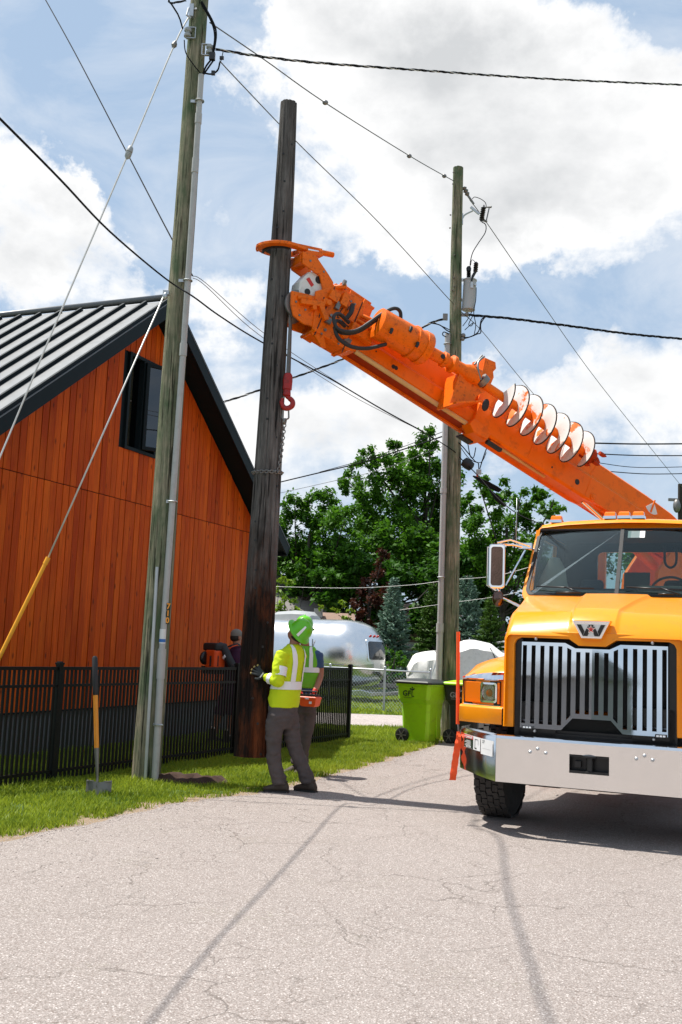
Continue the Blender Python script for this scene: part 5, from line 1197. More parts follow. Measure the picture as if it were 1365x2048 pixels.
# body behind the cab
b = MB(); b.box((0, 4.9, 1.30), (2.36, 2.6, .12)); b.box((0, 7.4, 1.30), (2.4, 2.6, .1)); part(b, 'flatbed', 'boom_orange', bevel=.01)
for s in (-1, 1):
    b = MB(); b.box((s * .98, 4.45, .98), (.40, 1.5, .50)); b.box((s * .98, 7.0, 1.62), (.42, 2.9, .50)); part(b, 'side_locker', 'truck_yellow', bevel=.015)
    b = MB(); b.box((s * .98, 3.75, .95), (.22, .18, 1.1)); b.box((s * 1.10, 3.75, .36), (.14, .14, .62)); b.box((s * 1.16, 3.75, .05), (.36, .30, .06)); part(b, 'outrigger', 'boom_orange', bevel=.01)
b = MB(); b.box((-.50, 3.75, 1.95), (.09, .10, 1.9)); b.box((.58, 3.75, 1.95), (.09, .10, 1.9)); b.box((.04, 3.75, 2.88), (1.17, .10, .08)); part(b, 'boom_rest', 'truck_yellow', bevel=.008)
b = MB(); b.box((0, 6.0, 1.75), (.95, .95, .85)); b.lathe((0, 6, 2.17), (0, 6, 2.34), [(.5, 0), (.55, .2), (.55, .8), (.5, 1)], 36); part(b, 'pedestal', 'boom_orange', bevel=.01)

# boom, in the vertical plane from turret to the pole
tipw = at(640, 625, 11.55); TC = WT @ Vector((0, 6.0, 0))
bd_ = Vector((tipw.x - TC.x, tipw.y - TC.y, 0)).normalized(); bn_ = Vector((-bd_.y, bd_.x, 0))
if bn_.y > 0: bn_ = -bn_
PVW = TC - bd_ * .5; BA = radians(21)
WTi = WT.inverted()
bax = bd_ * cos(BA) + Vector((0, 0, sin(BA))); bup = -bd_ * sin(BA) + Vector((0, 0, cos(BA)))
def bw_(s, u, v): return PVW + Vector((0, 0, 3.542)) + bax * s + bup * u + bn_ * v
BM = Matrix((bax, bup, bn_)).transposed().to_4x4(); BM.translation = PVW + Vector((0, 0, 3.542))   # (s,u,v) -> world
def bpart(b, name, mat, parent, bevel=0.0): b.M = I4; return b.build(name, mat, parent, bevel=bevel)
def BB(): return MB(BM)
def sv(v): return lambda s, u: (s, u, v)
b = BB()
# turret cheeks hold the pivot
def loc_turret(p): return p
for v in (-.30, .30):
    b.prism([(-.22, -.40), (.05, .10), (.25, .0), (.62, -1.1), (.55, -1.42), (.1, -1.30)], sv(v - .03), sv(v + .03))
b.tube([(0, -.12, -.34), (0, -.12, .34)], .07, 16)
tur = b.build('turret', 'boom_orange', truck, bevel=.008)
XS = [(-.10, -.02), (-.10, .12), (-.14, .17), (-.34, .17), (-.41, .245), (-.69, .245), (-.72, .22), (-.72, .18), (-.69, .16), (-.67, .12), (-.67, .0), (-.69, -.03), (-.72, -.05), (-.72, -.08), (-.69, -.10), (-.41, -.10), (-.34, -.06), (-.15, -.06)]
def ring_b(s, top=0.0, bot=0.0): return [(s, u + (top if u > -.3 else (bot if u < -.7 else 0)), v) for u, v in XS]
b = BB(); b.rings([ring_b(.02, -.10, .42), ring_b(.5, -.02, .28), ring_b(1.0, 0, .16), ring_b(1.9, 0, .03), ring_b(2.1, 0, 0), ring_b(4.08)], True, False)
bm_o = b.build('boom', 'boom_orange', truck, bevel=.006)
# stiffener ribs, holes, wear pads, indicator
b = BB()
for s in (1.98, 3.02): b.prism([(s, -.11), (s + .02, -.11), (s + .10, -.34), (s + .08, -.34)], sv(.1705), sv(.176)); b.prism([(s + .10, -.42), (s + .12, -.42), (s + .14, -.68), (s + .12, -.68)], sv(.2455), sv(.250))
b.split('weld_strip', 'boom_orange', bm_o)
b = BB()
for s, u, v, r_ in ((2.30, -.58, .246, .038), (2.75, -.60, .246, .012)): b.tube([(s, u, v - .01), (s, u, v + .003)], r_, 20)
b.split('access_hole', 'black_rubber', bm_o)
b = BB(); b.tube([(1.98, -.64, .24), (1.98, -.64, .262)], .05, 20); b.tube([(1.98, -.64, .262), (1.98, -.64, .27)], .03, 16); b.build('pivot_pin', 'boom_orange', bm_o, bevel=.004)
b = BB(); b.prism([(.965, -.20)] + [(.965 + .17 * sin(a), -.20 - .17 * cos(a)) for a in np.linspace(-.75, .75, 9)], sv(.250), sv(.255)); ia = b.build('angle_indicator', 'white_paint', bm_o)
b = BB(); b.prism([(.955, -.17), (.975, -.17), (.99, -.35), (.965, -.36)], sv(.256), sv(.266)); b.build('pointer', 'boom_orange', ia)
# inner section
b = BB()
XI = [(-.16, .0), (-.16, .09), (-.20, .12), (-.45, .12), (-.51, .19), (-.66, .19), (-.69, .16), (-.69, -.06), (-.66, -.09), (-.51, -.09), (-.45, -.04), (-.20, -.03)]
b.rings([[(s, u, v) for u, v in XI] for s in (1.2, 5.90)], True, False); inn = b.build('inner_boom', 'boom_orange', bm_o, bevel=.006)
b = BB(); b.tube([(4.05, -.700, .170), (5.86, -.700, .170)], .030, 10); b.build('fibreglass_rail', 'beige_fibre', inn)
b = BB(); b.prism([(4.08, -.692), (5.88, -.692), (5.88, -.705), (4.08, -.705)], sv(-.04), sv(.135)); b.cur = 1; b.prism([(4.0, -.692), (5.92, -.692), (5.92, -.725), (4.0, -.725)], sv(-.10), sv(-.042)); b.build('lower_flange', ['boom_dark_orange', 'boom_orange'], inn)  # first strip has the shade of the recess painted in, second is plain orange
b = BB(); b.tube([(2.75, -.722, .15), (3.85, -.722, .15)], .022, 8); b.build('fibreglass_rail', 'beige_fibre', bm_o)
b = BB(); b.prism([(1.9, -.672), (4.0, -.672), (4.0, -.69), (1.9, -.68)], sv(-.03), sv(.12)); b.build('lower_flange', 'boom_dark_orange', bm_o)  # underside shade painted as a darker orange
b = BB(); b.prism([(3.92, -.64), (4.10, -.64), (4.14, -.73), (4.04, -.80), (3.82, -.78), (3.80, -.70)], sv(.10), sv(.275)); b.box((3.93, -.785, .08), (.22, .03, .34)); b.box((3.64, -.745, .19), (.20, .03, .07)); b.build('roller_guide', 'boom_orange', bm_o, bevel=.008)
b = BB(); b.box((3.97, -.812, .0), (.20, .022, .12)); b.box((3.66, -.775, .20), (.24, .045, .06)); b.split('wear_pad', 'black_rubber', bm_o, bevel=.005)
b = BB(); b.tube([(5.30, -.60, .185), (5.30, -.60, .1925)], .026, 16); b.tube([(5.34, -.605, .185), (5.34, -.605, .193)], .026, 16); b.tube([(5.62, -.56, .185), (5.62, -.56, .192)], .010, 8); b.tube([(5.72, -.58, .185), (5.72, -.58, .192)], .010, 8); b.split('access_hole', 'black_rubber', inn)
# lift cylinder
def bpx(x, y, v):
    q = onplane(x, y, PVW + bn_ * v, bn_) - PVW - Vector((0, 0, 3.542)) - bn_ * v; return (q.dot(bax), q.dot(bup), v)
cA, cB = Vector(bpx(1166, 1001, .06)), Vector(bpx(1212, 1043, .06)); cC = cA + (cB - cA) * 3.2
dA, dB = Vector(bpx(1240, 1012, .15)), Vector(bpx(1266, 1038, .15)); dC = dA + (dB - dA) * 4
b = BB(); b.tube([cA, cC], .036, 16); b.tube([dA, dC], .018, 12); part_cyl = b.build('lift_cylinder', 'brushed_steel', truck)
b = BB(); b.tube([cA.lerp(cC, .45), cC], .07, 16); b.build('cylinder_barrel', 'boom_orange', part_cyl)
# auger on its bracket
AU, AV, AR = -.285, .47, .255
b = BB(); b.tube([(2.42, AU, AV), (4.25, AU, AV)], .055, 14); au = b.build('auger_shaft', 'boom_orange', bm_o)
b = BB(); NS = 30; turns = 6.4; P_ = 1.50 / turns; rs = []
for i in range(int(NS * turns) + 1):
    a = 2 * pi * i / NS + 1.1; s = 3.985 - P_ * i / NS; r_ = AR * (1 if i < NS * (turns - .6) else 1 - .25 * (i - NS * (turns - .6)) / (NS * .6))
    rs.append([(s, AU + r0 * cos(a), AV + r0 * sin(a)) for r0 in (.056, r_ * .6, r_)] + [(s - .014, AU + r0 * cos(a), AV + r0 * sin(a)) for r0 in (r_, r_ * .6, .056)])
b.rings(rs, True, True); b.build('auger_flight', 'auger_paint', au)
b = BB(); rs2 = [[(r_[2][0] + .003, AU + (r_[2][1] - AU) * q, AV + (r_[2][2] - AV) * q) for q in (1.004,)] + [(r_[3][0] - .003, AU + (r_[3][1] - AU) * 1.004, AV + (r_[3][2] - AV) * 1.004)] for r_ in rs]
b.tube([Vector((r_[2][0] - .007, AU + (r_[2][1] - AU) * 1.0, AV + (r_[2][2] - AV) * 1.0)) for r_ in rs], .009, 6); b.build('flight_edge', 'bark', au)
b = BB(); random.seed(12)
for i in range(12):
    a = i * 2.4; r_ = .05 + .10 * random.random(); s = 2.30 + .16 * random.random(); c_ = Vector((s, AU + r_ * cos(a), AV + r_ * sin(a))); b.tube([c_ + Vector((.07, 0, 0)), c_, c_ + Vector((-.05, .01, 0))], [.028, .03, .008], 6)
b.lathe((2.46, AU, AV), (2.22, AU, AV), [(.09, 0), (.11, .3), (.05, .6), (.035, .8), (.006, 1)], 10); b.build('auger_teeth', 'boom_dark_orange', au)
b = BB(); b.ell((4.12, AU - .21, AV - .02), (.05, .085, .02)); b.build('stow_bracket', 'black_rubber', bm_o)
b = BB()
b.prism([(4.62, -.34), (4.32, -.20), (4.36, .04), (4.20, .07), (4.16, .0), (4.185, -.06), (4.15, -.12), (4.16, -.30), (4.28, -.46), (4.30, -.54), (4.60, -.78)], sv(.45), sv(.465))
b.prism([(4.36, .04), (4.20, .07), (4.15, -.30), (4.24, -.32)], sv(.20), sv(.449)); b.prism([(4.60, -.78), (4.26, -.56), (4.26, -.54), (4.60, -.75)], sv(.24), sv(.60)); b.prism([(4.62, -.34), (4.60, -.78), (4.57, -.78), (4.59, -.34)], sv(.2), sv(.449))
b.build('auger_bracket', 'boom_greasy', bm_o, bevel=.005)
b = BB(); b.tube(catmull([(4.40, .02, .5), (4.46, -.10, .52), (4.44, -.22, .55), (4.36, -.30, .55)], 5), .014, 8); b.tube([(4.33, -.25, AV + .02), (4.26, -.27, AV + .02)], .082, 14); b.tube([(4.42, .03, .48), (4.5, -.16, .52)], .012, 6); b.build('stow_strap', 'dull_steel', au)
# auger motor and kelly bar
b = BB(); b.lathe((5.86, -.37, .42), (5.13, -.305, .42), [(.12, 0), (.185, .02), (.185, .68), (.205, .685), (.205, .72), (.19, .725), (.19, .86), (.205, .865), (.205, .97), (.19, 1)], 32); mo = b.build('auger_motor', 'boom_greasy', inn)
b = BB(); b.lathe((5.14, -.305, .42), (4.34, -.25, .45), [(.11, 0), (.11, .03), (.075, .05), (.075, .30), (.095, .31), (.095, .37), (.07, .38), (.07, .45), (.11, .47), (.11, .52), (.08, .54), (.08, .70), (.115, .80), (.115, .97), (.06, 1)], 20); b.build('kelly_bar', 'boom_greasy', inn)
b = BB()
for s, u in ((5.50, -.30), (5.35, -.42), (5.72, -.46)): b.tube([(s, u - .03, .60), (s, u, .612), (s, u + .03, .60)], .02, 8)
b.tube([(4.93, -.30, .5), (4.93, -.30, .51)], .03, 10); b.split('slot_opening', 'black_rubber', mo)
# head of the inner section
b = BB()
b.rings([[(s, u * k1 + o, v) for u, v in [(-.10, -.10), (-.10, .20), (-.76, .20), (-.76, -.10)]] for s, k1, o in ((5.86, .94, 0), (6.0, 1, 0), (6.42, 1.02, .0))], True, False)
b.prism([(6.40, -.13), (6.60, -.33), (6.50, -.60), (6.42, -.78), (6.30, -.78)], sv(-.13), sv(-.09)); b.prism([(6.40, -.13), (6.60, -.33), (6.50, -.62), (6.44, -.82), (6.30, -.82)], sv(.15), sv(.19))
hd_ = b.build('boom_head', 'boom_greasy', inn, bevel=.012)
b = BB(); b.box((5.99, -.42, .05), (.05, .70, .33)); b.box((6.2, -.42, .05), (.03, .68, .325)); b.box((6.05, -.09, .05), (.42, .03, .26)); b.prism([(6.30, -.76), (6.22, -.88), (6.28, -.90), (6.44, -.80)], sv(.16), sv(.20))
b.tube([(6.44, -.78, -.10), (6.44, -.78, .26)], .022, 10); b.tube([(5.90, -.06, .16), (6.35, -.06, .16)], .022, 8); b.box((6.38, -.28, .22), (.13, .12, .06)); b.box((6.25, -.25, .23), (.09, .16, .07)); b.box((6.1, -.36, .21), (.12, .14, .04)); b.tube([(6.42, -.40, .2), (6.42, -.40, .27)], .035, 12); b.tube([(6.42, -.16, .16), (6.30, -.10, .26)], .03, 8); b.tube([(5.98, -.30, .24), (5.80, -.33, .36)], .03, 8); b.tube([(6.0, -.38, .24), (5.85, -.42, .34)], .022, 8); b.box((5.92, -.52, .27), (.30, .12, .10)); b.tube([(6.08, -.62, .2), (6.08, -.62, .25)], .05, 12)
b.build('valve_block', 'boom_greasy', hd_, bevel=.006)
b = BB(); 
for s, u, v in ((6.36, -.14, .2), (6.30, -.12, .23), (6.2, -.5, .221), (6.12, -.72, .221), (6.32, -.7, .205), (6.32, -.5, .205)): b.tube([(s, u, v), (s, u, v + .016)], .018, 8)
b.tube([(6.36, -.08, .26), (6.33, -.075, .262)], .036, 12); b.split('fitting', 'dull_steel', hd_)
# white winch housing and sheave, side plates
b = BB(); b.prism([(6.75, -.14), (6.66, -.07), (6.56, -.09), (6.50, -.22), (6.52, -.40), (6.76, -.44), (6.80, -.30)], sv(-.10), sv(.13)); gh = b.build('gear_housing', 'white_paint', hd_, bevel=.02)
b = BB(); b.tube([(6.60, -.16, .128), (6.60, -.16, .138)], .045, 18); b.tube([(6.67, -.37, .128), (6.67, -.37, .138)], .036, 18); b.split('port_cover', 'black_rubber', gh)
b = BB(); b.prism([(6.72, -.20), (6.63, -.25), (6.65, -.29), (6.745, -.24)], sv(.1305), sv(.1335)); b.build('decal', 'label_red', gh)
BW1 = [(6.86, -.49), (6.70, -.425), (6.48, -.35), (6.36, -.42), (6.34, -.60), (6.42, -.72), (6.58, -.76), (6.72, -.74), (6.80, -.64)]
b = BB(); b.prism(BW1, sv(.14), sv(.17)); b.prism([(s, u + .0) for s, u in BW1], sv(-.14), sv(-.11)); b.build('sheave_plate', 'boom_greasy', hd_, bevel=.006)
b = BB(); b.lathe((6.70, -.56, -.12), (6.70, -.56, .12), [(.17, 0), (.17, .1), (.12, .3), (.12, .7), (.17, .9), (.17, 1)], 28); b.build('sheave', 'dull_steel', hd_)
b = BB(); b.bar((6.72, -.56, .18), (6.45, -.44, .20), .06, .10, (0, 0, 1)); b.bar((6.52, -.44, .2), (6.36, -.60, .22), .06, .08, (0, 0, 1)); b.tube([(6.76, -.52, .17), (6.62, -.46, .23)], .03, 8); b.tube([(6.45, -.40, .17), (6.45, -.40, .25)], .04, 12); b.tube([(6.55, -.54, .17), (6.55, -.54, .24)], .03, 12); b.build('tilt_link', 'boom_greasy', hd_, bevel=.006)
# arm plates and pole claw
AP1 = [(6.93, .01), (6.76, .06), (6.66, .03), (6.53, -.05), (6.44, -.10), (6.40, -.20), (6.36, -.34), (6.39, -.41), (6.45, -.40), (6.50, -.28), (6.56, -.20), (6.62, -.12), (6.74, -.07), (6.87, -.12)]
b = BB()
for v0 in (.145, -.145):
    off = 0 if v0 > 0 else .02
    b.prism([(6.93, .01 + off), (6.76, .06 + off), (6.53, -.05 + off), (6.62, -.13 + off), (6.87, -.12 + off)], sv(v0), sv(v0 + .03)); b.prism([(6.53, -.05 + off), (6.44, -.10 + off), (6.40, -.20 + off), (6.36, -.34 + off), (6.39, -.41 + off), (6.45, -.40 + off), (6.50, -.28 + off), (6.62, -.13 + off)], sv(v0), sv(v0 + .03))
b.prism([(6.90, -.10), (6.93, .0), (6.76, .05), (6.76, -.03)], sv(-.14), sv(.14)); b.build('claw_arm', 'boom_greasy', hd_, bevel=.006)
b = BB()
CZ = at(560, 497, 11.4).z + .02; pc = hb.lerp(ht, (CZ - hb.z) / (ht.z - hb.z)); root_c = bw_(6.86, .03, 0)
dirc = Vector((pc.x - root_c.x, pc.y - root_c.y, 0)); dist = dirc.length; dirc.normalize(); sid = Vector((-dirc.y, dirc.x, 0))
def claw(sgn, name, zo, rr, ext):
    b = MB(); rows = []; path = []
    path.append(root_c + sid * sgn * .10 - dirc * .05)
    for a in np.linspace(-2.1, ext, 16):
        path.append(Vector((pc.x, pc.y, 0)) + dirc * (rr * cos(a) * -1 * -1) * 1 + sid * (rr * sin(a)) * sgn) if False else None
    path = [path[0]]
    for a in np.linspace(radians(140), radians(ext), 16):
        path.append(Vector((pc.x, pc.y, 0)) + dirc * (rr * cos(a)) + sid * sgn * (rr * sin(a)))
    for i, p in enumerate(path): p.z = CZ + zo
    n = len(path)
    for i, p in enumerate(path):
        d = (path[min(i + 1, n - 1)] - path[max(0, i - 1)]).normalized(); x = d.cross(Vector((0, 0, 1))); wd_ = .045 if i < n - 3 else .045 * (n - i) / 4
        rows.append([p + x * wd_ + Vector((0, 0, .018)), p - x * wd_ + Vector((0, 0, .018)), p - x * wd_ - Vector((0, 0, .018)), p + x * wd_ - Vector((0, 0, .018))])
    b.rings(rows, True, False); o = b.build('claw_tong', 'boom_greasy', hd_, bevel=.005)
    b = MB(); rows = []
    for i in range(3, n):
        p = path[i]; cdir = (Vector((pc.x, pc.y, p.z)) - p).normalized(); a_ = p + cdir * .05
        rows.append([a_ + Vector((0, 0, .03)), a_ + cdir * .03 + Vector((0, 0, .02)), a_ + cdir * .03 - Vector((0, 0, .03)), a_ - Vector((0, 0, .035))])
    b.rings(rows, True, False); b.build('claw_teeth', 'black_rubber', hd_)
claw(-1, 'near', .0, .245, -8); claw(1, 'far', -.06, .265, 0)
b = MB(); cl0, cl1 = at(601, 497, 11.5), at(667, 510, 11.75); b.bar(at(575, 489, 11.45), at(640, 503, 11.7), .12, .035); b.tube([cl0.lerp(cl1, .55), cl1], .034, 12); b.bar(at(590, 506, 11.5), at(640, 512, 11.7), .16, .05); b.build('claw_platform', 'boom_greasy', hd_, bevel=.006)
b = MB(); b.tube([cl0, cl0.lerp(cl1, .6)], .02, 10); b.build('claw_cylinder', 'chrome', hd_)
# dark joints, bolts and grease lines on the head
b = BB()
for s0, u0, s1, u1, v in ((6.41, -.14, 6.41, -.82, .2005), (6.02, -.12, 6.02, -.82, .2005), (6.21, -.16, 6.24, -.48, .2015), (6.48, -.34, 6.44, -.60, .1915), (5.97, -.52, 6.24, -.46, .2015)):
    b.bar((s0, u0, v), (s1, u1, v), .012, .004, (0, 0, 1))
b.split('joint', 'black_rubber', hd_)
b = BB()
for s, u, v in ((6.10, -.20, .2), (6.16, -.20, .2), (6.10, -.75, .2), (6.36, -.24, .2), (6.34, -.76, .2), (6.5, -.46, .19), (6.62, -.60, .17), (6.76, -.58, .17), (6.66, -.70, .17), (6.60, -.46, .17), (6.44, -.22, .175), (6.60, -.06, .175), (6.80, -.04, .175)):
    b.tube([(s, u, v), (s, u, v + .010)], .013, 6)
b.split('bolt', 'dull_steel', hd_)
b = BB()
b.box((6.13, -.30, .215), (.07, .05, .03)); b.box((6.30, -.36, .225), (.05, .09, .05)); b.box((6.33, -.58, .215), (.07, .07, .04)); b.box((6.02, -.66, .215), (.09, .05, .04))
b.split('valve', 'dull_steel', hd_)
# hoses
def hose(px, r_, name='hose'):
    b = MB(); b.tube(catmull([bw_(*p) for p in px], 7), r_, 8); return b.build(name, 'black_rubber', hd_)
hose([(6.12, -.50, .30), (6.30, -.52, .38), (6.36, -.62, .42), (6.26, -.72, .44), (6.06, -.62, .46), (5.86, -.28, .48), (5.74, -.12, .48), (5.64, -.10, .46), (5.58, -.20, .44)], .022)
hose([(6.14, -.56, .28), (6.27, -.58, .34), (6.30, -.66, .38), (6.20, -.72, .40), (6.02, -.60, .42), (5.84, -.30, .44), (5.72, -.17, .44)], .020)
hose([(6.30, -.70, .40), (6.22, -.80, .42), (6.05, -.82, .44), (5.86, -.74, .46), (5.70, -.60, .47), (5.66, -.56, .46)], .022)
hose([(6.15, -.26, .27), (6.14, -.36, .29), (6.16, -.46, .28)], .028)

# ------------------------------------------------------------------ hook, rope, chain
hk = thing('lifting_hook', 'grey winch rope ending in a red swivel and hook beside the old pole', 'hook', tuple(at(575, 800, 11.25)))
HY = 11.28
r0_, r1_ = at(583, 600, HY), at(577, 752, HY)
b = MB(); b.tube([r0_, r0_.lerp(r1_, .5), r1_], [.020, .026, .032], 10, flat=.6); b.build('winch_rope', 'cable_grey', hk)
b = MB(); s0, s1 = at(577, 747, HY), at(574, 793, HY); b.lathe(s0, s1, [(.035, 0), (.05, .1), (.055, .3), (.052, .7), (.04, .72), (.045, .95), (.03, 1)], 18); b.build('swivel', 'red_paint', hk)
b = MB(); q = lambda x, y: at(x, y, HY)
b.tube(catmull([q(574, 788), q(575, 793), q(580, 797), q(585.5, 803), q(585, 811), q(578, 816), q(570, 816), q(565, 810), q(564, 803), q(566, 797)], 5), [.026] * 10 + [.030] * 25 + [.024] * 6 + [.018] * 5, 10)
b.build('hook', 'red_paint', hk)
b = MB(); b.tube([q(572, 791), q(565, 798), q(564, 806)], .010, 6); b.build('latch', 'dull_steel', hk)
chn = thing('lifting_chain', 'steel chain hanging from the hook and wrapped round the old pole', 'chain', tuple(at(564, 900, HY)))
def link(c_, d, x, L, W_, r_, b):
    d = d.normalized(); x = (x - d * x.dot(d)).normalized()
    b.tube([c_ + d * (L / 2 * (1 if abs(a) < pi / 2 else -1) * 1 + 0) * .55 + d * (cos(a) * W_ * .5) + x * (sin(a) * W_) for a in np.linspace(-pi, pi, 12, endpoint=False)], r_, 5, loop=True)
b = MB(); link(q(571.5, 829), Vector((0, 0, 1)), Vector((1, 0, 0)), .13, .038, .010, b); link(q(570, 843), Vector((.2, 0, 1)), Vector((0.3, 1, 0)), .05, .028, .012, b); b.build('master_link', 'dull_steel', chn)
b = MB(); path = catmull([q(570, 845), q(568, 865), q(565, 890), q(562, 915), q(559, 936), q(556, 950)], 8)
zc = hb.lerp(ht, .42); CZ2 = at(535, 946, 11.4).z; f = (CZ2 - hb.z) / (ht.z - hb.z); pcc = hb.lerp(ht, f); rr = (.192 + (.097 - .192) * f) + .012
Ls = [0]
for a_, c2 in zip(path[:-1], path[1:]): Ls.append(Ls[-1] + (c2 - a_).length)
nL = int(Ls[-1] / .034)
for i in range(nL):
    s = Ls[-1] * i / nL; j = max(k_ for k_ in range(len(Ls)) if Ls[k_] <= s); j = min(j, len(path) - 2); p = path[j].lerp(path[j + 1], (s - Ls[j]) / max(1e-6, Ls[j + 1] - Ls[j])); d = path[j + 1] - path[j]
    link(p, d, Vector((1, 0, 0)) if i % 2 else Vector((0.2, 1, 0)), .030, .0165, .0065, b)
b.build('hanging_chain', 'dull_steel', chn)
b = MB(); nc = 36
for i in range(nc):
    a = 2 * pi * i / nc; p = Vector((pcc.x + rr * cos(a), pcc.y + rr * sin(a), CZ2 + .012 * sin(a * 1.0 + .5))); link(p, Vector((-sin(a), cos(a), 0)), Vector((0, 0, 1)) if i % 2 else Vector((cos(a), sin(a), .3)), .030, .0165, .0065, b)
b.build('pole_chain', 'dull_steel', chn)

# ------------------------------------------------------------------ silver travel trailer
te = Vector((-.85, .53, 0)).normalized(); tl = Vector((te.y, -te.x, 0)); tl = -tl if tl.y > 0 else tl      # te: rear -> front, tl: towards the camera side
RC = Vector((at(770, 1330, 32).x + .36, 32.0, 0)) + tl * 1.2                                                     # rear centre
trailer = thing('travel_trailer', 'rounded silver aluminium travel trailer with a rear window parked behind the fences', 'trailer', tuple(RC))
def TP(s, w_, z): return RC + te * s + tl * w_ + Vector((0, 0, z))
prof = [(0, .42), (.75, .42), (.98, .52), (1.10, .72), (1.19, 1.05), (1.20, 1.30), (1.19, 1.55), (1.13, 1.80), (1.0, 2.05), (.80, 2.24), (.52, 2.37), (.25, 2.42), (0, 2.43)]
full = prof + [(-w_, z) for w_, z in prof[-2:0:-1]]
ZC = 1.20
def gs_(s, L=7.4, R_=1.15):
    q = min(1, s / R_); a = (1 - (1 - q) ** 2.6) ** (1 / 2.6) if q < 1 else 1
    q2 = min(1, (L - s) / R_); c_ = (1 - (1 - q2) ** 2.6) ** (1 / 2.6) if q2 < 1 else 1
    return min(a, c_)
ss = [0.004, .03, .08, .16, .28, .42, .6, .8, 1.0, 1.2, 2.2, 2.21, 3.6, 3.61, 5, 6.2, 6.5, 6.8, 7.0, 7.2, 7.35]
b = MB(); rows = []
for s in ss:
    g_ = gs_(s); rows.append([TP(s, w_ * g_, ZC + (z - ZC) * (g_ if z > ZC else .25 + .75 * g_)) for w_, z in full])
b.rings(rows)
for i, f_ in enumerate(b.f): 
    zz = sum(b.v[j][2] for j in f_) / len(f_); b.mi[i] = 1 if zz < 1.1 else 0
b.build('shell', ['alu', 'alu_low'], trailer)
def rho(w_, z):
    a = math.atan2(z - ZC, abs(w_)); best = 9
    for (w0, z0), (w1, z1) in zip(prof[:-1], prof[1:]):
        a0 = math.atan2(z0 - ZC, w0); a1 = math.atan2(z1 - ZC, w1)
        if min(a0, a1) - 1e-6 <= a <= max(a0, a1) + 1e-6:
            dx, dz = cos(a), sin(a); den = dx * (z1 - z0) - dz * (w1 - w0)
            if abs(den) < 1e-9: continue
            t_ = (w0 * (z1 - z0) - (z0 - ZC) * (w1 - w0)) / den; best = t_
    return min(.999, math.hypot(w_, z - ZC) / best)
def rearP(w_, z, o): 
    g_ = rho(w_, z); s = 1.15 * (1 - (1 - g_ ** 2.6) ** (1 / 2.6)); return TP(s - o, w_, z)
def rear_panel(w0, z0, w1, z1, r_, mat, name, o=.01, par=trailer):
    b = MB(); P_ = rrect(w0, z0, w1, z1, r_, 4); cx, cz = (w0 + w1) / 2, (z0 + z1) / 2
    rows = [[rearP(cx + (x - cx) * k_, cz + (z - cz) * k_, o) for x, z in P_] for k_ in (1, .8, .5, .05)]
    rows = [[p + te * .03 for p in rows[0]]] + rows
    b.rings(rows, caps=False); return b.build(name, mat, par)
rear_panel(-.52, 1.20, .52, 1.86, .10, 'alu', 'window_frame', .02); rear_panel(-.45, 1.26, .45, 1.80, .08, 'dark_glass', 'rear_window', .035)
rear_panel(-.45, .62, .45, .92, .05, 'alu_low', 'rear_hatch', .012); rear_panel(-.15, .58, .15, .76, .01, 'paper', 'number_plate', .03)
for w_ in (-.22, 0, .22):
    b = MB(); b.ell(rearP(w_, 1.96, .02), .035, 8, 6); b.build('marker_light', 'red_lens', trailer)
b = MB(); b.ell(TP(2.05, 1.15, 1.93), (.06, .05, .04), 8, 6); b.build('marker_light', 'red_lens', trailer)
b = MB(); b.rings([[TP(s, (1.207) * gs_(s), z) for z in (1.07, 1.10)] + [TP(s, 1.185 * gs_(s), z) for z in (1.10, 1.07)] for s in (.15, .3, .5, .8, 1.2, 3, 6)], True, False); b.build('trim_strip', 'brushed_steel', trailer)
b = MB(); b.rings([[TP(s, 1.212, z) for z in (1.10, 1.80)] + [TP(s, 1.19, 1.80), TP(s, 1.19, 1.10)] for s in (1.55, 1.57)], True, False); b.build('panel_seam', 'dull_steel', trailer)
for s0 in (3.2, 5.2):
    b = MB(); P_ = rrect(s0, 1.30, s0 + 1.0, 1.75, .08, 4); b.prism(P_, lambda s, z: TP(s, 1.19, z), lambda s, z: TP(s, 1.22, z)); b.build('side_window', 'dark_glass', trailer)
b = MB(); b.rings([[TP(s, w_ * k1, 2.40 + h * k2) for w_, h in ((-.38, 0), (.38, 0), (.36, .16), (.2, .27), (-.2, .27), (-.36, .16))] for s, k1, k2 in ((2.3, .9, .5), (2.45, 1, .95), (2.9, 1, 1.05), (3.6, .95, .85), (3.9, .9, .3))], True, True); b.build('air_conditioner', 'porcelain_grey', trailer)
b = MB(); b.prism([(.1, .40), (.55, .34), (.55, .22), (-.25, .22), (-.25, .34)], lambda s, z: TP(s - .2, -1.1, z), lambda s, z: TP(s - .2, 1.1, z)); b.build('rear_bumper', 'alu_low', trailer, bevel=.02)
for s in (3.4, 4.3):
    for w_ in (-1.05, 1.05):
        b = MB(); b.lathe(TP(s, w_ - .1, .34), TP(s, w_ + .1, .34), [(.30, 0), (.34, .15), (.34, .85), (.30, 1)], 20); b.build('wheel', 'tyre_rubber', trailer)

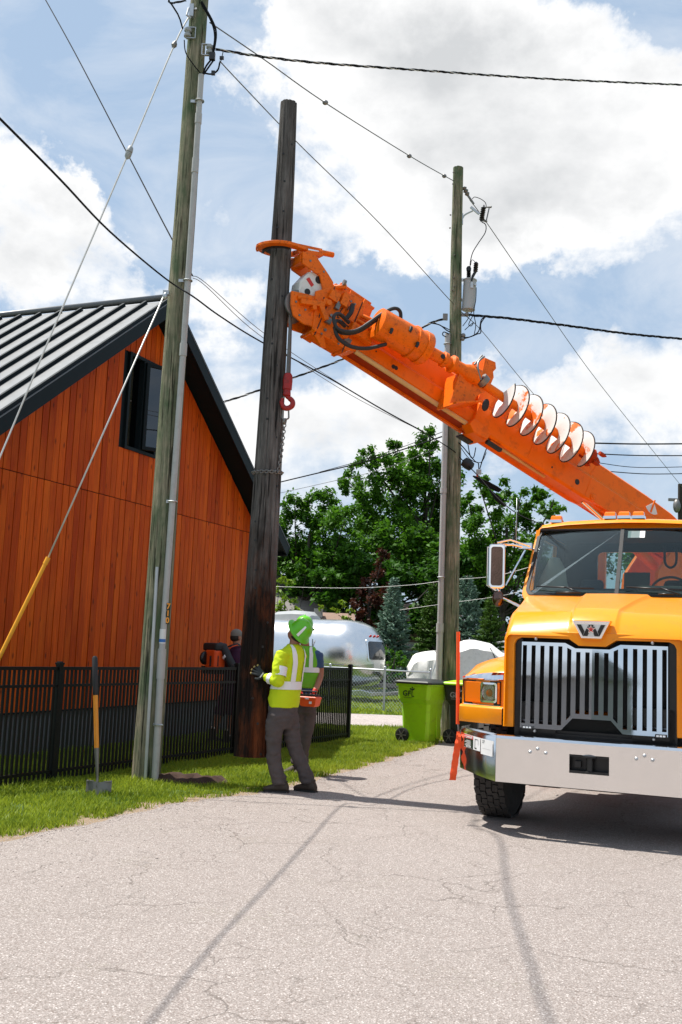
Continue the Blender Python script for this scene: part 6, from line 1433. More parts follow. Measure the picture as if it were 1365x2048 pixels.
# ------------------------------------------------------------------ covered boat and camper
boat = thing('covered_boat', 'boat under a pale creased tarpaulin beyond the bins', 'boat', tuple(gnd(880, 1392)))
BY = 33.0; bL = at(816, 1330, BY); bR = at(1000, 1330, BY); b = MB(); rows = []; N = 46
for i in range(N + 1):
    f = i / N; x = bL.x + (bR.x + 1.2 - bL.x) * f
    top = float(np.interp(f, [0, .05, .12, .30, .36, .44, .50, .62, .72, .85, 1], [1.05, 1.48, 1.56, 1.66, 1.86, 1.98, 1.99, 1.90, 1.62, 1.60, 1.5])); hw = .35 + .70 * min(1, f * 3.2) ** .6
    sh = top - .16; fo = .045 * sin(f * 47) + .035 * sin(f * 83 + 1)
    sec = [(-hw - .04 - fo, .62 + .06 * sin(f * 31)), (-hw + .5 * fo, .86), (-hw + .05 - fo * .6, sh - .12), (-hw * .72, sh + .04), (-hw * .25, top), (hw * .25, top), (hw * .72, sh + .04), (hw - .05 + fo, sh - .12), (hw + fo, .86), (hw + .04, .62)]
    rows.append([Vector((x + .03 * sin(j * 2.3 + f * 9), BY + y, z + .018 * mnoise.noise(Vector((f * 14, y * 3, 1))))) for j, (y, z) in enumerate(sec)])
b.rings(rows, caps=False, closed=False); b.add(rows[0], [tuple(range(10))]); b.build('tarpaulin', 'tarp', boat)
b = MB(); rows = []
for i in range(9):
    f = i / 8; x = bL.x + .1 + (bR.x + 1.1 - bL.x) * f; hw = .3 + .65 * min(1, f * 3) ** .6; rows.append([Vector((x, BY - hw, .95)), Vector((x, BY - hw * .9, .6)), Vector((x, BY, .38)), Vector((x, BY + hw * .9, .6)), Vector((x, BY + hw, .95))])
b.rings(rows, caps=False, closed=False); b.build('hull', 'bin_dark', boat)
b = MB(); b.bar((bL.x - .9, BY, .45), (bR.x + .5, BY, .45), .12, .12); b.tube([(bL.x + 1.6, BY - .6, .35), (bL.x + 1.6, BY - .8, .35)], .33, 18); b.box((bL.x + .2, BY, .6), (.08, .08, .5)); b.build('boat_trailer', 'dull_steel', boat)
b = MB()
for f in (.17, .6): 
    r_ = rows; x = bL.x + (bR.x + 1.2 - bL.x) * f; b.tube([Vector((x + .12 * k_, BY - (.80 + .2 * f) + .0 - .12 * sin(k_ * 1.2), 1.75 - .25 * k_)) for k_ in range(5)], .012, 5)
b.build('tie_rope', 'cable_black', boat)
camper = thing('camper_van', 'white camper roof with an air conditioner showing above the orange fender', 'camper', tuple(at(1010, 1320, 39).xy) + (0,))
cq = at(1010, 1320, 39); b = MB(); b.rings([[Vector((cq.x + x, 39 + y, z)) for x, y in ((-1.1, -1.0), (3.5, -1.0), (3.5, 1.0), (-1.1, 1.0))] for z in (.5, 1.55)] , True, False); b.build('body', 'rv_white', camper, bevel=.1)
b = MB(); b.rings([[Vector((cq.x + x * k_, 39 + y * k_, z)) for x, y in ((-1.25, -1.05), (3.5, -1.05), (3.5, 1.05), (-1.25, 1.05))] for z, k_ in ((1.56, 1), (1.72, 1.0), (1.80, .95))], True, False); b.build('roof', 'rv_white', camper, bevel=.04)
b = MB(); b.box((cq.x + .1, 39, 1.95), (1.2, .8, .28)); b.build('air_conditioner', 'rv_white', camper, bevel=.05)
b = MB(); [b.box((cq.x - .25 + i_ * .0, 38.59, 1.88 + .045 * i_), (.4, .01, .02)) for i_ in range(4)]; b.build('vent', 'dull_steel', camper)
b = MB(); [b.tube([(cq.x + x, 38.1, .35), (cq.x + x, 39.9, .35)], .35, 16) for x in (0, 2.6)]; b.build('wheel', 'tyre_rubber', camper)

# ------------------------------------------------------------------ houses behind
def house(label, c, w_, d_, h_, rise, wallm, roofm, rz=0, extra=None):
    t_ = thing('house', label, 'house', (c[0], c[1], 0), rz); M_ = Matrix.Translation((c[0], c[1], 0)) @ Matrix.Rotation(rz, 4, 'Z')
    b = MB(M_); b.box((0, 0, h_ / 2), (w_, d_, h_)); b.prism([(-d_ / 2, h_), (d_ / 2, h_), (0, h_ + rise * .97)], lambda y, z: (-w_ / 2 + .02, y, z), lambda y, z: (w_ / 2 - .02, y, z)); b.build('wall', wallm, t_)
    b = MB(M_)
    for s in (-1, 1): b.prism([(0, h_ + rise), (s * (d_ / 2 + .4), h_ - .4 * rise / (d_ / 2)), (s * (d_ / 2 + .4), h_ - .4 * rise / (d_ / 2) + .15), (0, h_ + rise + .15)], lambda y, z: (-w_ / 2 - .4, y, z), lambda y, z: (w_ / 2 + .4, y, z))
    rf2 = b.build('roof', roofm, t_)
    for x in (-w_ / 4, w_ / 4):
        b = MB(M_); b.box((x, -d_ / 2 - .02, h_ * .55), (1.2, .06, 1.1)); wi = b.build('window', 'white_paint', t_)
        b = MB(M_); b.box((x, -d_ / 2 - .055, h_ * .55), (1.0, .02, .9)); b.build('pane', 'dark_glass', wi)
    if extra: 
        b = MB(M_); [b.box(*e) for e in extra]; b.build('roof_vent', 'house_wall', rf2)
    return t_
hq = at(610, 1230, 44); house('grey house with a shingled gable roof among the trees behind the silver trailer', (hq.x - 2.8, 47), 7, 7, 2.5, 2.2, 'house_wall', 'shingle', radians(20))
hq = at(650, 1228, 39); house('low house with a brown shingled roof and a louvred vent just above the silver trailer', (hq.x - .45, 42.5), 2.5, 4.5, 1.9, .95, 'house_wall', 'shingle_brown', 0, [((.15, -.5, 2.95), (.36, .3, .36))])
hq = at(835, 1290, 46); house('brick house glimpsed between the blue spruce and the far pole', (hq.x + .3, 52), 3.5, 5, 2.6, 1.2, 'brick', 'shingle_brown', radians(8))

# ------------------------------------------------------------------ trees
def leafcloud(name, centers, radii, n_per, size, mat, parent, flat=1.0, shell=.55, clump=16):
    V = []; tot = 0
    for c_, r_ in zip(centers, radii):
        nc = max(5, int(clump * (r_ / 1.2) ** 2)); nl = int(n_per * (r_ / 1.2) ** 2 / nc)
        d = RNG.normal(size=(nc, 3)); d /= np.linalg.norm(d, axis=1)[:, None]; rad = RNG.uniform(shell, 1.05, nc) * r_
        cc = np.array(c_)[None] + d * rad[:, None] * np.array([1, 1, flat])
        cr = RNG.uniform(.22, .38, nc) * min(r_, 1.6)
        p = np.repeat(cc, nl, 0) + RNG.normal(size=(nc * nl, 3)) * np.repeat(cr, nl)[:, None] * .62
        V.append(p)
    p = np.concatenate(V); n = len(p)
    a = RNG.normal(size=(n, 3)); a[:, 2] *= .6; a /= np.linalg.norm(a, axis=1)[:, None]
    up = RNG.normal(size=(n, 3)) * .55 + np.array([0, 0, 1]); b_ = np.cross(a, up); b_ /= np.linalg.norm(b_, axis=1)[:, None]
    s = size * RNG.uniform(.6, 1.35, n)[:, None]
    Vv = np.stack([p - a * s * .5, p + b_ * s * .30 - np.array([0, 0, .04]) * s, p + a * s * .5 - np.array([0, 0, .25]) * s, p - b_ * s * .30], 1).reshape(-1, 3)
    q = np.arange(n)[:, None] * 4 + np.array([[0, 1, 2, 3]])
    fm = FR[parent.name]; loc = np.array(fm.translation)
    return npmesh(name, Vv + loc, [q], mat, parent)
def tree(name, label, D, trunk_px, blobs, mat, n_per=520, size=.26, depth=1.6, seed=0, tr=.22, group=None, shell=.5):
    random.seed(seed); g = gnd(trunk_px[0], 1290 + .0); x0 = at(trunk_px[0], 1290, D).x
    t_ = thing(name, label, 'tree', (x0, D, 0), 0, group)
    cs = []; rs = []
    for (px, py, rp) in blobs:
        r_ = rp * D / FPX; c_ = at(px, py, D + random.uniform(-depth, depth)); cs.append(tuple(c_)); rs.append(r_)
    top = max(c_[2] for c_ in cs)
    b = MB(); fork = Vector((x0 + random.uniform(-.2, .2), D, top * .35)); b.tube([(x0, D, -.1), (x0, D, .6), tuple(fork)], [tr * 1.3, tr, tr * .8], 10)
    for c_, r_ in list(zip(cs, rs))[::2]:
        c_ = Vector(c_); st_ = fork.lerp(Vector((x0, D, top * .8)), random.uniform(0, .8) * min(1, max(0, (c_.z - fork.z) / (top * .6))))
        mid = st_.lerp(c_, .5) + Vector((random.uniform(-.3, .3), random.uniform(-.3, .3), -.2))
        b.tube([st_, mid, c_, c_ + Vector((random.uniform(-.3, .3), 0, r_ * .6))], [tr * .34, tr * .22, tr * .12, .015], 6)
    b.tube([tuple(fork), (x0, D, top * .8)], [tr * .8, tr * .3], 8)
    b.build('trunk', 'bark', t_)
    leafcloud('crown', cs, rs, n_per, size, mat, t_, shell=shell)
    return t_
tree('broadleaf_tree', 'tallest dark green tree with ragged top standing between the two right hand poles', 50, (842, 0), [(860, 880, 26), (848, 920, 38), (880, 960, 42), (835, 975, 40), (790, 900, 26), (775, 935, 34), (735, 915, 20), (715, 925, 15), (800, 985, 48), (740, 985, 40), (700, 965, 24), (680, 963, 14), (860, 1030, 55), (790, 1050, 55), (900, 1000, 30), (722, 1045, 42), (850, 1100, 55), (780, 1110, 50)], 'leaf_green', 2200, .21, 1.8, 3, .22)
tree('broadleaf_tree', 'rounded green tree at the left of the grove, beside the old pole', 46, (610, 0), [(590, 1010, 26), (625, 1000, 26), (560, 1040, 30), (655, 1005, 28), (640, 1045, 40), (590, 1070, 45), (690, 1040, 36), (660, 1090, 45), (560, 1110, 40), (610, 1130, 42), (700, 1090, 40), (535, 1080, 30), (540, 1140, 26), (700, 1140, 34), (660, 1140, 40), (600, 1160, 34)], 'leaf_green', 2100, .20, 1.6, 5, .18)
tree('broadleaf_tree', 'broad green tree on the right, its top reaching up to the truck cab', 44, (1010, 0), [(960, 975, 24), (1000, 985, 26), (1040, 1000, 26), (1075, 985, 24), (1105, 1010, 20), (1122, 1018, 10), (940, 1010, 30), (980, 1030, 36), (1030, 1045, 38), (1075, 1040, 26), (950, 1070, 40), (1000, 1090, 42), (1050, 1100, 36), (930, 1120, 34), (1080, 1090, 24), (985, 1140, 36), (1040, 1150, 30), (1130, 1120, 40), (1200, 1110, 45), (1280, 1130, 45), (1100, 1160, 40)], 'leaf_green', 2100, .195, 1.6, 8, .18)
tree('broadleaf_tree', 'dark green tree filling the lower middle behind the blue spruce', 45, (770, 0), [(720, 1120, 50), (790, 1150, 52), (850, 1160, 55), (700, 1180, 46), (760, 1210, 50), (858, 1225, 34), (800, 1240, 34), (770, 1280, 34), (740, 1300, 26), (900, 1200, 50), (905, 1130, 46), (650, 1160, 40), (660, 1215, 30), (960, 1180, 50), (1020, 1220, 50), (900, 1270, 45), (980, 1260, 45), (600, 1180, 36), (1050, 1270, 45), (1090, 1220, 40)], 'leaf_dark', 2100, .26, 1.2, 11, .16, shell=.2)
tree('broadleaf_tree', 'dense green tree mass just behind the maple and spruces', 47, (690, 0), [(560, 1120, 44), (610, 1110, 46), (660, 1110, 46), (710, 1100, 46), (760, 1090, 46), (810, 1080, 50), (860, 1100, 50), (940, 1110, 46), (990, 1120, 46), (1040, 1130, 44), (1090, 1130, 40), (820, 1150, 46), (930, 1180, 46), (560, 1080, 30)], 'leaf_green', 1900, .22, 1.0, 61, .16, shell=.2)
tree('maple_tree', 'dark red leaved maple standing left of the blue spruce', 43, (735, 0), [(765, 1115, 17), (758, 1145, 22), (745, 1175, 26), (725, 1200, 24), (755, 1210, 26), (710, 1215, 16), (740, 1240, 26), (775, 1180, 18), (715, 1238, 18), (770, 1250, 20)], 'leaf_red', 1600, .17, .6, 13, .10, shell=.2)
tree('young_tree', 'bright yellow green young tree beside the old pole, in front of the grey house', 38, (566, 0), [(560, 1160, 13), (578, 1160, 10), (556, 1180, 12), (570, 1200, 17), (590, 1205, 13), (556, 1215, 14), (575, 1225, 16), (596, 1222, 10), (612, 1150, 0.1)], 'leaf_bright', 1600, .15, .4, 17, .05, shell=.2)
tree('shrub', 'small bright green shrub between the grey house and the maple', 41.5, (688, 0), [(640, 1215, 8), (682, 1210, 11), (700, 1222, 11), (672, 1224, 10), (690, 1238, 12)], 'leaf_bright', 1600, .14, .3, 19, .05, shell=.2)
tree('shrub', 'green shrub growing behind the rear of the silver trailer', 36, (792, 0), [(790, 1310, 16), (780, 1330, 15), (800, 1330, 15), (785, 1352, 16), (805, 1355, 13), (812, 1318, 9), (775, 1300, 9)], 'leaf_green', 1600, .14, .4, 23, .05, shell=.2)
tree('shrub', 'dark green hedge bush behind the covered boat', 41, (900, 0), [(840, 1290, 14), (870, 1300, 20), (905, 1300, 20), (935, 1290, 20), (860, 1325, 18), (960, 1300, 20)], 'leaf_dark', 1600, .16, .5, 29, .06, shell=.2)

def spruce(label, px, top_y, bot_y, halfw, D, mat, seed):
    random.seed(seed); topP = at(px, top_y, D); x0 = topP.x; H_ = topP.z; zb_ = max(.25, at(px, bot_y, D).z); Rb = halfw * D / FPX
    t_ = thing('spruce_tree', label, 'tree', (x0, D, 0), 0, 'spruce trees behind the boat'); MB().tube([(x0, D, -.1), (x0, D, H_)], [.13, .015], 8).build('trunk', 'bark', t_)
    P_ = []; A_ = []; S_ = []
    z = zb_; lev = 0
    br = MB()
    while z < H_ - .05:
        f = (H_ - z) / (H_ - zb_); R_ = Rb * f ** .85 * random.uniform(.82, 1.12) + .05; n = max(5, int(6 + 9 * f)); ph = random.uniform(0, 6)
        for i in range(n):
            a = ph + 2 * pi * i / n + random.uniform(-.25, .25); L = R_ * random.uniform(.75, 1.12); rise = L * (.45 - .55 * f) + .05
            d = np.array([cos(a), sin(a), 0]); st_ = np.array([x0, D, z]); k_ = max(4, int(L / .045))
            br.tube([st_, st_ + d * L * .6 + np.array([0, 0, rise * .3 - .03]), st_ + d * L + np.array([0, 0, rise])], [.018, .010, .004], 4, False)
            side = np.array([-d[1], d[0], 0])
            for j in range(k_):
                q = (j + 1) / k_; c_ = st_ + d * L * q + np.array([0, 0, rise * q * q - .05 * sin(q * pi)])
                w_ = L * .34 * (1 - q * .75) * random.uniform(.7, 1.1)
                for s in (-1, 1):
                    m_ = max(2, int(w_ / .07))
                    for u in range(m_):
                        P_.append(c_ + side * s * w_ * (u + .5) / m_ + d * .4 * w_ * (u / m_) + np.random.default_rng(j * 7 + u).normal(0, .012, 3)); A_.append(side * s * .8 + d * .75 + np.array([0, 0, random.uniform(-.25, .35)]))
                P_.append(c_); A_.append(d + np.array([0, 0, random.uniform(0, .5)]))
        z += (.16 + .05 * random.random()) * (1 - .3 * (1 - f)); lev += 1
    br.build('branch', 'bark', t_)
    P_ = np.array(P_); A_ = np.array(A_); n = len(P_); A_ += np.random.default_rng(seed).normal(0, .25, A_.shape); A_ /= np.linalg.norm(A_, axis=1)[:, None]
    rep = 2; P_ = np.repeat(P_, rep, 0); A_ = np.repeat(A_, rep, 0) + RNG.normal(0, .3, (n * rep, 3)); n *= rep
    B_ = np.cross(A_, RNG.normal(0, 1, (n, 3)) + np.array([0, 0, 1.5])); B_ /= np.linalg.norm(B_, axis=1)[:, None]; s = RNG.uniform(.10, .17, n)[:, None]
    V = np.stack([P_ - A_ * s * .4, P_ + B_ * s * .16, P_ + A_ * s * .6, P_ - B_ * s * .16], 1).reshape(-1, 3)
    npmesh('needles', V + np.array(FR[t_.name].translation), [np.arange(n)[:, None] * 4 + np.array([[0, 1, 2, 3]])], mat, t_)
spruce('pale blue spruce standing alone between the trailer and the far pole', 789, 1158, 1345, 52, 38, 'needle_blue', 41)
spruce('green spruce just left of the far pole, behind the covered boat', 868, 1165, 1320, 42, 40, 'needle_green', 42)
spruce('green spruce right of the far pole, behind the orange marker rod', 935, 1150, 1320, 58, 39, 'needle_blue', 43)
spruce('small bright green spruce tucked beside the truck mirror', 983, 1195, 1320, 40, 37, 'needle_green', 44)
np_ = None
# far pole at the right edge
fpq = at(1361, 1040, 44); t_ = thing('utility_pole', 'small distant pole with an insulator at the right edge above the truck', 'utility pole', (fpq.x, 44, 0)); MB().tube([(fpq.x, 44, -.1), tuple(at(1361, 968, 44))], [.16, .1], 10).build('shaft', 'bark', t_)
b = MB(); b.box(at(1358, 1000, 44), (.9, .1, .12)); b.ell(at(1354, 1012, 43.8), (.16, .16, .3)); b.build('crossarm', 'dull_steel', t_)
# places across the road, behind the viewpoint (they show in the chrome)
t_ = thing('warehouse', 'long grey metal warehouse reflected in the truck grille', 'warehouse', (-24, -22, 0)); b = MB(); b.box((-24, -22, 1.7), (22, 8, 3.4)); b.build('wall', 'warehouse', t_)
b = MB(); b.prism([(-4.4, 3.4), (4.4, 3.4), (0, 4.4)], lambda y, z: (-35.3, -22 + y, z), lambda y, z: (-12.7, -22 + y, z)); b.build('roof', 'roof_metal', t_)
def back_tree(label, x, y, h_, r_, seed):
    random.seed(seed); t_ = thing('broadleaf_tree', label, 'tree', (x, y, 0)); MB().tube([(x, y, -.1), (x, y, h_ * .7)], [.25, .1], 10).build('trunk', 'bark', t_)
    cs = [(x + random.uniform(-r_, r_) * .7, y + random.uniform(-r_, r_) * .7, h_ * random.uniform(.35, .95)) for _ in range(12)]; leafcloud('crown', cs, [r_ * .5] * 12, 420, .5, 'leaf_green', t_, shell=.2)
back_tree('green tree across the road mirrored in the right side of the grille', -12.5, -36, 7.5, 2.6, 51); back_tree('green tree across the road mirrored at the grille edge', -4.5, -42, 8, 2.8, 52)

# ------------------------------------------------------------------ people
Z3 = Vector((0, 0, 1))
def wrinkle(o, amp, sc_, seed=0):
    me = o.data; me.update()
    co_ = [v_.co.copy() for v_ in me.vertices]; nn = [v_.normal.copy() for v_ in me.vertices]
    for v_, c_, n in zip(me.vertices, co_, nn):
        d = abs(mnoise.noise(Vector((c_.x * sc_, c_.y * sc_, c_.z * sc_ * 1.7 + seed)))) * 2 - .5
        v_.co = c_ + n * amp * d
def limb(b, pts, rs, n=14): b.tube(catmull(pts, 5) if len(pts) > 2 else pts, [rs[0] + (rs[-1] - rs[0]) * i / ((len(pts) - 1) * 5) if len(rs) == 2 else np.interp(i / ((len(pts) - 1) * 5), np.linspace(0, 1, len(rs)), rs) for i in range((len(pts) - 1) * 5 + 1)] if len(pts) > 2 else rs, n)
def torso_rings(stations, F, S, grow=0.0):
    rows = []
    for c_, a, d in stations: rows.append([Vector(c_) + S * (a + grow) * cos(t_) + F * (d + grow) * sin(t_) for t_ in np.linspace(0, 2 * pi, 24, endpoint=False)])
    return rows
def hand(parent, wrist, fdir, back, mat, name='glove', side=1, spread=.32, curl=.25, tips=None, r_=.0115, L=.078):
    fdir = Vector(fdir).normalized(); back = (Vector(back) - fdir * Vector(back).dot(fdir)).normalized(); x = fdir.cross(back) * side
    b = MB(); w_ = Vector(wrist); pal = w_ + fdir * .055
    b.ell(pal, (.042, .016, .050), 12, 8, Matrix((x, back, fdir)).transposed()); b.tube([w_ - fdir * .03, w_ + fdir * .03], [.031, .034], 12)
    ends = []
    for i in range(4):
        u = (i - 1.5); st_ = w_ + fdir * .085 + x * u * .0205; a = u * spread * .45; d = (fdir * cos(a) + x * sin(a)).normalized(); Lf = L * (.86, 1.0, .95, .75)[i]
        p1 = st_ + d * Lf * .45 - back * .004; d2 = (d - back * curl).normalized(); p2 = p1 + d2 * Lf * .32; d3 = (d - back * curl * 2).normalized(); p3 = p2 + d3 * Lf * .26
        b.tube([st_ - d * .02, st_, p1, p2, p3], [r_ * 1.1, r_ * 1.1, r_ * 1.02, r_ * .95, r_ * .8], 10); ends.append((p2, p3, d3))
    st_ = w_ + fdir * .035 + x * -.036; td = (fdir * .55 - x * .8).normalized(); b.tube([st_ - td * .01, st_ + td * .035, st_ + (td + fdir * .4).normalized() * .065], [r_ * 1.3, r_ * 1.15, r_ * .9], 10)
    o = fuse(b, name, mat, parent, .0045, 2)
    if tips:
        b = MB()
        for p2, p3, d3 in ends: b.ell(p3 - d3 * .004, .0125, 10, 6)
        b.build('fingertip', tips, o)
    return o
def boot(parent, ankle, d, mat='boot', L=.27):
    d = Vector((d[0], d[1], 0)).normalized(); s = Vector((-d.y, d.x, 0)); a = Vector(ankle); g = Vector((a.x, a.y, 0)); b = MB()
    rows = []
    for t_, hw, h_ in ((-.085, .034, .07), (-.07, .042, .10), (-.02, .045, .12), (.04, .044, .105), (.10, .048, .075), (.15, .046, .06), (.185, .034, .045), (.195, .015, .03)):
        c_ = g + d * t_; rows.append([c_ + s * hw * cos(q) + Vector((0, 0, .012 + h_ * (.5 + .5 * sin(q)) * 1.0)) for q in np.linspace(0, 2 * pi, 14, endpoint=False)])
    b.rings(rows); b.tube([g + Vector((0, 0, .06)) - d * .02, a + Vector((0, 0, .10)) - d * .02], [.048, .052], 14)
    o = fuse(b, 'boot', mat, parent, .008, 2)
    b = MB(); b.prism([(-.09, -.035), (-.05, -.046), (.10, -.05), (.17, -.042), (.20, 0), (.17, .042), (.10, .05), (-.05, .046), (-.09, .035)], lambda x, y: g + d * x + s * y + Z3 * .002, lambda x, y: g + d * x + s * y + Z3 * .026); b.build('sole', 'black_rubber', o); return o
def head(b, c_, face, crown, k_=1.0):
    """skull, jaw, nose, ears, neck handled by caller"""
    face = Vector(face).normalized(); crown = (Vector(crown) - face * Vector(crown).dot(face)).normalized(); sd_ = face.cross(crown); R_ = Matrix((sd_, face, crown)).transposed(); c_ = Vector(c_)
    b.ell(c_ + crown * .02, (.075 * k_, .095 * k_, .10 * k_), 18, 12, R_); b.ell(c_ + face * .028 - crown * .055, (.058 * k_, .062 * k_, .06 * k_), 16, 10, R_); b.ell(c_ + face * .065 - crown * .085, (.028, .026, .022), 10, 8, R_)
    b.tube([c_ + face * .088 + crown * .02, c_ + face * .112 - crown * .018, c_ + face * .092 - crown * .026], [.008, .014, .012], 8); b.ell(c_ + face * .085 + crown * .035, (.05, .012, .010), 10, 6, R_)
    b.ell(c_ + face * .090 - crown * .055, (.022, .010, .008), 8, 6, R_)
    for s in (-1, 1): b.ell(c_ + sd_ * s * .078 - crown * .005, (.010, .020, .032), 10, 8, R_)
    return R_, sd_, face, crown
def eyes(parent, c_, R_, sd_, face, crown):
    b = MB(); 
    for s in (-1, 1): b.ell(Vector(c_) + sd_ * s * .032 + face * .085 + crown * .012, (.014, .006, .008), 10, 6, R_)
    b.build('eye', 'white_paint', parent); b = MB()
    for s in (-1, 1): b.ell(Vector(c_) + sd_ * s * .032 + face * .0905 + crown * .012, (.006, .003, .006), 8, 6, R_)
    b.build('pupil', 'hair', parent); b = MB()
    for s in (-1, 1): b.ell(Vector(c_) + sd_ * s * .034 + face * .090 + crown * .038, (.020, .006, .005), 8, 6, R_)
    b.build('eyebrow', 'hair', parent)
def helmet(parent, c_, R_, sd_, face, crown, stripe=True):
    c_ = Vector(c_) + crown * .035; b = MB(); rows = []
    prof = [(.155, -.012), (.157, -.004), (.128, .012), (.122, .03), (.120, .07), (.105, .11), (.078, .140), (.04, .155), (.008, .158)]
    for r_, h_ in prof: rows.append([c_ + crown * h_ + sd_ * r_ * .88 * cos(a) + face * (r_ * (1.10 if sin(a) > 0 and r_ > .14 else 1.0)) * sin(a) for a in np.linspace(0, 2 * pi, 36, endpoint=False)])
    b.rings(rows, caps=False); b.tube([c_ + crown * .03 + face * .12, c_ + crown * .125 + face * .085, c_ + crown * .162, c_ + crown * .125 - face * .085, c_ + crown * .03 - face * .12], .012, 8)
    o = b.build('hard_hat', 'helmet_green', parent)
    if stripe:
        b = MB(); rows = []
        for a in np.linspace(-.15, 1.05, 10):
            ca, sa = cos(a), sin(a)
            rows.append([c_ + crown * (.035 + .118 * sin(a + .15)) - face * (q) + sd_ * s_ * .1 * 0 + sd_ * (-.118 * cos(a) * 1.0) for q, s_ in ((-.018, 0), (.018, 0))])
        # reflective strip over each side
        for sg in (-1, 1):
            b2 = MB(); rows = []
            for h_, r_ in ((.018, .1285), (.04, .1235), (.07, .1215), (.095, .113), (.115, .1035), (.130, .091), (.143, .076)):
                rows.append([c_ + crown * h_ + sd_ * sg * r_ * .90 * cos(t_) - face * (r_ * 1.015) * sin(t_) for t_ in (.40, .48, .56, .64)])
            b2.rings(rows, caps=False, closed=False); b2.build('reflective_strip', 'reflective', o)
    return o
def band(parent, stations_fn, z0, z1, F, S, grow, mat='reflective', name='reflective_stripe', a0=0, a1=2 * pi, n=30):
    b = MB(); rows = []
    closed = abs(a1 - a0 - 2 * pi) < 1e-6
    for z in (z0, (z0 + z1) / 2, z1):
        c_, a, d = stations_fn(z); rows.append([c_ + S * (a + grow) * cos(t_) + F * (d + grow) * sin(t_) for t_ in np.linspace(a0, a1, n, endpoint=not closed)])
    b.rings(rows, caps=False, closed=closed); return b.build(name, mat, parent)
def limb_band(parent, p, q, r_, mat='reflective', name='reflective_stripe'): return MB().tube([p, Vector(p).lerp(Vector(q), .5), q], r_, 18, False).build(name, mat, parent)
def st_fn(st):
    zs = [c_[2] for c_, a, d in st]
    def f(z):
        return (Vector((np.interp(z, zs, [c_[0] for c_, _, _ in st]), np.interp(z, zs, [c_[1] for c_, _, _ in st]), z)), float(np.interp(z, zs, [a for _, a, _ in st])), float(np.interp(z, zs, [d for _, _, d in st])))
    return f

# --- man 1, looking up with a hand on the hanging pole
Y1 = 11.27
def A1(x, y, dy=0.0): return at(x, y, Y1 + dy)
F1 = Vector((-.80, .60, 0)).normalized(); S1 = Vector((.60, .80, 0)).normalized()        # S1 points to his right
m1 = thing('person', 'worker in yellow hi-vis shirt and green hard hat looking up, hand on the old pole', 'person', (A1(592, 1570).x, Y1, 0))
def zc_(x, y, a, d, dy=0.0): return (tuple(A1(x, y, dy)), a, d)
ST = [zc_(568, 1414, .185, .150), zc_(569, 1395, .188, .165, .0), zc_(573, 1372, .180, .150), zc_(577, 1345, .185, .140), zc_(581, 1322, .195, .135), zc_(584, 1306, .185, .12), zc_(587, 1296, .13, .09), zc_(589, 1288, .068, .066)]
hipc = A1(567, 1424)
aL, kL, hL = A1(560, 1572, -.04), A1(548, 1488, -.06), A1(555, 1424, -.08); aR, kR, hR = A1(617, 1566, .10), A1(588, 1488, .07), A1(579, 1424, .08)
shL, elL, wrL = A1(566, 1306, -.15), A1(557, 1362, -.22), A1(531, 1354, -.10); shR, elR, wrR = A1(600, 1306, .15), A1(566, 1350, .30), A1(543, 1330, .20)
hc1 = A1(595, 1268, .0); tilt = radians(52); face1 = (F1 * cos(tilt) + Z3 * sin(tilt)); crown1 = (-F1 * sin(tilt) + Z3 * cos(tilt))
b = MB(); R1 = head(b, hc1, face1, crown1); b.tube([A1(588, 1298), hc1 - crown1 * .04 - face1 * .02], [.060, .058], 14)
b.rings(torso_rings([(c_, a * .84, d * .84) for c_, a, d in ST[:6]], F1, S1)); limb(b, [hL, kL, aL], [.075, .055, .04]); limb(b, [hR, kR, aR], [.075, .055, .04]); limb(b, [shL, elL, wrL], [.045, .038, .028]); limb(b, [shR, elR, wrR], [.045, .038, .028]); b.ell(hipc, (.14, .12, .11))
body1 = fuse(b, 'body', 'skin', m1, .011, 3); eyes(m1, hc1, *R1)
b = MB(); b.ell(hc1 + crown1 * .012 - face1 * .018, (.082, .092, .092), 16, 10, R1[0]); b.build('hair', 'hair', m1)
helmet(m1, hc1, *R1)
b = MB(); b.rings(torso_rings(ST, F1, S1)); b.ell(A1(566, 1312, -.13), (.075, .075, .08)); b.ell(A1(600, 1312, .13), (.075, .075, .08))
limb(b, [shL, shL.lerp(elL, .5) + Vector((-.02, -.01, 0)), elL, elL.lerp(wrL, .45), wrL], [.078, .070, .066, .060, .040]); limb(b, [shR, elR, wrR], [.075, .062, .042]); b.ell(elL + Vector((0.0, 0, -.005)), (.066, .06, .06))
sh1 = fuse(b, 'shirt', 'hivis', m1, .011, 3); wrinkle(sh1, .007, 11)
f1 = st_fn(ST); zB0, zB1 = A1(573, 1378).z, A1(573, 1362).z
band(sh1, f1, zB0, zB1, F1, S1, .006)
def vstripe(parent, fn, F, S, ang_pts, hw, grow, mat='reflective'):
    b = MB(); rows = []
    for z, a in ang_pts:
        c_, aa, dd = fn(z); rows.append([c_ + S * (aa + grow) * cos(a + k_) + F * (dd + grow) * sin(a + k_) for k_ in np.linspace(-hw / .16, hw / .16, 4)])
    b.rings(rows, caps=False, closed=False); return b.build('reflective_stripe', mat, parent)
zz = [A1(577, y).z for y in (1362, 1345, 1325, 1310, 1301, 1296, 1292, 1289)]
vstripe(sh1, f1, F1, S1, list(zip(zz, [-1.95, -1.92, -1.92, -2.0, -2.12, -2.25, -2.5, -2.8])), .026, .009)
vstripe(sh1, f1, F1, S1, list(zip(zz, [-1.0, -1.0, -1.0, -.95, -.9, -.8, -.6, -.4])), .026, .009)
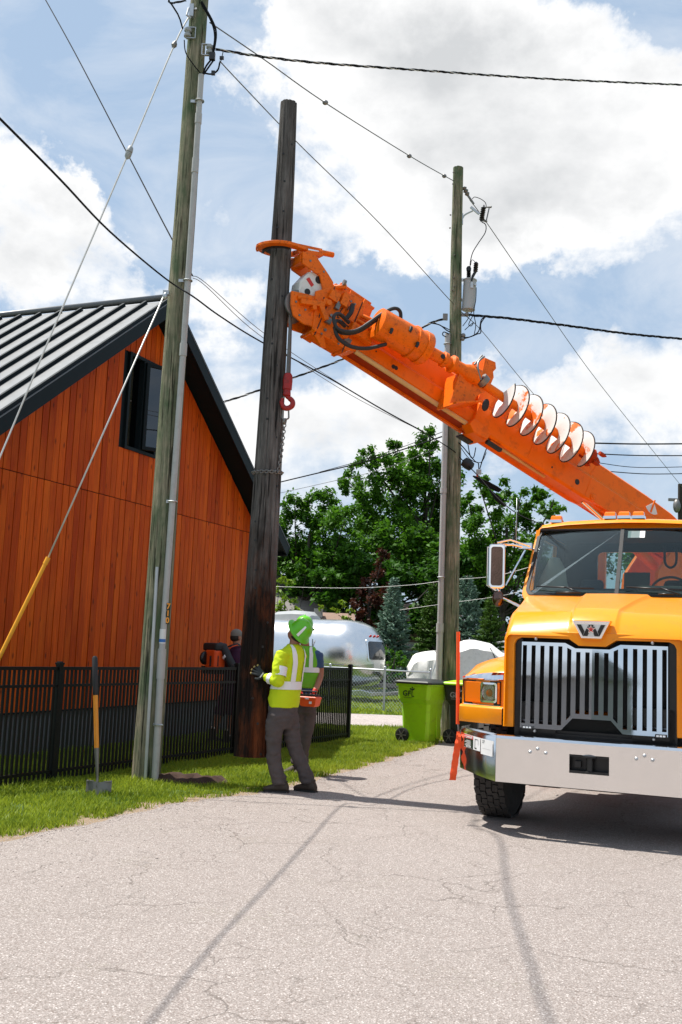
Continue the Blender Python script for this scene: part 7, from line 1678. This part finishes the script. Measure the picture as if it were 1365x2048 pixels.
limb_band(sh1, shL.lerp(elL, .50), shL.lerp(elL, .82), .0755); limb_band(sh1, elL.lerp(wrL, .40), elL.lerp(wrL, .66), .060); limb_band(sh1, shR.lerp(elR, .5), shR.lerp(elR, .8), .073); limb_band(sh1, elR.lerp(wrR, .4), elR.lerp(wrR, .65), .057)
b = MB(); b.rings(torso_rings([(tuple(A1(568, 1398)), .168, .135), (tuple(A1(567, 1418)), .182, .145), (tuple(A1(566, 1440)), .180, .140), (tuple(A1(566, 1456)), .155, .11)], F1, S1))
limb(b, [hL + Vector((0, 0, -.03)), A1(549, 1455, -.075), kL, A1(549, 1525, -.05), aL + Vector((0, 0, .02))], [.105, .100, .084, .078, .080]); limb(b, [hR + Vector((0, 0, -.03)), A1(582, 1455, .075), kR, A1(602, 1525, .08), aR + Vector((0, 0, .02))], [.105, .100, .084, .078, .080])
for k_, (p, r_) in enumerate(((A1(557, 1553, -.05), .084), (A1(561, 1566, -.05), .082), (A1(611, 1550, .09), .083), (A1(615, 1562, .09), .083))): b.ell(p, (r_, r_, .028))
tr1 = fuse(b, 'trousers', 'trouser_grey', m1, .011, 3); wrinkle(tr1, .011, 9, 4)
boot(m1, A1(562, 1580, -.05) * 1, (-.95, .15)); boot(m1, A1(619, 1577, .08), (-.85, .5))
hand(m1, A1(531, 1354, -.10), (A1(512, 1340, -.075) - A1(531, 1354, -.10)), (0.1, -1, 0.05), 'glove_black', 'glove', 1, .5, .12, 'fingertip', r_=.0125, L=.088)
b = MB(); pw = A1(524, 1350, -.118); dw = (A1(512, 1340) - A1(531, 1354)).normalized(); b.bar(pw - Vector((dw.z * -.03, 0, dw.x * .03)) + Vector((0, -.012, 0)), pw + Vector((dw.z * -.03, 0, dw.x * .03)) + Vector((0, -.012, 0)), .012, .004, (0, 1, 0)); b.build('glove_label', 'paper', m1)
hand(m1, wrR, (A1(530, 1322, .14) - wrR), (0, 1, .1), 'glove_black', 'glove', -1, .4, .5, None, r_=.012)

# --- man 2, behind him with a remote control box
Y2 = 12.9
def A2(x, y, dy=0.0): return at(x, y, Y2 + dy)
F2 = Vector((-.42, -.91, 0)).normalized(); S2 = Vector((.91, -.42, 0)).normalized()
m2 = thing('person', 'worker in green vest over blue t-shirt holding an orange box in red gloves', 'person', (A2(606, 1500).x, Y2, 0))
ST2 = [(tuple(A2(609, 1392)), .165, .115), (tuple(A2(610, 1370)), .165, .115), (tuple(A2(611, 1345)), .180, .12), (tuple(A2(612, 1320)), .195, .12), (tuple(A2(612, 1300)), .17, .10), (tuple(A2(611, 1291)), .10, .075), (tuple(A2(610, 1284)), .065, .06)]
sR2, eR2, wR2 = A2(581, 1306, .08), A2(578, 1352, .05), A2(600, 1384, -.22); sL2, eL2, wL2 = A2(638, 1306, -.06), A2(641, 1350, -.04), A2(630, 1383, -.22)
hc2 = A2(608, 1262); b = MB(); R2 = head(b, hc2, F2 + Vector((0, 0, .1)), Z3); b.tube([A2(611, 1294), hc2 - Z3 * .05], [.058, .056], 12); b.rings(torso_rings([(c_, a * .84, d * .84) for c_, a, d in ST2[:5]], F2, S2))
hl2, kl2, al2 = A2(619, 1415), A2(613, 1475, -.02), A2(606, 1530); hr2, kr2, ar2 = A2(600, 1415), A2(596, 1475), A2(592, 1528)
limb(b, [sL2, eL2, wL2], [.052, .043, .032]); limb(b, [sR2, eR2, wR2], [.052, .043, .032]); limb(b, [hl2, kl2, al2], [.07, .05, .04]); limb(b, [hr2, kr2, ar2], [.07, .05, .04]); b.ell(A2(609, 1408), (.13, .11, .1))
fuse(b, 'body', 'skin', m2, .012, 3); eyes(m2, hc2, *R2); helmet(m2, hc2, *R2)
b = MB(); b.rings(torso_rings(ST2[:5], F2, S2, -.004)); limb(b, [sL2, sL2.lerp(eL2, .35), sL2.lerp(eL2, .68)], [.054, .058, .056]); limb(b, [sR2, sR2.lerp(eR2, .35), sR2.lerp(eR2, .68)], [.054, .058, .056]); b.ell(A2(634, 1308, -.05), .052); b.ell(A2(586, 1308, .05), .052)
o = fuse(b, 't_shirt', 'shirt_blue', m2, .012, 3); wrinkle(o, .006, 12, 8)
b = MB(); VS = [(tuple(A2(610, 1376)), .172, .128), (tuple(A2(610.5, 1360)), .172, .128), (tuple(A2(611, 1345)), .186, .132), (tuple(A2(611, 1320)), .192, .134), (tuple(A2(611, 1303)), .175, .118), (tuple(A2(611, 1292)), .12, .09)]
b.rings(torso_rings(VS, F2, S2)); v2 = fuse(b, 'vest', 'hivis_lime', m2, .012, 2); wrinkle(v2, .005, 12, 3)
f2 = st_fn(VS); band(v2, f2, A2(611, 1344).z, A2(611, 1334).z, F2, S2, .008)
zz = [A2(611, y).z for y in (1334, 1322, 1308, 1298, 1293)]
vstripe(v2, f2, F2, S2, list(zip(zz, [.85, .85, .8, .75, .6])), .022, .010); vstripe(v2, f2, F2, S2, list(zip(zz, [2.3, 2.3, 2.35, 2.4, 2.5])), .022, .010)
b = MB(); b.rings(torso_rings([(tuple(A2(609, 1385)), .15, .115), (tuple(A2(609, 1405)), .165, .125), (tuple(A2(609, 1425)), .15, .11)], F2, S2)); limb(b, [hl2, A2(618, 1440), kl2, A2(608, 1505), al2], [.092, .09, .07, .062, .066]); limb(b, [hr2, A2(598, 1440), kr2, A2(593, 1505), ar2], [.092, .09, .07, .062, .066])
o = fuse(b, 'trousers', 'trouser_grey', m2, .012, 3); wrinkle(o, .009, 9, 9)
b = MB(); b.rings(torso_rings([(tuple(A2(609, 1392)), .168, .13), (tuple(A2(609, 1386)), .168, .13)], F2, S2)); b.build('belt', 'black_rubber', m2)
boot(m2, A2(606, 1538), (-.4, -.9)); boot(m2, A2(592, 1536), (-.7, -.6))
hand(m2, wL2, (-.35, -.25, -.8), (.6, -.8, 0), 'glove_red', 'glove', 1, .25, .8, None, r_=.013); hand(m2, wR2, (.35, -.25, -.8), (-.6, -.8, 0), 'glove_red', 'glove', -1, .25, .8, None, r_=.013)
bx = thing('remote_control', 'orange remote control box with black top held by the worker in the green vest', 'remote control', tuple(A2(620, 1403, -.34)))
Rb = Matrix.Rotation(math.atan2(F2.y, F2.x) + pi / 2, 3, 'Z'); cb_ = A2(620.5, 1402, -.34)
b = MB(); rows = []
for z, hx, hy in ((-.065, .085, .06), (-.05, .10, .07), (.02, .112, .078), (.025, .118, .082), (.042, .118, .082), (.055, .10, .07)): rows.append([cb_ + Rb @ Vector((x * hx, y * hy, z)) for x, y in ((-1, -1), (1, -1), (1, 1), (-1, 1))])
b.rings(rows, True, False); b.build('case', 'blower_orange', bx, bevel=.008)
b = MB(); b.box(cb_ + Vector((0, 0, .066)), (.20, .13, .03), Rb); [b.tube([cb_ + Rb @ Vector((x, -.02, .08)), cb_ + Rb @ Vector((x, -.03, .125))], .008, 8) for x in (-.07, -.02, .03, .08)]; b.tube([cb_ + Rb @ Vector((x, y, .07 + z)) for x, y, z in ((-.12, -.05, 0), (-.13, -.09, .05), (.13, -.09, .05), (.12, -.05, 0))], .009, 8); b.build('control_panel', 'black_rubber', bx)
b = MB(); b.box(cb_ + Rb @ Vector((.045, -.083, -.015)), (.035, .003, .03), Rb); b.box(cb_ + Rb @ Vector((.0, -.086, .033)), (.05, .003, .016), Rb); b.build('sticker', 'paper', bx)

# --- man 3, behind the fence with a backpack blower
Y3 = 16.4
def A3(x, y, dy=0.0): return at(x, y, Y3 + dy)
F3 = Vector((.72, .69, 0)).normalized(); S3 = Vector((.69, -.72, 0)).normalized()
m3 = thing('person', 'man in a grey cap and purple shirt behind the picket fence, seen from behind', 'person', (A3(460, 1480).x, Y3, 0))
ST3 = [(tuple(A3(463, 1365)), .16, .12), (tuple(A3(466, 1340)), .165, .12), (tuple(A3(470, 1315)), .19, .125), (tuple(A3(473, 1300)), .18, .11), (tuple(A3(474, 1292)), .10, .08), (tuple(A3(474, 1286)), .062, .06)]
hc3 = A3(473, 1275); b = MB(); R3 = head(b, hc3, F3, Z3); b.tube([A3(474, 1294), hc3 - Z3 * .04], [.06, .058], 12); b.rings(torso_rings([(c_, a * .84, d * .84) for c_, a, d in ST3[:4]], F3, S3))
sa, ea, wa = A3(486, 1302, -.1), A3(492, 1335, -.05), A3(500, 1350, .15); sb_, eb_, wb_ = A3(460, 1300, .12), A3(462, 1335, .15), A3(490, 1350, .3)
ha, ka, aa_ = A3(466, 1388), A3(462, 1430), A3(456, 1474); hb_, kb_, ab_ = A3(452, 1388, .1), A3(438, 1430, .05), A3(428, 1470, 0)
limb(b, [sa, ea, wa], [.05, .042, .03]); limb(b, [sb_, eb_, wb_], [.05, .042, .03]); limb(b, [ha, ka, aa_], [.085, .06, .042]); limb(b, [hb_, kb_, ab_], [.085, .06, .042]); b.ell(A3(460, 1378), (.14, .12, .11))
fuse(b, 'body', 'skin', m3, .013, 3); eyes(m3, hc3, *R3)
b = MB(); b.rings(torso_rings(ST3[:5], F3, S3)); limb(b, [sa, sa.lerp(ea, .7)], [.07, .062]); limb(b, [sb_, sb_.lerp(eb_, .7)], [.07, .062]); b.ell(A3(483, 1305, -.06), .07); b.ell(A3(462, 1304, .08), .07); fuse(b, 'shirt', 'shirt_purple', m3, .013, 3)
b = MB(); b.rings(torso_rings([(tuple(A3(462, 1360)), .15, .12), (tuple(A3(460, 1380)), .17, .13), (tuple(A3(459, 1398)), .15, .12)], F3, S3)); limb(b, [ha, ka], [.10, .09]); limb(b, [hb_, kb_], [.10, .09]); fuse(b, 'shorts', 'shirt_purple', m3, .013, 3)
for a in (aa_, ab_): limb_band(m3, a + Vector((0, 0, .02)), a + Vector((0, 0, .13)), .046, 'white_paint', 'sock'); boot(m3, a, (.72, .69))
hand(m3, wa, (.8, .5, -.1), (0, 0, 1), 'skin', 'hand', 1, .2, .7); hand(m3, wb_, (.8, .5, -.1), (0, 0, 1), 'skin', 'hand', -1, .2, .7)
b = MB(); rows = []
for r_, h_ in ((.088, .015), (.090, .04), (.084, .075), (.062, .105), (.03, .122), (.005, .126)): rows.append([hc3 + Z3 * (h_ + .01) + S3 * r_ * .95 * cos(a) + F3 * r_ * 1.12 * sin(a) for a in np.linspace(0, 2 * pi, 24, endpoint=False)])
b.rings(rows, caps=False); b.prism([(-.07, .06), (-.06, .13), (0, .165), (.06, .13), (.07, .06)], lambda x, y: hc3 + S3 * x + F3 * y + Z3 * .028, lambda x, y: hc3 + S3 * x + F3 * y + Z3 * .036); b.build('cap', 'cap_grey', m3)
b = MB(); b.ell(hc3 + Z3 * .0 - F3 * .015, (.080, .092, .075), 14, 9, R3[0]); b.build('hair', 'hair', m3)
bp = thing('backpack_blower', 'black and orange backpack leaf blower worn by the man behind the fence', 'leaf blower', tuple(A3(430, 1315, -.2)))
def BPp(x, y, dy): return A3(x, y, dy)
Rk = Matrix.Rotation(math.atan2(F3.y, F3.x) - pi / 2, 3, 'Z')
b = MB(); b.box(A3(431, 1318, -.18), (.26, .22, .30), Rk); b.build('engine_cover', 'blower_orange', bp, bevel=.04, seg=3)
b = MB(); [b.box(A3(421 + i * 5, 1322, -.30), (.016, .02, .16), Rk) for i in range(4)]; b.split('cover_slot', 'black_rubber', bp)
b = MB(); b.box(A3(431, 1294, -.14), (.36, .24, .13), Rk); b.build('fuel_tank', 'black_rubber', bp, bevel=.04, seg=3)
b = MB(); b.lathe(A3(407, 1316, -.16), A3(414, 1316, -.2), [(.05, 0), (.10, .1), (.11, .6), (.08, 1)], 20); b.box(A3(425, 1340, -.1), (.34, .2, .12), Rk); b.build('fan_housing', 'black_steel', bp, bevel=.01)
b = MB(); b.tube(catmull([A3(440, 1292, -.12), A3(450, 1300, -.22), A3(457, 1316, -.26), A3(468, 1335, -.26), A3(486, 1350, -.2)], 5), .065, 14); b.build('blower_tube', 'glove_black', bp)
b = MB(); b.tube([A3(452, 1311, -.243), A3(455, 1315, -.253)], .068, 14, False); b.build('tube_label', 'reflective', bp)
b = MB(); b.tube(catmull([A3(446, 1302, -.1), A3(460, 1292, -.17), A3(476, 1288, -.14), A3(486, 1296, -.05)], 5), .018, 8, flat=.5); b.build('shoulder_strap', 'black_rubber', bp)
b = MB(); b.tube(catmull([A3(455, 1302, -.19), A3(464, 1294, -.20), A3(476, 1290, -.16)], 5), .008, 6); b.build('strap_piping', 'blower_orange', bp)
